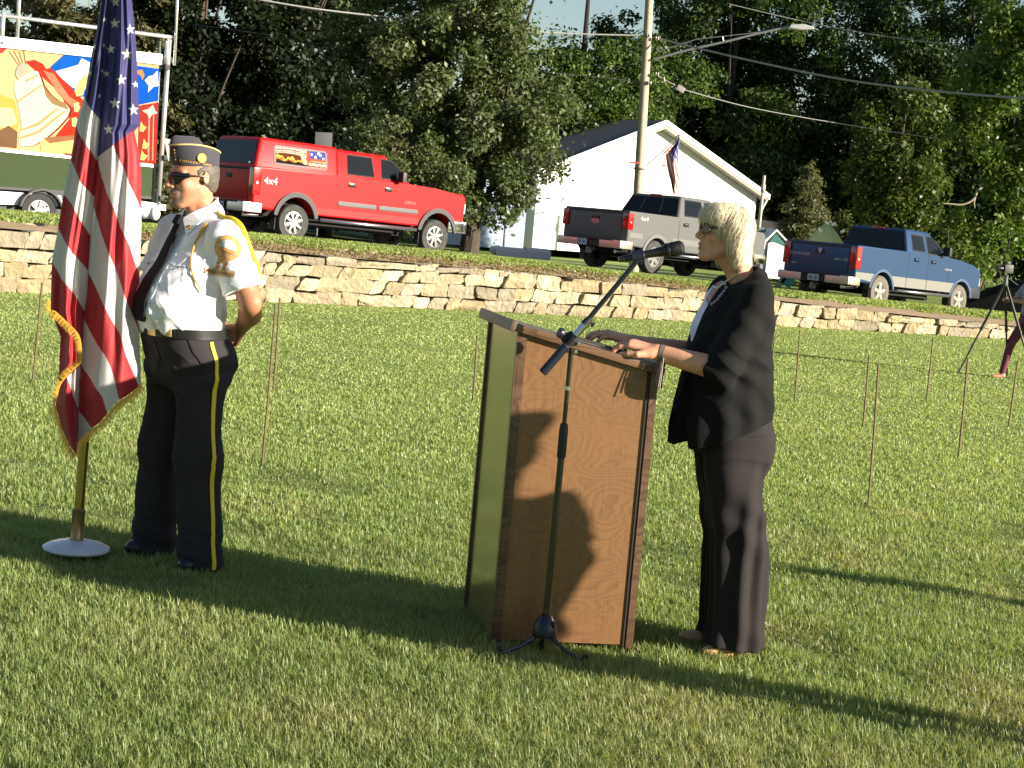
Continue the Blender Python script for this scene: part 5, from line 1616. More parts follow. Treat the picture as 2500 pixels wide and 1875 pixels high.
    # nearer lit hanging foliage at the right
    tree("yellow green tree with sunlit hanging foliage at the upper right", gz(2440, 560, 54), 12, [(.3, -.3, 6.6, 2.4, 1.6, 2.3), (-.6, 0, 5.2, 1.3, 1.2, 1.3), (.9, 0, 9.2, 2.2, 1.5, 2.0), (.1, -.3, 2.7, 1.7, 1.2, 1.7)], 25000, .17, YG, 71, .10, 110, twigs=5, bark=(.028, .023, .019), cl_r=(.35, .7), droop=.8, group="trees behind the street")
    tree("medium green tree with drooping sunlit tips left of the blue truck's roof", gz(2185, 560, 58), 12, [(-.2, 0, 5.0, 1.7, 1.3, 2.4), (.2, 0, 3.4, 1.1, 1.0, 1.0)], 15000, .17, [(.07, .10, .025), (.10, .13, .03), (.055, .08, .02)], 72, .2, 70, cl_r=(.35, .7), droop=.8, group="trees behind the street")
    conifer("small pale green conifer standing right of the white house", gz(1960, 590, 64), 4.6, 1.7, 15000, .17, [(.15, .15, .08), (.12, .125, .06), (.17, .16, .09), (.10, .11, .05)], 43, "conifer")
    conifer("low light green conifer beside the small pale one", gz(2050, 600, 60), 2.9, 1.6, 9000, .16, [(.12, .14, .05), (.10, .12, .04)], 44, "conifer")
    tree("small yellow leaved bush on a bare trunk behind the blue truck's hood", gz(2395, 640, 57.5), 3.2, [(0, 0, 2.35, .55, .5, .35), (.25, 0, 1.8, .4, .4, .3)], 1800, .13, [(.20, .20, .05), (.16, .18, .05)], 73, .11, 14, name="bush", cl_r=(.15, .3), bark=(.16, .12, .08), twigs=8)
    # unseen tall trees added beyond the right edge to shade the trees in view
    for i, (x, y) in enumerate(((47, 67), (50, 75), (54, 83), (60, 91))):
        tree(("first", "second", "third", "last")[i]+" tall unseen tree added beyond the right edge to cast shade", (x, y, .2), 19, [(0, 0, 11, 4.5, 4.5, 7.5), (0, 0, 5, 4, 4, 4)], 9000, .55, DG, 90+i, .35, 90, cl_r=(.9, 1.6), group="trees added beyond the right edge for shade")
    # unseen leaf belt added behind the camera to darken reflections and ambient light
    rg = np.random.default_rng(8)
    n = 60000
    a = rg.uniform(R(-200), R(20), n); rd = rg.uniform(95, 108, n)
    hh = 8+5*vnoise(a*20+40, a*0, 1.3, 9)+2*vnoise(a*60+90, a*0, 1.1, 10)
    pos = np.stack([rd*np.cos(a), rd*np.sin(a)+10, hh*rg.random(n)**.8], 1)
    nr = rg.normal(size=(n, 3)); nr /= np.linalg.norm(nr, axis=1)[:, None]
    a_ = np.cross(nr, rg.normal(size=(n, 3))); a_ /= np.linalg.norm(a_, axis=1)[:, None]; b = np.cross(nr, a_)
    sz = 1.3*rg.uniform(.6, 1.3, n)[:, None]
    V = np.stack([pos-a_*sz*.5, pos-b*sz*.4, pos+a_*sz*.5, pos+b*sz*.4], 1)
    t = np.array(DG)[rg.integers(0, 4, n)]
    o = link("added_woodland_belt", npmesh("added_woodland_belt", V.reshape(-1, 3), np.arange(n*4).reshape(-1, 4), np.repeat(t, 4, 0)), leaf_mat("tree_leaf"))
    tag(o, "unseen woodland belt added behind the camera to darken reflections", "woodland", kind="stuff")
    # pale dead limb
    db = MB()
    w = [P(x, y, 56) for x, y in ((2398, 455), (2385, 468), (2380, 482), (2366, 494), (2345, 500), (2322, 498), (2304, 497))]
    o0 = w[0].copy()
    db.tube([tuple(q-o0) for q in smooth_path(w, 3)], list(np.linspace(.05, .02, 19)), 7)
    w2 = [P(x, y, 56) for x, y in ((2380, 482), (2378, 496), (2380, 508))]
    db.tube([tuple(q-o0) for q in w2], [.03, .02, .012], 6)
    o = db.build("dead_branch", mat("pale_dead_wood", (.42, .36, .27), .9), None); o.location = tuple(o0)
    tag(o, "bare pale dead branch hanging out of the dark trees above the blue truck", "branch")
    # hedge mass closing the far side of the street
    rg = np.random.default_rng(3)
    n = 90000
    x = rg.uniform(-30, 62, n); 
    dpt = np.interp(x, [-30, -12, 0, 14, 30, 62], [62, 72, 92, 96, 86, 84])+rg.uniform(-2.5, 2.5, n)
    hh = 4.2+2.2*vnoise(x+40, dpt*0, .22, 9)+1.0*vnoise(x+40, dpt*0, .8, 10)
    z = .2+hh*rg.random(n)**.8
    pos = np.stack([x, dpt, z], 1)
    nr = rg.normal(size=(n, 3))+np.array((.2, -.4, .5)); nr /= np.linalg.norm(nr, axis=1)[:, None]
    a = np.cross(nr, rg.normal(size=(n, 3))); a /= np.linalg.norm(a, axis=1)[:, None]; b = np.cross(nr, a)
    sz = .36*rg.uniform(.6, 1.3, n)[:, None]
    V = np.stack([pos-a*sz*.5, pos-b*sz*.3, pos+a*sz*.5, pos+b*sz*.3], 1)
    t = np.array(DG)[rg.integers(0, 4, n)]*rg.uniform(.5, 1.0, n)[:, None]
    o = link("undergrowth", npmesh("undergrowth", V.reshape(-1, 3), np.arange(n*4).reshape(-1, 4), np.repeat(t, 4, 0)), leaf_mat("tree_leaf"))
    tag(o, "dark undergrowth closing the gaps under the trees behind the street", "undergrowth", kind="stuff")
# ------------------------------------------------------------ vehicles
def circ(cx, cz, r, a0, a1, n): return [(cx+r*math.cos(R(a)), cz+r*math.sin(R(a))) for a in np.linspace(a0, a1, n)]
PRX = Matrix(((1, 0, 0, 0), (0, 0, 1, 0), (0, 1, 0, 0), (0, 0, 0, 1)))     # polygon (x, z) extruded along +y
def plate_M(side_y, off=0): return Matrix(((1, 0, 0, 0), (0, 0, -1, -side_y-off), (0, 1, 0, 0), (0, 0, 0, 1)))  # outward = -y
def wheel(root, x, y, r, wdt, rimm, spokes, tyre_m, sgn=-1, letters=False):
    w = bpy.data.objects.new("wheel", None); COL.objects.link(w); w.parent = root; zs_ = root.scale[2]; w.location = (x, y, r/zs_); w.scale = (1, 1, 1/zs_)
    t = MB(); rr = r*.60
    t.lathe([(rr, -wdt/2), (r*.93, -wdt/2), (r*.985, -wdt*.38), (r, -wdt*.25), (r, wdt*.25), (r*.985, wdt*.38), (r*.93, wdt/2), (rr, wdt/2), (rr*.97, wdt*.3), (rr*.97, -wdt*.3), (rr, -wdt/2)], (0, 0, 0), (0, 1, 0), 40, False)
    t.build("tyre", tyre_m, w)
    m = MB(); s = sgn
    m.lathe([(rr*1.02, -wdt*.40), (rr*1.02, -wdt*.46), (rr*.93, -wdt*.47), (rr*.86, -wdt*.30), (rr*.86, wdt*.3), (rr, wdt*.4)] if s < 0 else
            [(rr*1.02, wdt*.40), (rr*1.02, wdt*.46), (rr*.93, wdt*.47), (rr*.86, wdt*.30), (rr*.86, -wdt*.3), (rr, -wdt*.4)], (0, 0, 0), (0, 1, 0), 36, False)
    for k in range(spokes):
        a = 2*math.pi*k/spokes+.3
        m.box((math.cos(a)*rr*.52, s*wdt*.40, math.sin(a)*rr*.52), (rr*.86, .05, rr*(.34 if spokes < 7 else .22)), Matrix.Rotation(-a, 3, 'Y'), .012)
    m.lathe([(0, -.03), (rr*.25, -.03), (rr*.30, 0), (rr*.24, .028), (0, .034)], (0, s*wdt*.42, 0), (0, s, 0), 20)
    m.lathe([(.001, -.005), (rr*.90, -.005), (rr*.90, .005), (.001, .012)], (0, s*wdt*.24, 0), (0, s, 0), 28)
    mo = m.build("rim", rimm, w)
    hb = MB()
    for k in range(spokes):
        a = 2*math.pi*(k+.5)/spokes+.3
        hb.lathe([(0, 0), (rr*.15, 0), (rr*.15, .012), (0, .014)], (math.cos(a)*rr*.66, s*wdt*.25, math.sin(a)*rr*.66), (0, s, 0), 8)
    hb.build("vent_hole", mat("dark_iron", (.03, .03, .03), .6, .5), mo, False)["kind"] = "stuff"
    for k in range(spokes):
        a = 2*math.pi*(k+.5)/spokes+.3
        pass
    d = MB(); d.lathe([(0, -.01), (rr*.84, -.01), (rr*.84, .01), (0, .01)], (0, 0, 0), (0, 1, 0), 28); d.build("brake_disc", mat("dark_iron", (.03, .03, .03), .6, .5), w)
    return w
def truck(p):
    th = R(p['th']); wb, hw = p['wb'], p['hw']
    wheel_world = P(p['px'], p['py'], p['d'])
    z = p['z']
    right = np.array((math.sin(th), -math.cos(th)))
    o = wheel_world[:2]-right*(hw-.12)
    root = empty("pickup_truck", (o[0], o[1], z), 0, p['label'], "pickup truck")
    root.rotation_euler = (0, R(p.get('pitch', 1.2)), th); root.scale = (1, 1, p.get('zs', 1))
    paint = mat(p['name']+"_paint", p['paint'], p.get('rough', .32), p.get('metal', 0), coat=p.get('coat', .06), spec=.15)
    lower = mat(p['name']+"_lower", p.get('lower', p['paint']), .4, p.get('metal', 0), coat=.05, spec=.2)
    black = mat("black_trim", (.018, .018, .018), .55)
    glass = mat("tinted_glass", (.008, .010, .012), .12, spec=.25)
    tyre = mat(p['name']+"_tyre", p.get('tyre', (.035, .034, .032)), .85, noise=(9, .5, (.09, .085, .075)))
    r, ra = p['r'], p['ra']
    zb, rail, belt, roof = p['zb'], p['rail'], p['belt'], p['roof']
    re, fr, cx0, wsb, wst = p['rear'], p['front'], p['cab0'], p['wsb'], p['wst']
    az = r*.98
    # lower body outline with wheel arches
    a = math.degrees(math.asin(min(.99, (zb-az)/ra))) if zb > az else -math.degrees(math.asin((az-zb)/ra))
    poly = [(-re, zb+.14), (-re+.05, zb+.03)]
    poly += circ(0, az, ra, 180-a, a, 17)
    poly += circ(wb, az, ra, 180-a, a, 17)
    poly += [(wb+fr-.10, zb+.08), (wb+fr-.02, zb+.20), (wb+fr, p['nose']-.12), (wb+fr-.02, p['nose']+.04), (wb+fr-.12, p['nose']+.11), (wb+fr-.45, p['hood']-.03), (wb-.1, p['hood']+.02), (wsb+.08, p['hood']+.04), (wsb-.15, belt),
             (cx0+.012, belt), (cx0-.004, rail), (-re, rail)]
    mb = MB(); M = PRX.copy(); M[1][3] = -hw
    mb.prism(poly, M, 2*hw, .045)
    body = mb.build("body", paint, root, True, 12)
    # subtle shoulder crease and shut lines along the visible side
    def side(name, pl, m, off=.004, th_=.012, parent=None, bev=0):
        b = MB(); b.prism(pl, plate_M(hw, off), th_, bev); return b.build(name, m, parent or root, True, 30)
    # plate_M sends +z(extrusion) to -y : start slightly inside the skin
    def rect(x0, z0, x1, z1, c=.0):
        return [(x0+c, z0), (x1-c, z0), (x1, z0+c), (x1, z1-c), (x1-c, z1), (x0+c, z1), (x0, z1-c), (x0, z0+c)] if c else [(x0, z0), (x1, z0), (x1, z1), (x0, z1)]
    seam = mat("seam_black", (.01, .01, .01), .8)
    for x in (cx0, p['seam2'], p['seam3']):
        side("shut_line", rect(x-.006, zb+.06, x+.006, belt-.01), seam, -.008, .010)
    side("sill_strip", rect(.0+ra+.05, zb+.03, wb-ra-.05, zb+.16), lower, -.006, .012) if p.get('twotone') is None else None  # raised strip along the sill in the body colour
    if p.get('twotone'):
        zt = p['twotone']
        z0_ = zb+.01
        ax_ = lambda z_, R_: math.sqrt(max(R_*R_-(z_-az)**2, 0))
        R_ = ra+p['fw']+.006
        zz = [z0_+(zt-z0_)*k/5 for k in range(6)]
        side("lower_panel", [(ax_(q, R_), q) for q in zz]+[(cx0-.01, zt), (cx0-.01, z0_)], lower, -.010, .014)
        side("lower_panel", rect(cx0+.01, z0_, p['seam2']-.01, zt), lower, -.010, .014)
        side("lower_panel", [(p['seam2']+.01, z0_), (p['seam2']+.01, zt)]+[(wb-ax_(q, R_), q) for q in zz[::-1]], lower, -.010, .014)
        side("lower_panel", [(-re+.02, z0_+.10), (-re+.02, zt)]+[(-ax_(q, R_), q) for q in zz[::-1][:5]], lower, -.010, .014)
    # dark running gear
    u = MB(); u.box(((wb+fr-re)/2, 0, .62), (wb+fr+re-.5, 1.35, .34)); u.box((-re+.45, 0, .50), (.5, 1.2, .16)); u.box((.0, 0, r), (.16, 2*hw-.5, .16), None, .03)
    u.tube([(-re+.1, -.55, .52), (-re+.9, -.55, .50), (wb-.8, -.45, .45)], .045, 8); u.box((wb/2, 0, .40), (wb-1.4, 1.0, .18)); u.build("underbody", mat("underbody_black", (.012, .011, .010), .9), root, False)
    ex = MB(); ex.tube([(-re-.03, -hw+.30, .44), (-re+.35, -hw+.32, .45)], [.042, .038], 12); ex.build("exhaust_pipe", M_CHROME, root)
    # greenhouse
    top_in, bot_in = .24, .055
    def hull(x0b, x1b, x0t, x1t, z0, z1, ib, it, bev=.06):
        t = bmesh.new(); v = []
        for (xa, xb, zz, i_) in ((x0b, x1b, z0, ib), (x0t, x1t, z1, it)):
            for xx, s_ in ((xa, -1), (xb, -1), (xb, 1), (xa, 1)):
                v.append(t.verts.new((xx, s_*(hw-i_), zz)))
        for f in ((3, 2, 1, 0), (4, 5, 6, 7), (0, 1, 5, 4), (1, 2, 6, 5), (2, 3, 7, 6), (3, 0, 4, 7)): t.faces.new([v[i] for i in f])
        bmesh.ops.bevel(t, geom=[e for e in t.edges if max(q.co.z for q in e.verts) > z0+.01], offset=bev, segments=4, affect='EDGES', profile=.55)
        b = MB(); b.merge(t); return b
    hull(cx0, wsb, cx0+p.get('rake', .14), wst, belt-.02, roof, bot_in, top_in, .07).build("cab_roof", paint, root, True, 12)
    dzr = roof-(belt-.02)
    def SP(x, zz, off=.003):
        k = (zz-(belt-.02))/dzr
        return (x, -(hw-bot_in-(top_in-bot_in)*k)-off, zz)
    nrm_ = Vector((0, -dzr, (top_in-bot_in))).normalized()
    def pane(name, pts, m, t0, t1, parent):
        """outline points (x, z) on the sloping side"""
        b = MB(); n_ = len(pts)
        vs = [Vector(SP(x, zz, 0))+nrm_*t0 for x, zz in pts]+[Vector(SP(x, zz, 0))+nrm_*t1 for x, zz in pts]
        b._add(vs, [tuple(range(n_)), tuple(range(2*n_-1, n_-1, -1))]+[(i, (i+1) % n_, n_+(i+1) % n_, n_+i) for i in range(n_)])
        return b.build(name, m, parent, False)
    def grow(pts, g):
        c = np.mean(pts, axis=0); return [tuple(np.array(q)+np.sign(np.array(q)-c)*g) for q in pts]
    for pts in p['windows']:
        f_ = pane("window_frame", grow(pts, .028), seam if p.get('darkframe', 1) else black, -.01, .004, root)
        pane("window_pane", pts, glass, .0, .010, f_)
    # rear window
    k0, k1 = .16, .84
    def RP(s_, k, off=.006):
        x = cx0+p.get('rake', .14)*k; yw = hw-bot_in-(top_in-bot_in)*k
        nn = Vector((-dzr, 0, -p.get('rake', .14))).normalized()
        nn = Vector((-dzr, 0, p.get('rake', .14))).normalized()
        return Vector((x, s_*yw, belt-.02+dzr*k))+nn*off
    if not p.get('cap'):
        for (nm, sa, sb, m, off) in (("rear_window_frame", -.93, .93, seam, .004), ("rear_window", -.88, .88, glass, .010)):
            b = MB(); ka, kb = (k0-.05, k1+.04) if m is seam else (k0, k1)
            vs = [RP(sa, ka, off), RP(sb, ka, off), RP(sb, kb, off), RP(sa, kb, off), RP(sa, ka, -.01), RP(sb, ka, -.01), RP(sb, kb, -.01), RP(sa, kb, -.01)]
            b._add(vs, [(0, 1, 2, 3), (7, 6, 5, 4), (0, 4, 5, 1), (1, 5, 6, 2), (2, 6, 7, 3), (3, 7, 4, 0)]); b.build(nm, m, root, False)
        if p.get('slider'):
            for sx in (-.35, .35):
                b = MB(); b.tube([tuple(RP(sx, k0, .014)), tuple(RP(sx, k1, .014))], .012, 6); b.build("window_divider", mat("grey_trim", (.14, .14, .14), .5), root)
    # windscreen
    b = MB(); kx = lambda k: wsb+(wst-wsb)*k
    nn = Vector((dzr, 0, wsb-wst)).normalized()
    vs = [Vector((kx(k), s_*(hw-bot_in-(top_in-bot_in)*k)*.90, belt-.02+dzr*k))+nn*.006 for s_, k in ((-1, .12), (1, .12), (1, .88), (-1, .88))]
    b._add(vs, [(0, 1, 2, 3)]); b.build("windscreen", glass, root, False)
    # brake lamp on the roof edge
    b = MB(); b.box(tuple(RP(0, .97, .012)), (.02, .36, .05), None, .006); b.build("high_brake_lamp", mat("red_lens", (.32, .008, .010), .15, coat=1.0), root)
    # tailgate
    tg = MB(); tg.box((-re-.008, 0, (rail+zb+.16)/2), (.03, 2*hw-.42, rail-zb-.20), None, .012)
    tgo = tg.build("tailgate", paint, root, True, 30)
    lp = MB(); lp.box((-re-.028, 0, rail-.22), (.012, .24, .09), None, .004); lp.build("tailgate_handle", black, tgo)
    cr_ = MB(); cr_.box((-re-.024, 0, rail-.06), (.008, 2*hw-.46, .05), None, .003); cr_.build("tailgate_cap", mat("dull_black", (.03, .03, .03), .7), tgo)
    # tail lamps
    red = mat("red_lens", (.32, .008, .010), .15)
    for s_ in (-1, 1):
        y0 = s_*(hw-.085)
        l = MB(); h0, h1 = p['lamp']
        l.box((-re+.060, y0+s_*.012, (h0+h1)/2), (.20, .185, h1-h0), None, .02)
        lo = l.build("tail_lamp", red, root)
        l = MB(); l.box((-re-.030, y0, h0+(h1-h0)*.42), (.012, .10, (h1-h0)*.16), None, .004); l.box((-re+.06, s_*(hw+.020), h0+(h1-h0)*.45), (.05, .008, (h1-h0)*.09), None, .003)
        l.build("reversing_lens", mat("clear_lens", (.7, .66, .62), .1, coat=1.0), lo)
    # rear bumper
    bm_ = mat(p['name']+"_bumper", *p['bumper'])
    for s_ in (-1, 1):
        b = MB(); b.box((-re-.12, s_*(hw*.5+.16), zb+.03), (.20, hw-.34, .19), None, .04); b.box((-re+.04, s_*(hw-.03), zb+.03), (.40, .07, .19), None, .03)
        b.build("rear_bumper", bm_, root)
    b = MB(); b.box((-re-.09, 0, zb+.02), (.14, .62, .15), None, .02); b.box((-re-.12, 0, zb+.115), (.20, 2*hw-.5, .025), None, .008); b.build("bumper_step", black, root)
    b = MB(); b.box((-re-.185, p.get('plate_y', 0), zb+.03), (.012, .31, .155), None, .003); po = b.build("licence_plate", mat("plate_blue_white", (.45, .52, .60), .4), root)
    b = MB()
    for k in range(7):
        if k != 3: b.box((-re-.194, p.get('plate_y', 0)+.11-.036*k, zb+.02), (.004, .017, .07))
    b.build("plate_characters", mat("plate_ink", (.06, .08, .20), .5), po)
    b = MB(); b.box((-re-.10, 0, zb-.12), (.26, .07, .07), None, .008); b.box((-re-.16, .0, zb-.18), (.05, .16, .10), None, .01); b.build("tow_hitch", mat("hitch_steel", (.25, .22, .19), .5, .6), root)
    # flares
    fm = mat(p['name']+"_flare", p['flare'], .6 if p['flare'][0] < .05 else .35, p.get('metal', 0) if p['flare'][0] > .05 else 0, coat=.2)
    for xc in (0, wb):
        out = circ(xc, az, ra+p['fw'], 180-a*.5, a*.5, 19); inn = circ(xc, az, ra-.012, a*.5, 180-a*.5, 19)
        for s_ in (-1, 1):
            Mx = PRX.copy(); Mx[1][3] = -hw-p['fo'] if s_ < 0 else hw-.02
            b = MB(); b.prism(out+inn, Mx, p['fo']+.02, .012); b.build("fender_flare", fm, root, True, 40)
        for s_ in (-1, 1): MB().box((xc-ra*.97, s_*(hw-.11), r*.80), (.010, .17, .24)).build("mud_flap", black, root, False)
    # wheels
    for xc in (0, wb):
        for s_ in (-1, 1):
            wheel(root, xc, s_*(hw-.15), r, .25, mat(p['name']+"_rim", *p['rim']), p['spokes'], tyre, s_)
    # mirrors, handles, mouldings, steps
    for s_ in (-1, 1):
        b = MB(); b.box((wsb-.42, s_*(hw+.10), belt+.12), (.11, .20, .22), None, .035); b.box((wsb-.38, s_*(hw-.02), belt+.05), (.06, .12, .05), None, .01); b.build("wing_mirror", black, root)
        for x in (p['seam2']-.20-.0, p['seam3']-.22) if p.get('h2', 1) else (p['seam2']-.2,):
            pass
    for x in p['handles']:
        b = MB(); b.box((x, -hw-.008, belt-.16), (.19, .012, .085), None, .02); ho_ = b.build("door_recess", mat("dark_chrome", (.05, .05, .05), .25, .6) , root)
        b = MB(); b.box((x, -hw-.024, belt-.155), (.16, .018, .030), None, .006); b.build("handle", p['hmat'], ho_)
    if p.get('mould'):
        z0 = p['mould']
        for (x0, x1) in ((cx0+.06, p['seam2']-.04), (p['seam2']+.04, wb-ra-.10)):
            o_ = side("side_moulding", rect(x0, z0, x1, z0+.095, .02), mat("dark_grey_moulding", (.07, .065, .07), .5), -.004, .022, bev=.004)
            side("chrome_strip", rect(x0+.01, z0+.008, x1-.01, z0+.024), M_CHROME, .018, .006, o_)
    if p.get('step'):
        b = MB(); b.tube([(ra+.12, -hw-.03, zb-.08), (wb-ra-.12, -hw-.03, zb-.08)], .038, 10); b.build("step_bar", mat("step_steel", (.45, .45, .46), .25, .9), root)
    # front bumper, grille, headlamp
    b = MB(); b.box((wb+fr+.04, 0, zb+.06), (.20, 2*hw-.06, .26), None, .05); b.box((wb+fr-.22, -hw+.02, zb+.06), (.46, .06, .24), None, .025); b.box((wb+fr-.22, hw-.02, zb+.06), (.46, .06, .24), None, .025); b.build("front_bumper", M_CHROME if p['name'] != 'blue' else mat("blue_black_bumper", (.03, .035, .05), .3), root)
    for s_ in (-1, 1):
        b = MB(); b.box((wb+fr-.06, s_*(hw-.17), p['nose']-.20), (.16, .32, .22), None, .03); b.build("headlamp", mat("clear_lens"), root)
    b = MB(); b.box((wb+fr+.005, 0, p['nose']-.22), (.05, 2*hw-.72, .30), None, .02); b.build("grille", M_CHROME, root)
    if p.get('antenna'):
        b = MB(); b.tube([(wb-.55, -hw+.12, p['hood']), (wb-.75, -hw+.12, p['hood']+.80)], [.006, .003], 5); b.build("antenna", mat("grey_trim", (.14, .14, .14), .5), root)
    return root, side, rect, tgo, paint, glass, seam
def side_text(root, body, x, z, size, m, hw, sx=1.0):
    M = basis((x, -hw-.012, z), (1, 0, 0), (0, 0, 1))
    return text_mesh("decal_lettering", body, size, M, m, root, .002, sx)
def build_trucks():
    chrome = M_CHROME
    red = dict(name='red', label="red crew cab pickup truck with camper shell and chrome wheels behind the man", th=41, px=711, py=540, d=38.2, z=.585, zs=1.09, pitch=1.2, wb=3.89, hw=1.0, r=.40, ra=.50,
               paint=(.60, .010, .012), zb=.56, rail=1.40, belt=1.40, roof=1.93, rear=1.10, front=.78, cab0=1.02, seam2=2.15, seam3=3.20, wsb=3.12, wst=2.42, nose=1.22, hood=1.36, rake=.04,
               windows=[[(1.34, 1.47), (2.04, 1.47), (2.00, 1.83), (1.36, 1.83)], [(2.27, 1.47), (3.0, 1.47), (2.93, 1.56), (2.60, 1.80), (2.50, 1.83), (2.29, 1.83)]], handles=(1.42, 2.42), hmat=mat("black_trim", (.018, .018, .018), .55),
               lamp=(.84, 1.36), bumper=((.60, .58, .55), .32, .8), flare=(.035, .035, .038), fw=.085, fo=.045, rim=((.80, .78, .74), .18, .9), spokes=8, mould=.80, step=1, cap=1, plate_y=.0)
    root, side, rect, tgo, paint, glass, seam = truck(red)
    # camper shell
    hw = 1.0; re = 1.10; cx0 = 1.02; z0, z1 = 1.40, 1.965
    t = bmesh.new(); v = []
    for (xa, xb, zz, i_) in ((-re+.0, cx0+.03, z0-.01, .035), (-re+.16, cx0+.03, z1, .17)):
        for xx, s_ in ((xa, -1), (xb, -1), (xb, 1), (xa, 1)): v.append(t.verts.new((xx, s_*(hw-i_), zz)))
    for f in ((3, 2, 1, 0), (4, 5, 6, 7), (0, 1, 5, 4), (1, 2, 6, 5), (2, 3, 7, 6), (3, 0, 4, 7)): t.faces.new([v[i] for i in f])
    bmesh.ops.bevel(t, geom=[e for e in t.edges if max(q.co.z for q in e.verts) > z0+.05], offset=.075, segments=4, affect='EDGES', profile=.55)
    b = MB(); b.merge(t); shell_ = b.build("camper_shell", paint, root, True, 12)
    # rear glass of the shell
    nn = Vector((-(z1-z0), 0, .16)).normalized()
    def RS(s_, k, off): return Vector((-re+.16*k, s_*(hw-.035-.135*k), z0+(z1-z0)*k))+nn*off
    b = MB(); b._add([RS(s_, k, off) for off in (.012, -.01) for s_, k in ((-.93, .06), (.93, .06), (.90, .86), (-.90, .86))], [(0, 1, 2, 3), (7, 6, 5, 4), (0, 4, 5, 1), (1, 5, 6, 2), (2, 6, 7, 3), (3, 7, 4, 0)])
    b.build("rear_glass", glass, shell_, False)
    b = MB(); b.box(tuple(RS(-.80, .08, .02)), (.03, .05, .05), None, .01); b.build("latch", chrome, shell_)
    # side window with printed picture
    ns = Vector((0, -(z1-z0), .135)).normalized()
    def SS(x, zz, off): return Vector((x, -(hw-.035-.135*(zz-z0)/(z1-z0)), zz))+ns*off
    def sp(name, pts, m, o0, o1, par):
        b = MB(); n_ = len(pts); b._add([SS(x, zz, o0) for x, zz in pts]+[SS(x, zz, o1) for x, zz in pts], [tuple(range(n_)), tuple(range(2*n_-1, n_-1, -1))]+[(i, (i+1) % n_, n_+(i+1) % n_, n_+i) for i in range(n_)]); return b.build(name, m, par, False)
    def rr(x0, a0, x1, a1, c=.05): return [(x0+c, a0), (x1-c, a0), (x1, a0+c), (x1, a1-c), (x1-c, a1), (x0+c, a1), (x0, a1-c), (x0, a0+c)]
    fr = sp("side_window_frame", rr(-.62, 1.47, .76, 1.85), mat("window_surround", (.05, .008, .008), .5), -.01, .006, shell_)
    gx, gz_ = np.meshgrid(np.linspace(-.57, .71, 110), np.linspace(1.505, 1.815, 36), indexing='ij')
    V = np.array([tuple(SS(a, b_, .009)) for a, b_ in zip(gx.ravel(), gz_.ravel())])
    u = (gx.ravel()+.57)/1.28; w_ = (gz_.ravel()-1.505)/.31
    c = np.tile(np.array((.20, .07, .03)), (len(u), 1))
    wv = .80+.10*np.sin(u*5+.3); 
    c[(w_ > wv-.10)] = (.75, .66, .58); c[(w_ > wv-.03) & (w_ < wv+.04)] = (.45, .04, .04); c[(w_ > wv-.22) & (w_ < wv-.14)] = (.70, .58, .48)
    hz = .42+.10*np.sin(u*26)+.06*np.sin(u*61)-.20*(u-.2)
    c[(w_ < hz)] = (.80, .52, .14); c[(w_ < hz-.16-.05*np.sin(u*44))] = (.55, .25, .05); c[(w_ < .20+.05*np.sin(u*31)-.04*u)] = (.05, .035, .035)
    c[(np.abs(u-.55-.12*(w_-.5)*-1) < .045) & (w_ > .1) & (w_ < .85)] = (.80, .66, .42)
    c[(u > .62) & (w_ > .45)] = (.60, .14, .10); c[(u > .68) & (w_ > .52)] = (.12, .14, .42); c[(u > .62) & (w_ < .45)] = (.62, .18, .08)
    for (su, sw) in ((.72, .80), (.80, .65), (.90, .82), (.95, .60), (.86, .90)): c[(np.abs(u-su)*4 < .09) & (np.abs(w_-sw) < .08)] = (.78, .78, .80)
    c[(u > .66) & (np.abs(w_-.16-.03*np.sin(u*60)) < .07)] = (.78, .70, .60); c[(u > .70) & (np.abs(w_-.36) < .035)] = (.75, .55, .40)
    idx = np.arange(110*36).reshape(110, 36)
    Fc = np.stack([idx[:-1, :-1], idx[1:, :-1], idx[1:, 1:], idx[:-1, 1:]], -1).reshape(-1, 4)
    c = c**1.2*.62
    link("window_picture", npmesh("window_picture", V, Fc, c), mat("printed_film", rough=.95, vcol=True, spec=.05), fr)
    wm = mat("white_decal", (.75, .68, .64), .5)
    side_text(root, "4x4", -.70, 1.13, .20, wm, hw, 1.15)
    side_text(root, "2500HD", 3.05, 1.02, .085, mat("grey_chrome_decal", (.40, .10, .10), .4), hw, 1.1)
    gray = dict(name='gray', label="grey pickup truck showing its dark tailgate in front of the white house", th=48, px=1588, py=640, d=42.4, z=.455, pitch=1.4, wb=3.68, hw=1.0, r=.40, ra=.485,
                paint=(.125, .126, .122), metal=.0, rough=.45, zb=.58, rail=1.42, belt=1.42, roof=1.95, rear=1.14, front=.88, cab0=.82, seam2=1.92, seam3=3.0, wsb=3.05, wst=2.3, nose=1.22, hood=1.36, rake=.26,
                windows=[[(1.10, 1.49), (1.86, 1.49), (1.84, 1.85), (1.22, 1.85)], [(2.0, 1.45), (2.85, 1.45), (2.50, 1.80), (2.38, 1.85), (2.02, 1.85)]], handles=(1.08, 2.10), hmat=mat("gray_handle", (.12, .12, .12), .35, .4),
                lamp=(.98, 1.37), bumper=((.60, .54, .44), .34, .8), flare=(.17, .168, .165), fw=.07, fo=.02, rim=((.85, .83, .78), .2, .8), spokes=6, tyre=(.04, .04, .04), slider=1, plate_y=.22, step=1)
    root, side, rect, tgo, paint, glass, seam = truck(gray)
    ss = mat("silver_stripe", (.24, .235, .22), .35, .5)
    for (x0, x1) in ((.60, .80), (.84, 1.90), (1.94, 3.06)): side("body_stripe", rect(x0, .76, x1, .90), ss, -.004, .008)
    side("body_stripe", rect(-1.06, .80, -.58, .92), ss, -.004, .008)
    side_text(root, "4x4", -.58, 1.27, .135, wm, 1.0, 1.5)
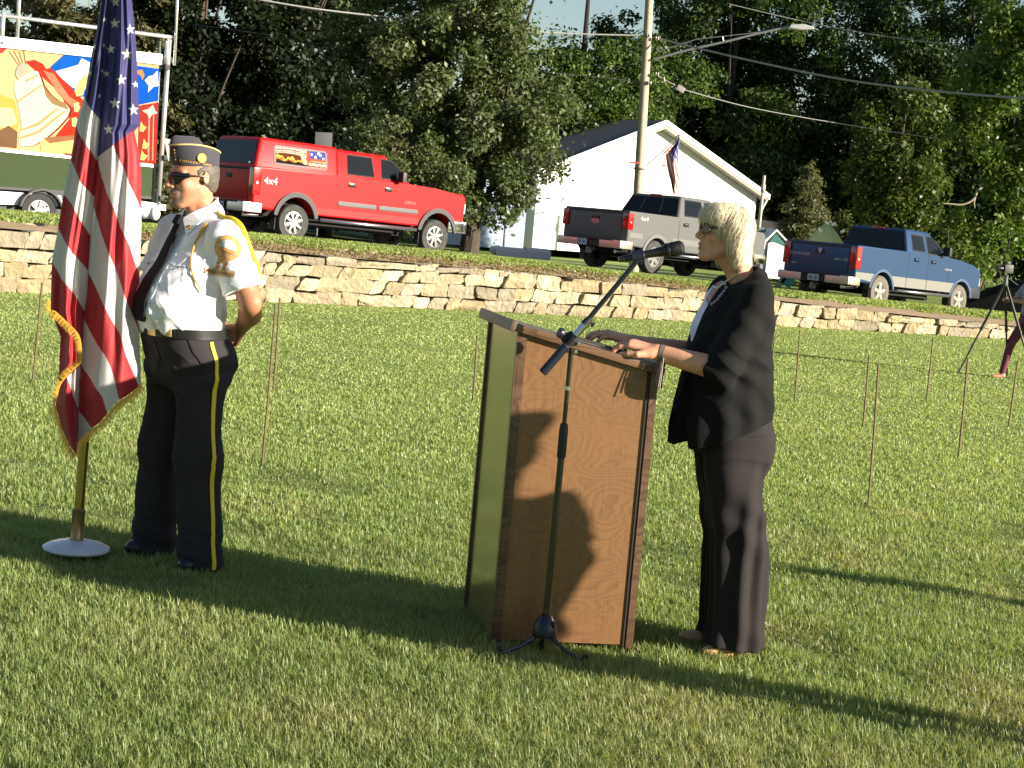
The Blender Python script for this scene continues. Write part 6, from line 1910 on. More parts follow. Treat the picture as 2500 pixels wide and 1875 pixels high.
    M = basis((-1.14-.026, 0, 1.12), (0, -1, 0), (0, 0, 1))
    b = MB(); b.prism([(.125*math.cos(t), .055*math.sin(t)) for t in np.linspace(0, 2*math.pi, 28, endpoint=False)], M, .010); eo = b.build("oval_badge", M_CHROME, tgo)
    M2 = M.copy(); M2.translation = Vector((-1.14-.034, 0, 1.12)); b = MB(); b.prism([(.108*math.cos(t), .042*math.sin(t)) for t in np.linspace(0, 2*math.pi, 28, endpoint=False)], M2, .006); b.build("badge_field", mat("badge_blue", (.10, .14, .28), .3), eo)
    M3 = M.copy(); M3.translation = Vector((-1.14-.042, 0, 1.12)); text_mesh("badge_script", "Ford", .072, M3, mat("white_decal"), eo, .001, 1.2)
    blue = dict(name='blue', label="blue pickup truck with silver lower panels parked at the right end of the bank", th=46, px=2140, py=705, d=41.2, z=.115, zs=1.02, pitch=1.6, wb=3.57, hw=1.0, r=.40, ra=.49,
                paint=(.040, .080, .165), lower=(.25, .245, .225), metal=.45, rough=.33, zb=.56, rail=1.40, belt=1.40, roof=1.93, rear=1.16, front=.88, cab0=1.02, seam2=1.92, seam3=2.90, wsb=2.98, wst=2.15, nose=1.10, hood=1.34, rake=.10,
                windows=[[(1.30, 1.46), (1.84, 1.46), (1.80, 1.80), (1.34, 1.81)], [(1.98, 1.43), (2.76, 1.43), (2.48, 1.66), (2.22, 1.81), (2.00, 1.81)]], handles=(1.38, 2.14), hmat=mat("blue_handle", (.05, .10, .26), .35, .4),
                lamp=(.86, 1.36), bumper=((.54, .49, .42), .36, .8), flare=(.038, .076, .16), fw=.05, fo=.012, rim=((.82, .80, .74), .22, .8), spokes=5, tyre=(.15, .13, .10), twotone=.80, step=1, antenna=1)
    root, side, rect, tgo, paint, glass, seam = truck(blue)
    tm = mat("dull_silver_letters", (.42, .44, .48), .4, .4)
    M = basis((-1.16-.026, .56, 1.10), (0, -1, 0), (0, 0, 1)); text_mesh("tailgate_lettering", "DODGE", .085, M, tm, tgo, .004, 1.9)
    M = basis((-1.16-.026, .70, .88), (0, -1, 0), (0, 0, 1)); text_mesh("tailgate_lettering", "4x4", .075, M, tm, tgo, .004, 1.4)
    M = basis((-1.16-.026, -.60, 1.04), (0, -1, 0), (0, 0, 1)); text_mesh("tailgate_lettering", "RAM 1500", .075, M, tm, tgo, .004, 1.2)
    M = basis((-1.16-.026, 0, 1.22), (0, -1, 0), (0, 0, 1))
    b = MB(); b.prism([(-.055, .05), (-.03, .035), (0, .045), (.03, .035), (.055, .05), (.045, -.01), (.02, -.06), (0, -.07), (-.02, -.06), (-.045, -.01)], M, .012, .003); b.build("head_badge", tm, tgo)
    side_text(root, "HEMI", 2.84, 1.10, .07, tm, 1.0, 2.2)

# ------------------------------------------------------------ buildings, trailer, pole, far things
def build_house():
    L0 = P(1296, 421, 70); R0 = P(1862, 480, 76.5)
    base = L0.copy(); base[2] = .3
    dv = R0[:2]-L0[:2]; W = float(np.linalg.norm(dv)); ang = math.atan2(dv[1], dv[0])
    eave = (L0[2]+R0[2])/2-.3
    root = empty("house", (L0[0], L0[1], .3), ang, "white gabled house with grey shingle roof behind the grey pickup truck", "house")
    white = mat("white_siding", (.80, .80, .78), .7)
    D = 14.0; ov = .45; pk = P(1594, 296, 73)[2]-.3
    ridge_x = W*.508; ex0, ex1 = .0, W
    # siding: horizontal boards as real laps on the gable wall
    b = MB(); n = int(pk/.20)
    wall_h = eave-.10
    b.prism([(.35, 0), (W-.35, 0), (W-.35, wall_h), (ridge_x, pk-.22), (.35, wall_h)], Matrix(((1, 0, 0, 0), (0, 0, 1, .0), (0, 1, 0, 0), (0, 0, 0, 1))), D)
    for k in range(n):
        z = .2*k
        if z < wall_h: xa, xb = .35, W-.35
        else:
            f = (z-wall_h)/(pk-.22-wall_h); xa = .35+(ridge_x-.35)*f; xb = W-.35-(W-.35-ridge_x)*f
        if xb-xa > .1: b.box(((xa+xb)/2, -.010, z+.095), (xb-xa, .022, .19), Matrix.Rotation(R(3), 3, 'X'))
    b.build("wall", white, root, False)
    # roof slabs
    roof_m = mat("grey_shingles", (.15, .15, .16), .9, noise=(5, .5, (.10, .10, .105)), bump=(30, .6, .02))
    def slab(x0, z0, x1, z1, nm):
        b = MB(); d = np.array((x1-x0, z1-z0)); L_ = np.linalg.norm(d); d /= L_; nv = np.array((-d[1], d[0])); nv *= np.sign(nv[1])
        b.prism([(x0, z0), (x1, z1), (x1+nv[0]*.09, z1+nv[1]*.09), (x0+nv[0]*.09, z0+nv[1]*.09)], Matrix(((1, 0, 0, 0), (0, 0, 1, -ov), (0, 1, 0, 0), (0, 0, 0, 1))), D+2*ov)
        return b.build(nm, roof_m, root, False)
    for (x0, x1) in ((-.0, ridge_x), (W+.0, ridge_x)): slab(x0, eave, x1, pk, "roof")
    fas = mat("white_fascia", (.82, .82, .80), .5)
    for (x0, x1) in ((0, ridge_x), (W, ridge_x)):
        b = MB(); d = np.array((x1-x0, pk-eave)); d /= np.linalg.norm(d); nv = np.array((-d[1], d[0])); nv *= np.sign(nv[1])
        b.prism([(x0, eave-.12), (x1, pk-.12), (x1+nv[0]*.05, pk+.10), (x0+nv[0]*.05, eave+.10)], Matrix(((1, 0, 0, 0), (0, 0, 1, -ov-.03), (0, 1, 0, 0), (0, 0, 0, 1))), .028)
        b.build("fascia", fas, root, False)
        b = MB(); b.prism([(x0+d[0]*.2, eave-.13), (x1, pk-.26), (x1, pk-.14), (x0, eave-.02)], Matrix(((1, 0, 0, 0), (0, 0, 1, -ov), (0, 1, 0, 0), (0, 0, 0, 1))), ov-.005)
        b.build("soffit", mat("grey_soffit", (.40, .36, .30), .8), root, False)
    b = MB(); b.tube([(W-.1, -ov-.03, eave-.02), (W-.1, -.12, eave-.6), (W-.1, -.06, .2)], .05, 8); b.build("downpipe", fas, root)
    b = MB(); b.tube([(ridge_x-3, 3, pk-1.0), (ridge_x-3, 3, pk+.1)], .06, 8); b.build("vent_pipe", mat("grey_trim", (.14, .14, .14), .5), root)
    # satellite dish on the left part of the wall
    q = P(1367, 482, 69.5); rootd = empty("satellite_dish", tuple(q), 0, "small grey satellite dish on the left side of the white house", "satellite dish")
    b = MB(); b.lathe([(.0, -.05), (.12, -.04), (.26, .02), (.30, .06), (.27, .05), (.12, -.01), (0, -.02)], (0, 0, 0), (.55, -.75, .3), 24); b.build("dish", mat("dish_grey", (.42, .42, .42), .6), rootd)
    b = MB(); b.tube([(0, .05, -.05), (.05, .30, -.45), (.05, .75, -.45)], .025, 6); b.tube([(.0, -.02, -.22), (.18, -.32, .0)], .015, 5); b.build("bracket", mat("grey_trim"), rootd)
    # bluish shed wall left of the house
    a = P(1240, 470, 62); s = empty("garage", (a[0]-1.9, a[1]+1.5, .3), R(30), "pale blue grey garage wall half hidden behind the big tree's trunk", "garage")
    b = MB(); b.box((1.3, 2, 1.25), (3.4, 4, 2.5)); b.build("wall", mat("pale_blue_siding", (.30, .36, .48), .8), s, False)
    b = MB(); b.prism([(-.7, 2.5), (3.3, 2.5), (3.3, 2.62), (1.3, 3.4), (-.7, 2.62)], Matrix(((1, 0, 0, 0), (0, 0, 1, -.2), (0, 1, 0, 0), (0, 0, 0, 1))), 4.4); b.build("roof", roof_m, s, False)
    # low dark roofed building at the right of the house
    a = P(1872, 560, 72); c_ = P(2060, 585, 80); dv = c_[:2]-a[:2]; ang = math.atan2(dv[1], dv[0])
    s = empty("shed", (a[0], a[1], .1), ang, "long low dark roofed shed under the conifers right of the white house", "shed")
    b = MB(); b.box((4.6, 1.5, .8), (9.6, 3.0, 1.6)); b.build("wall", mat("dark_board", (.020, .019, .018), .9), s, False)
    b = MB(); b.prism([(-.3, 1.6), (3.3, 1.6), (3.3, 1.66), (1.5, 2.15), (-.3, 1.66)], Matrix(((0, 0, 1, -.3), (1, 0, 0, 0), (0, 1, 0, 0), (0, 0, 0, 1))), 10.2); b.build("roof", mat("dark_roof", (.022, .021, .022), .9), s, False)

def build_near_street():
    # white trolley-like booth with teal glass gable, seen beyond the woman's shoulder
    a = P(1868, 672, 54); o = np.array((a[0], a[1], .24))
    s = empty("booth", tuple(o), R(8), "small white gabled booth with teal glass between the woman and the blue truck", "booth")
    k = 54/F_PX; Wd = 60*k
    w = mat("white_gloss", (.85, .85, .84), .35); teal = mat("teal_glass", (.07, .19, .18), .12, spec=.7); gr = mat("lavender_grey_panel", (.30, .29, .38), .5)
    h0 = 98*k; h1 = 122*k
    b = MB(); b.prism([(0, .08), (Wd, .08), (Wd, h0-.12), (Wd*.30, h0+.04), (0, h0-.1)], Matrix(((1, 0, 0, 0), (0, 0, 1, 0), (0, 1, 0, 0), (0, 0, 0, 1))), 1.2); b.build("wall", w, s, False)
    b = MB(); b.box((-.10, .5, h0*.5), (.16, .9, h0*.86), None, .02); b.build("side_panel", gr, s)
    b = MB(); b.prism([(-.12, h0-.10), (Wd*.28, h1), (Wd+.05, h0-.22), (Wd+.05, h0-.16), (Wd*.28, h1+.06), (-.18, h0-.06)], Matrix(((1, 0, 0, 0), (0, 0, 1, -.06), (0, 1, 0, 0), (0, 0, 0, 1))), 1.3); b.build("roof_edge", w, s, False)
    b = MB(); b.prism([(Wd*.06, h0-.02), (Wd*.29, h1-.05), (Wd*.80, h0-.16), (Wd*.36, h0-.05)], Matrix(((1, 0, 0, 0), (0, 0, 1, -.02), (0, 1, 0, 0), (0, 0, 0, 1))), .03); b.build("gable_glass", teal, s, False)
    b = MB(); b.prism([(-.16, h0-.05), (Wd*.22, h1+.02), (Wd*.02, h1+.10), (-.40, h0+.12)], Matrix(((1, 0, 0, 0), (0, 0, 1, .9), (0, 1, 0, 0), (0, 0, 0, 1))), .05); b.build("rear_gable", mat("sage_glass", (.14, .18, .16), .2), s, False)
    b = MB(); b.box((-.14, -.03, .10), (.12, .1, .16), None, .02); b.build("hinge", mat("dark_iron", (.03, .03, .03), .6, .5), s)
    # teal and pale panels leaning at its foot
    for (px, py, c, lab, wd_) in ((1905, 690, (.36, .42, .22), "pale yellow green board leaning at the foot of the white booth", .16), (1925, 683, (.10, .34, .30), "teal board leaning under the blue truck's rear bumper", .30)):
        q = P(px, py, 46.2); b = MB(); b.box((0, 0, .12), (wd_, .03, .36), Matrix.Rotation(.5, 3, 'Y'), .005)
        o_ = b.build("board", mat("board_%d" % px, c, .5), None); o_.location = tuple(q-np.array((0, 0, .12))); tag(o_, lab, "board")
    # pale green dome tent with white pennants above the blue truck's tailgate
    q = P(2015, 592, 56); s = empty("tent", (q[0], q[1], .25), .2, "pale green tent with white petals on top seen over the blue truck's bed", "tent")
    hz = q[2]-.25
    b = MB(); b.lathe([(1.1, 0), (1.0, hz*.5), (.70, hz*.9), (.32, hz+.35), (.05, hz+.62)], (0, 0, 0), (0, 0, 1), 6); b.build("canopy", mat("pale_green_fabric", (.38, .45, .20), .7), s, False)
    b = MB()
    for (dx, dz, a) in ((-.33, .38, .6), (-.12, .62, .4), (.10, .60, -.5), (.42, .40, -.6)):
        b.box((dx, -.3, hz+dz), (.16, .04, .09), Matrix.Rotation(a, 3, 'Y'), .02)
    b.build("pennant", mat("petal_white", (.72, .72, .68), .6), s)
    # low white slab and rounded white stones in the gap between the trunk and the grey truck
    q = P(1278, 618, 47); b = MB(); b.box((0, 0, .06), (1.45, .9, .24), None, .05); b.box((.35, .2, .16), (.6, .5, .12), None, .04)
    o_ = b.build("slab", mat("white_concrete", (.72, .72, .70), .7, noise=(4, .2)), None); o_.location = (q[0], q[1], q[2]-.06); tag(o_, "low white concrete slab on the grass between the tree trunk and the grey truck", "slab")
    q = P(1212, 611, 47); b = body_obj("boulder", disp(ell((0, 0, .05), (.20, .16, .13)), foldf(.01, 20, 13, 17)), (-.3, -.3, -.15), (.3, .3, .25), .03, mat("white_concrete")); b.location = tuple(q-np.array((0, 0, .05))); tag(b, "small round white boulder just right of the tree trunk", "boulder")
    # steel post beside it
    q0 = P(1230, 595, 52); b = MB(); b.tube([(0, 0, 0), (0, 0, 1.15)], .035, 7); o_ = b.build("bollard", mat("grey_post", (.25, .25, .27), .5), None); o_.location = (q0[0], q0[1], .55); tag(o_, "thin grey post between the tree trunk and the white car", "post")
    # grey road sign seen from behind above the red truck
    q = P(790, 346, 44); s = empty("road_sign", (q[0], q[1], .62), .1, "grey back of a small square sign sticking up behind the red truck's roof", "sign")
    hz = q[2]-.62
    b = MB(); b.box((0, 0, hz), (.42, .02, .46), Matrix.Rotation(-R(2), 3, 'Y'), .004); b.build("sign_plate", mat("grey_sign_back", (.20, .20, .19), .5, .5), s)
    b = MB(); b.tube([(0, .03, 0), (0, .03, hz+.2)], .025, 6); b.box((0, .02, hz+.0), (.05, .02, .36)); b.build("post", mat("grey_post"), s)
    # large pale van-like shape far left under the trailer is the trailer skirt; thin service pole right of house
    q = P(1862, 470, 68); b = MB(); b.tube([(0, 0, 0), (0, 0, q[2]+.55)], .06, 8); b.box((0, -.02, q[2]+.05), (.16, .12, .30)); o_ = b.build("service_pole", mat("pale_pole", (.46, .42, .34), .7), None); o_.location = (q[0], q[1], .1); tag(o_, "thin pale service pole at the right corner of the white house", "pole")
    # dark parked trailer cover behind the blue truck's nose
    q = P(2425, 735, 47); s = MB(); s.prism([(-.9, 0), (1.6, 0), (1.6, 1.0), (1.0, .95), (.5, .75), (-.3, .4), (-.9, .2)], Matrix(((1, 0, 0, 0), (0, 0, 1, 0), (0, 1, 0, 0), (0, 0, 0, 1))), 1.6, .1)
    o_ = s.build("tarpaulin_heap", mat("black_tarpaulin", (.003, .003, .003), .95, spec=.1), None); o_.location = (q[0], q[1], q[2]-.35); tag(o_, "black sloping tarpaulin heap between the blue truck's nose and the photographer", "tarpaulin")

def build_pole():
    d = 52; top = P(1598, -120, d); bot = P(1562, 520, d)
    x0, y0 = P(1565, 470, d)[:2]
    root = empty("utility_pole", (x0, y0, .4), 0, "tall weathered wooden utility pole with a street lamp arm in front of the white house", "utility pole")
    wood = mat("weathered_pole_wood", (.50, .43, .32), .85, noise=(3, .6, (.36, .29, .20)), bump=(10, .5, .02))
    H = P(1600, -150, d)[2]-.4
    lean = (P(1592, 0, d)[0]-P(1565, 470, d)[0])/(P(1592, 0, d)[2]-P(1565, 470, d)[2])
    def at(px, py): q = P(px, py, d-.15); return q-np.array((x0, y0, .4))
    b = MB(); b.tube([(0, 0, -.3), (lean*H*.5, 0, H*.5), (lean*H, 0, H)], [.155, .135, .112], 14); b.build("post", wood, root)
    arm = MB(); pts = smooth_path([at(1597, 145), at(1680, 122), at(1770, 102), at(1850, 82), at(1915, 68), at(1930, 66)], 3)
    arm.tube([tuple(q) for q in pts], .035, 8); arm.tube([tuple(at(1600, 128)), tuple(at(1700, 96)), tuple(at(1860, 78))], .012, 5); arm.tube([tuple(at(1766, 100)), tuple(at(1764, 90))], .02, 5)
    ao = arm.build("lamp_arm", mat("galvanised_arm", (.30, .30, .29), .45, .6), root)
    lh = MB(); q = at(1955, 68); lh.prism([(-.36, -.02), (-.30, .08), (.10, .10), (.36, .02), (.38, -.05), (.0, -.07)], Matrix.Translation(Vector(tuple(q)))@Matrix.Rotation(R(-4), 4, 'Y')@Matrix(((1, 0, 0, 0), (0, 0, 1, -.13), (0, 1, 0, 0), (0, 0, 0, 1))), .26, .03)
    lh.build("lamp_head", mat("lamp_grey", (.55, .55, .53), .4, .3), ao)
    ins = MB()
    for (px, py) in ((1583, 86), (1604, 93), (1604, 180), (1586, 202)): ins.lathe([(.03, -.06), (.06, -.03), (.03, 0), (.06, .03), (.03, .06)], at(px, py), (1, 0, 0), 8)
    ins.build("insulator", mat("insulator_grey", (.35, .33, .30), .5), root)
    bx = MB(); bx.box(tuple(at(1662, 217)), (.24, .12, .16), Matrix.Rotation(R(25), 3, 'Y'), .02); bx.tube([tuple(at(1604, 184)), tuple(at(1625, 196)), tuple(at(1662, 215))], .014, 5); bx.tube([tuple(at(1620, 188)), tuple(at(1622, 200))], .03, 6); bx.build("splice_box", mat("splice_pink_grey", (.42, .36, .33), .6), root)
    bk = MB(); bk.box(tuple(at(1549, 397)), (.34, .03, .05)); bk.box(tuple(at(1625, 404)), (.22, .03, .05)); bk.build("red_bracket", mat("faded_red", (.55, .14, .10), .6), root)
    bk = MB(); bk.lathe([(.19, -.02), (.195, -.02), (.195, .02), (.19, .02)], (lean*(at(1570, 412)[2]), 0, at(1570, 412)[2]), (0, 0, 1), 14); bk.build("pole_strap", mat("grey_trim", (.14, .14, .14), .5), root)
    # small flag on a bracket
    fs = empty("small_flag", tuple(P(1577, 405, d-.3)), 0, "small faded United States flag hanging from an angled staff on the utility pole", "flag")
    of = P(1577, 405, d-.3)
    b = MB(); b.tube([(0, 0, 0), tuple(P(1620, 368, d-.6)-of), tuple(P(1658, 328, d-.9)-of)], .018, 6); b.build("staff", mat("white_staff", (.70, .66, .58), .5), fs)
    L_ = [(1658, 330), (1650, 345), (1633, 360), (1616, 376), (1622, 398), (1630, 420), (1637, 440), (1641, 462), (1645, 476)]
    R_ = [(1659, 330), (1659, 348), (1657, 365), (1656, 385), (1657, 405), (1658, 425), (1657, 445), (1653, 460), (1648, 474)]
    N = 34; Mn = 26; t = np.linspace(0, len(L_)-1, N)
    lx = np.interp(t, range(9), [q[0] for q in L_]); ly = np.interp(t, range(9), [q[1] for q in L_]); rx = np.interp(t, range(9), [q[0] for q in R_]); ry = np.interp(t, range(9), [q[1] for q in R_])
    V = []; c = []
    for i in range(N):
        for j in range(Mn):
            k = j/(Mn-1); px = lx[i]*(1-k)+rx[i]*k; py = ly[i]*(1-k)+ry[i]*k
            V.append(P(px, py, d-.9-.10*math.sin(k*9+i*.1)-.06*math.sin(k*4))-of)
            s_ = (px-1616)*.9+(py-376)*.42*0+k*0
            can = bool(inpoly(np.array([px]), np.array([py]), [(1662, 326), (1646, 350), (1634, 378), (1640, 400), (1650, 390), (1662, 372)])[0])
            str_ = int(((px-1610)+(py-330)*-.22)/4.1) % 2
            c.append((.06, .06, .20) if can else ((.50, .07, .07) if str_ else (.78, .72, .66)))
            if can and (i*7+j*5) % 11 == 0: c[-1] = (.6, .6, .6)
    idx = np.arange(N*Mn).reshape(N, Mn); Fc = np.stack([idx[:-1, :-1], idx[:-1, 1:], idx[1:, 1:], idx[1:, :-1]], -1).reshape(-1, 4)
    link("cloth", npmesh("cloth", np.array(V), Fc, np.array(c), True), mat("small_flag_cloth", rough=.7, vcol=True), fs)
    # wires
    wm = mat("wire_grey", (.36, .35, .33), .5, .3); wd_ = mat("wire_dark", (.08, .08, .08), .6)
    def wire(lab, pts, r, m, dd=None):
        q = [P(a, b_, e) for a, b_, e in pts]; o0 = q[0].copy()
        q = smooth_path([v-o0 for v in q], 8)
        o_ = MB().tube([tuple(v) for v in q], r, 5).build("overhead_wire", m, None); o_.location = tuple(o0); tag(o_, lab, "wire", "overhead wires")
    wire("pale overhead cable running from the top left to the utility pole", [(480, -30, 46), (760, 20, 47), (1060, 53, 49), (1330, 79, 51), (1583, 87, 52)], .022, wm)
    wire("thick pale cable falling from the utility pole to the right edge above the lamp's reach", [(1604, 93, 52), (1820, 145, 50), (2060, 194, 48), (2300, 224, 46), (2540, 243, 44)], .028, wm)
    wire("thin dark lower cable from the trailer side through the trees to the utility pole", [(470, 60, 50), (620, 80, 50), (760, 104, 51), (1010, 135, 51), (1300, 172, 52), (1586, 202, 52)], .014, wd_)
    wire("thin dark cable crossing the upper right trees", [(1780, 10, 56), (1960, 52, 56), (2130, 84, 56), (2330, 110, 56), (2540, 135, 56)], .014, wm)
    wire("thin lower cable falling from the splice box to the right edge", [(1662, 217, 52), (1830, 262, 53), (2040, 300, 54), (2290, 338, 55), (2540, 370, 56)], .013, wm)

def build_trailer():
    # parade trailer: local x along the visible long side
    d0 = 33.5; A = P(-260, 480, d0-1.6); B = P(388, 505, d0+1.6)
    dv = B[:2]-A[:2]; L = float(np.linalg.norm(dv)); ang = math.atan2(dv[1], dv[0])
    zb = .93
    root = empty("parade_trailer", (A[0], A[1], zb), ang, "parade trailer with aluminium frame, painted bell mural side and dark green skirt behind the flag", "trailer")
    alu = mat("aluminium_frame", (.80, .80, .78), .32, .7); sil = mat("grey_rail", (.32, .35, .33), .4, .6)
    inv = Matrix.Rotation(-ang, 3, 'Z')
    def loc(px, py):
        """photo point on the trailer's side plane -> local x, z"""
        v = P(px, py, 1.0)-np.array((0, 0, EYE))
        nrm = np.array((-math.sin(ang), math.cos(ang), 0))
        t = np.dot(np.array((A[0], A[1], 0))-np.array((0, 0, 0)), nrm)/np.dot(v, nrm)
        q = v*t; r_ = (q[0]-A[0])*math.cos(ang)+(q[1]-A[1])*math.sin(ang)
        return r_, q[2]+EYE-zb
    def pl(name, pts, m, y0, y1, par, bev=0):
        Mx = PRX.copy(); Mx[1][3] = min(y0, y1)
        b = MB(); b.prism([loc(*q) for q in pts], Mx, abs(y1-y0), bev); return b.build(name, m, par, False)
    # mural panel
    mur = pl("mural_panel", [(-200, 88), (388, 158), (372, 402), (-215, 345)], mat("mural_tan", (.50, .31, .16), .95, spec=.05), -.01, .05, root)
    def paint(name, pts, c, lift, rough=.5):
        c = tuple(v**1.2*.62 for v in c); m = mat("mural_%02x%02x%02x" % tuple(int(v*255) for v in c), c, .95, noise=(5, .25), spec=.05)
        return pl(name, pts, m, -.012-lift, -.010, mur)
    paint("painted_flame", [(0, 230), (34, 244), (48, 300), (30, 345), (-10, 350), (-180, 330), (-180, 250)], (.80, .52, .15), .002)
    paint("painted_glow", [(0, 262), (30, 265), (42, 300), (20, 312), (-150, 306), (-150, 262)], (.88, .82, .45), .004)
    paint("painted_ground", [(0, 318), (20, 306), (42, 322), (40, 362), (0, 358), (-200, 338), (-200, 300)], (.28, .17, .10), .006)
    paint("painted_ribbon", [(60, 150), (84, 146), (104, 156), (112, 168), (130, 164), (205, 248), (206, 405), (150, 372), (120, 350), (170, 290), (150, 230)], (.60, .07, .04), .003)
    paint("painted_ribbon_fold", [(105, 172), (130, 180), (168, 236), (196, 252), (175, 262), (140, 226)], (.80, .30, .18), .005)
    paint("painted_blue", [(122, 164), (162, 128), (226, 140), (240, 235), (196, 236)], (.02, .17, .62), .007)
    paint("painted_cloud", [(134, 174), (170, 164), (190, 158), (198, 142), (218, 152), (232, 200), (204, 220), (176, 214), (150, 192)], (.80, .82, .85), .009)
    paint("painted_ring", [(180, 222), (192, 196), (214, 180), (222, 196), (206, 214), (202, 232), (186, 236)], (.78, .62, .30), .011)
    paint("painted_blue", [(330, 160), (388, 168), (386, 246), (338, 256)], (.02, .15, .62), .004)
    paint("painted_star", [(352, 196), (362, 186), (372, 184), (384, 172), (386, 210), (374, 212), (360, 226), (362, 210)], (.85, .85, .82), .008)
    paint("painted_arc", [(332, 172), (346, 170), (352, 184), (346, 196), (342, 184), (334, 180)], (.70, .32, .12), .008)
    paint("painted_red_side", [(338, 258), (386, 250), (380, 400), (336, 396)], (.48, .07, .05), .003)
    paint("painted_star", [(346, 270), (362, 266), (372, 256), (378, 270), (384, 276), (370, 280), (364, 290), (358, 278)], (.85, .76, .60), .006)
    for (x, y) in ((343, 310), (350, 352), (345, 380)): paint("painted_flare", [(x, y-14), (x+6, y-4), (x+14, y), (x+6, y+12), (x-4, y+10), (x-2, y-2)], (.86, .66, .25), .007)
    for (x0, x1) in ((362, 366), (373, 376)): paint("painted_streak", [(x0, 262), (x1, 262), (x1-3, 392), (x0-3, 392)], (.66, .38, .30), .005)
    # the bell
    bell = [(56, 186), (78, 172), (92, 175), (98, 190), (104, 208), (120, 230), (140, 246), (160, 252), (170, 268), (164, 285), (140, 312), (110, 338), (80, 356), (52, 358), (44, 350), (46, 330), (52, 310), (48, 280), (42, 250), (34, 222), (34, 200)]
    paint("painted_bell_edge", [(a+(5 if a > 95 else 2), b_+1) for a, b_ in bell], (.30, .06, .03), .006)
    bo = paint("painted_bell", bell, (.84, .80, .60), .009)
    for (pts) in ([(42, 246), (70, 226), (100, 206), (102, 209), (72, 230), (43, 250)], [(52, 314), (90, 300), (140, 262), (142, 266), (94, 306), (52, 320)], [(48, 334), (90, 320), (156, 270), (158, 274), (92, 326), (48, 340)], [(60, 196), (90, 182), (92, 186), (62, 200)]):
        pl("bell_moulding", pts, mat("mural_bell_line", (.30, .22, .10), .95, spec=.05), -.026, -.020, bo)
    pl("bell_shade", [(104, 208), (120, 230), (140, 246), (160, 252), (166, 268), (150, 262), (128, 254), (112, 236)], mat("mural_bell_brown", (.20, .13, .06), .95, spec=.05), -.026, -.020, bo)
    paint("painted_yoke", [(36, 182), (40, 165), (52, 154), (64, 158), (72, 170), (58, 186), (44, 196)], (.55, .52, .42), .012)
    for k in range(4): paint("painted_rope", [(20+k*12, 124), (22+k*12, 124), (46+k*6, 160), (44+k*6, 160)], (.35, .27, .18), .006)
    paint("painted_scroll", [(96, 340), (180, 330), (212, 345), (214, 380), (140, 372), (100, 376)], (.86, .66, .30), .007)
    paint("painted_scroll_shade", [(104, 336), (180, 330), (200, 338), (120, 350)], (.45, .22, .12), .009)
    for (x, y) in ((186, 262), (181, 298)): paint("painted_stud", [(x-7, y-10), (x+4, y-12), (x+9, y), (x+3, y+12), (x-6, y+10)], (.84, .72, .35), .009)
    paint("painted_red_stroke", [(0, 112), (16, 118), (4, 130), (-20, 126)], (.62, .10, .10), .005)
    # frame bars
    pl("top_rail", [(-220, 75), (392, 142), (392, 158), (-220, 92)], mat("grey_rail"), -.06, .05, root)
    pl("top_cap", [(-220, 65), (392, 133), (392, 143), (-220, 76)], alu, -.08, .05, root)
    pl("middle_rail", [(-220, 340), (372, 402), (372, 408), (-220, 347)], alu, -.05, .02, root)
    # dark green skirt that mirrors the lawn
    pl("skirt", [(-220, 347), (372, 408), (368, 480), (-222, 440)], mat("dark_green_skirt", (.045, .066, .030), .12, spec=.5, coat=.7), -.02, .04, root)
    pl("skirt_base", [(-222, 440), (368, 480), (368, 486), (-222, 447)], mat("black_trim", (.018, .018, .018), .55), -.03, .3, root)
    pl("white_chassis", [(-222, 450), (150, 478), (155, 505), (-222, 490)], mat("white_panel", (.80, .80, .78), .6), .02, .5, root)
    # deck grey lower part to the right
    pl("deck_edge", [(338, 490), (402, 500), (402, 514), (336, 505)], alu, -.05, .4, root)
    # corner post and inner tubes
    def bar(name, a, b_, r, m, y=0.0, par=None):
        xa, za = loc(*a); xb, zb_ = loc(*b_)
        return MB().tube([(xa, y, za), (xb, y, zb_)], r, 8).build(name, m, par or root)
    bar("corner_post", (412, 96), (384, 500), .050, alu, -.03)
    bar("upright", (433, -120), (420, 160), .030, alu, -.10)
    bar("upright", (396, 100), (378, 495), .035, sil, .08)
    bar("upright", (364, 408), (356, 490), .035, sil, .3); bar("upright", (344, 404), (338, 488), .035, sil, .2)
    bar("deck_rail", (-200, 12), (424, 92), .038, alu, -.03); bar("upright", (49, -80), (40, 104), .038, alu, -.03); bar("upright", (6, 30), (2, 108), .05, alu, -.03); bar("upright", (-150, -80), (-156, 84), .038, alu, -.03)
    bar("upright", (408, 100), (404, 162), .055, alu, -.02)
    for (px, py) in ((402, 164), (398, 385), (388, 484)):
        xa, za = loc(px, py); MB().box((xa, -.09, za), (.10, .10, .10), None, .015).build("clamp", mat("dark_iron", (.03, .03, .03), .6, .5), root)
    b = MB(); b.box((L*.45, 1.3, -.1), (L*.9, 2.3, .2)); b.box((L*.45, 2.5, 1.2), (L*.9, .05, 2.3)); b.build("deck", mat("black_trim"), root, False)
    xa, za = loc(96, 500); w_ = wheel(root, xa, .10, .36, .22, mat("trailer_rim", (.25, .25, .25), .5, .5), 6, mat("small_tyre", (.03, .03, .03), .85), -1); w_.location.z = loc(96, 520)[1]+.33-.30
    xa, za = loc(98, 488); MB().prism([(q[0], q[1]) for q in circ(0, 0, .44, 170, 10, 12)+circ(0, 0, .40, 10, 170, 12)], Matrix(((1, 0, 0, xa), (0, 0, 1, -.12), (0, 1, 0, w_.location.z), (0, 0, 0, 1))), .25).build("mudguard", mat("black_trim"), root)
    # small white pennant hanging at the corner post
    q = [P(x, y, 34) for x, y in ((400, 336), (420, 342), (411, 394))]; o0 = q[0].copy()
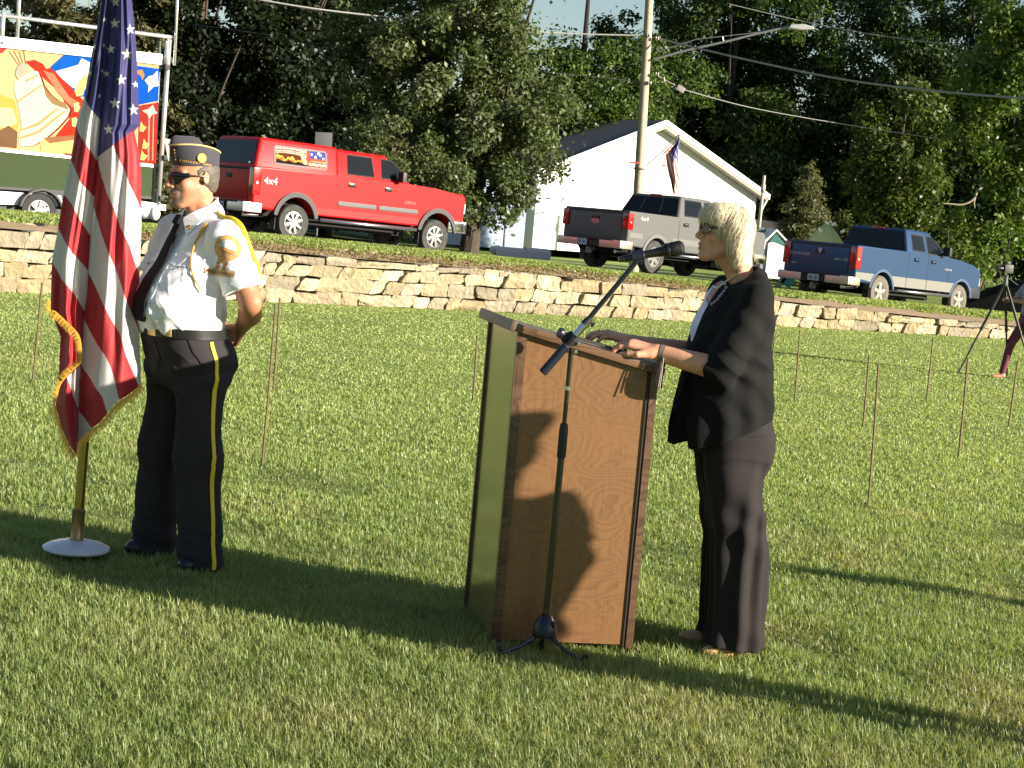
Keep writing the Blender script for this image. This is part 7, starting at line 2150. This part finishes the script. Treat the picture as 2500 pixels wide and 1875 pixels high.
    b = MB(); b._add([tuple(v-o0) for v in q]+[tuple(v-o0+np.array((0, .02, 0))) for v in q], [(0, 1, 2), (5, 4, 3), (0, 3, 4, 1), (1, 4, 5, 2), (2, 5, 3, 0)]); o_ = b.build("pennant", mat("petal_white", (.72, .72, .68), .6), None, False); o_.location = tuple(o0); tag(o_, "small white triangular pennant hanging beside the trailer's corner post", "pennant")
    # white bags at the deck foot
    for (px, py, lab) in ((352, 518, "larger white sack lying under the right end of the trailer"), (378, 522, "smaller white sack beside the larger one under the trailer")):
        q = P(px, py, 33); b = body_obj("sack", ell((0, 0, .10), (.20 if px == 352 else .10, .15, .13)), (-.3, -.3, -.1), (.3, .3, .3), .03, mat("white_panel", (.80, .80, .78), .6)); b.location = tuple(q-np.array((0, 0, .1))); tag(b, lab, "sack")

def build_stakes():
    st = [((103, 690), (80, 932), "thin wooden stake in the grass left of the flag"), ((673, 742), (640, 1137), "tall wooden stake standing in the grass right of the man"), ((683, 728), (668, 950), "wooden stake just behind the tall one right of the man"),
          ((2145, 888), (2120, 1235), "nearest and tallest wooden stake right of the woman"), ((2122, 865), (2107, 1042), "short stake just left of the tallest stake right of the woman"), ((1953, 806), (1940, 980), "stake in the grass close behind the woman's back"),
          ((2278, 825), (2262, 980), "farther stake midway between the woman and the photographer"), ((2363, 875), (2340, 1120), "stake below the photographer's tripod foot"), ((2485, 880), (2462, 1042), "stake below the photographer at the right edge"),
          ((1886, 965), (1877, 1125), "stake showing just below the woman's jacket hem"), ((1370, 806), (1367, 830), "tip of a stake seen behind the lectern's top edge"), ((1588, 792), (1586, 840), "thin stake behind the woman's hands"), ((1165, 820), (1155, 975), "thin stake just left of the lectern"), ((1892, 822), (1882, 900), "stake almost hidden along the woman's back")]
    m = mat("stained_stake_wood", (.17, .12, .055), .8, noise=(30, .5))
    for (a, b_, lab) in st:
        g = G(*b_); top = P(a[0], a[1], g[1])-g
        w = .0078 if g[1] > 11 else .0060
        mb = MB(); Lh = np.linalg.norm(top)
        mb.tube([(0, 0, -.03), (top[0]*.5+.003, .002, top[2]*.5), tuple(top)], [w*1.3, w*1.25, w*1.1], 5)
        o_ = mb.build("garden_stake", m, None, False); o_.location = tuple(g); tag(o_, lab, "stake", "stakes standing in the field")

def simple_person(name, label, base, rz, h, cols, pose, cap_hat=None, res=.012, group=None):
    """small or out-of-frame figure: continuous body with clothes as children"""
    root = empty("person", tuple(base), rz, label, "person", group)
    k = h/1.72
    hd = xf(union(head_items(False, 0, 1.0), .02), (0, -.01, 1.60), np.eye(3))
    J = pose
    it = [hd, (cap((0, .01, 1.36), (0, 0, 1.52), .052), .03), (loft([(.85, 0, 0, .15, .10), (1.0, 0, 0, .135, .095), (1.25, 0, 0, .16, .11), (1.38, 0, 0, .12, .08), (1.42, 0, 0, .06, .05)]), .02), (ell((0, 0, .9), (.15, .11, .11)), .03)]
    for s_, q in ((1, 'l'), (-1, 'r')):
        it += [(cap((.16*s_, 0, 1.37), J['e'+q], .045, .038), .03), (cap(J['e'+q], J['w'+q], .038, .026), .02)]
        it += hand_items(J['w'+q], np.array(J['w'+q])-np.array(J['e'+q]), (0, -.3, 1), -s_, .45)
        it += [(cap((.085*s_, 0, .87), J['k'+q], .08, .053), .04), (cap(J['k'+q], J['a'+q], .050, .034), .03), (cap(np.array(J['a'+q])+np.array((0, .02, -.03)), np.array(J['a'+q])+np.array((0, -.14, -.05)), .032, .026), .02)]
    fn = union(it, .02)
    body_obj("body", fn, (-.7, -.75, -.02), (.7, .6, 1.78), res if res < .012 else .011, M_SKIN, root, skin_tone((.50, .26, .17)))
    sh = [loft([(.90, 0, 0, .17, .125), (1.0, 0, 0, .155, .115), (1.25, 0, 0, .178, .128), (1.37, 0, 0, .15, .10), (1.43, 0, 0, .08, .065)])]
    for s_, q in ((1, 'l'), (-1, 'r')): sh += [(cut(cap((.155*s_, 0, 1.36), J['e'+q], .06, .055), (np.array(J['e'+q])*.75+np.array((.155*s_, 0, 1.36))*.25, np.array(J['e'+q])-np.array((.155*s_, 0, 1.36)))), .03)]
    body_obj("shirt", disp(union(sh, .03), foldf(.004, 20, 15, 40)), (-.7, -.6, .85), (.7, .6, 1.5), res, mat("cloth_%s" % cols[0][0], cols[0][1], .8), root)
    tr = [loft([(.80, 0, 0, .16, .125), (.90, 0, 0, .17, .13), (.97, 0, 0, .16, .12)])]
    for s_, q in ((1, 'l'), (-1, 'r')): tr += [(cap((.085*s_, 0, .85), J['k'+q], .092, .063), .04), (cap(J['k'+q], np.array(J['a'+q])+np.array((0, 0, .03)), .060, .045), .03)]
    body_obj("trousers", union(tr, .03), (-.7, -.75, 0), (.7, .6, 1.0), res, mat("cloth_%s" % cols[1][0], cols[1][1], .8), root)
    body_obj("hair", cut(ell((0, .01, 1.635), (.084, .104, .10)), ((0, -.05, 1.60), (0, -1, -.8))), (-.12, -.14, 1.5), (.12, .14, 1.76), .008, mat("cloth_%s" % cols[2][0], cols[2][1], .7), root)
    if cap_hat:
        b = MB()
        if cap_hat == 'brim':
            b.lathe([(.135, .0), (.14, .008), (.098, .016), (.088, .085), (.06, .098), (0, .10)], (0, -.01, 1.66), (0, -.06, 1), 24)
        elif cap_hat == 'flat':
            b.lathe([(.090, .0), (.094, .006), (.128, .080), (.124, .10), (0, .105)], (0, -.01, 1.655), (0, .0, 1), 24)
        b.build("hat", mat("cloth_%s" % cols[3][0], cols[3][1], .8), root)
    root.scale = (k, k, k)
    return root

def build_far_people():
    # photographer at the right edge
    g = G(2470, 925)
    base = (P(2508, 900, g[1])[0]-.04, g[1]+.0, 0)
    pose = dict(el=(.22, -.10, 1.10), er=(-.20, -.16, 1.12), wl=(.05, -.30, 1.12), wr=(-.04, -.34, 1.14), kl=(.10, .10, .50), kr=(-.10, -.20, .50), al=(.10, .30, .09), ar=(-.12, -.27, .06))
    r_ = simple_person("person", "photographer in grey hat, dark vest and maroon trousers behind the tripod", base, R(-78), 1.60,
                  (("paleblue", (.26, .29, .38)), ("maroon", (.13, .022, .045)), ("brownhair", (.10, .05, .025)), ("greyhat", (.16, .15, .14))), pose, 'brim', .011)
    vb = MB(); vb.box((.16, -.02, 1.20), (.03, .20, .42), None, .01); vb.build("vest", mat("dark_vest", (.02, .02, .025), .8), r_)
    # tripod with camera
    d = g[1]-.15
    A = P(2337, 871, d); A[2] = 0
    head = P(2455, 690, d)
    root = empty("tripod", (head[0], head[1], 0), 0, "black camera tripod with wide spread legs in front of the photographer", "tripod")
    o = np.array((head[0], head[1], 0)); hz = head[2]
    blk = mat("tripod_black", (.014, .015, .015), .5)
    for q in (A+np.array((0, -.1, 0)), np.array((P(2478, 890, d)[0], d+.3, 0)), np.array((P(2492, 892, d)[0]+.1, d-.4, 0))):
        v = q-o; b = MB(); b.tube([(0, 0, hz), tuple(v*.48+np.array((0, 0, hz*.52))), tuple(v*.5+np.array((0, 0, hz*.5))), tuple(v*.98+np.array((0, 0, .03)))], [.020, .018, .013, .011], 7)
        lo = b.build("leg", blk, root)
        b = MB(); q2 = v*.49+np.array((0, 0, hz*.51)); b.lathe([(.022, -.03), (.024, 0), (.022, .03)], q2, tuple(v-np.array((0, 0, hz))), 8); b.build("leg_lock", blk, lo)
    b = MB(); b.lathe([(.03, -.05), (.035, 0), (.025, .06), (.03, .10)], (0, 0, hz), (0, 0, 1), 10); b.tube([(0, 0, hz+.08), (.16, -.02, hz-.02)], .008, 5); b.build("head", mat("tripod_grey", (.12, .12, .12), .4, .3), root)
    cr = empty("camera", (head[0], head[1], hz+.12), R(20), "black video camera mounted on the tripod at the right edge", "camera")
    b = MB(); b.box((0, 0, .06), (.13, .10, .11), None, .012); b.box((0, .0, .135), (.05, .06, .04), None, .008); b.build("body", blk, cr)
    b = MB(); b.lathe([(.030, 0), (.034, .02), (.034, .10), (.038, .105), (.036, .12), (0, .115)], (-.05, 0, .06), (-1, 0, 0), 16); b.build("lens", mat("lens_black", (.01, .01, .012), .15), cr)
    # two spectators out of frame on the right whose shadows fall into the picture
    pose2 = dict(el=(.24, .04, 1.10), er=(-.24, .04, 1.10), wl=(.20, -.12, .90), wr=(-.20, -.12, .90), kl=(.09, 0, .48), kr=(-.09, 0, .48), al=(.10, 0, .09), ar=(-.10, 0, .09))
    sl = SUN_SLOPE
    t = 2.78; ux, uy = 1/math.sqrt(1+sl*sl), -sl/math.sqrt(1+sl*sl)
    simple_person("person", "spectator in flat topped cap right of the picture, shadow falling on the lectern", (.185+ux*t, 6.345+uy*t, 0), R(-82), 1.61,
                  (("navyshirt", (.03, .04, .08)), ("khaki", (.25, .2, .13)), ("brownhair", (.10, .05, .025)), ("navycap", (.03, .03, .05))), dict(pose2, el=(.205, .03, 1.12), er=(-.205, .03, 1.12), wl=(.175, -.02, .90), wr=(-.175, -.02, .90)), 'flat', .016)
    simple_person("person", "bareheaded spectator farther right whose shadow crosses the grass behind the woman", (1.30+ux*6.35, 8.50+uy*6.35, 0), R(180), 1.70,
                  (("greentop", (.08, .14, .08)), ("bluejeans", (.05, .08, .16)), ("darkhair", (.03, .02, .015))), pose2, None, .016)

build_ground(); build_wall(); build_grass(); build_trees(); build_house(); build_near_street(); build_pole(); build_trailer()
build_trucks(); build_stakes(); build_flag(); build_lectern(); build_mic(); build_man(); build_woman(); build_far_people()
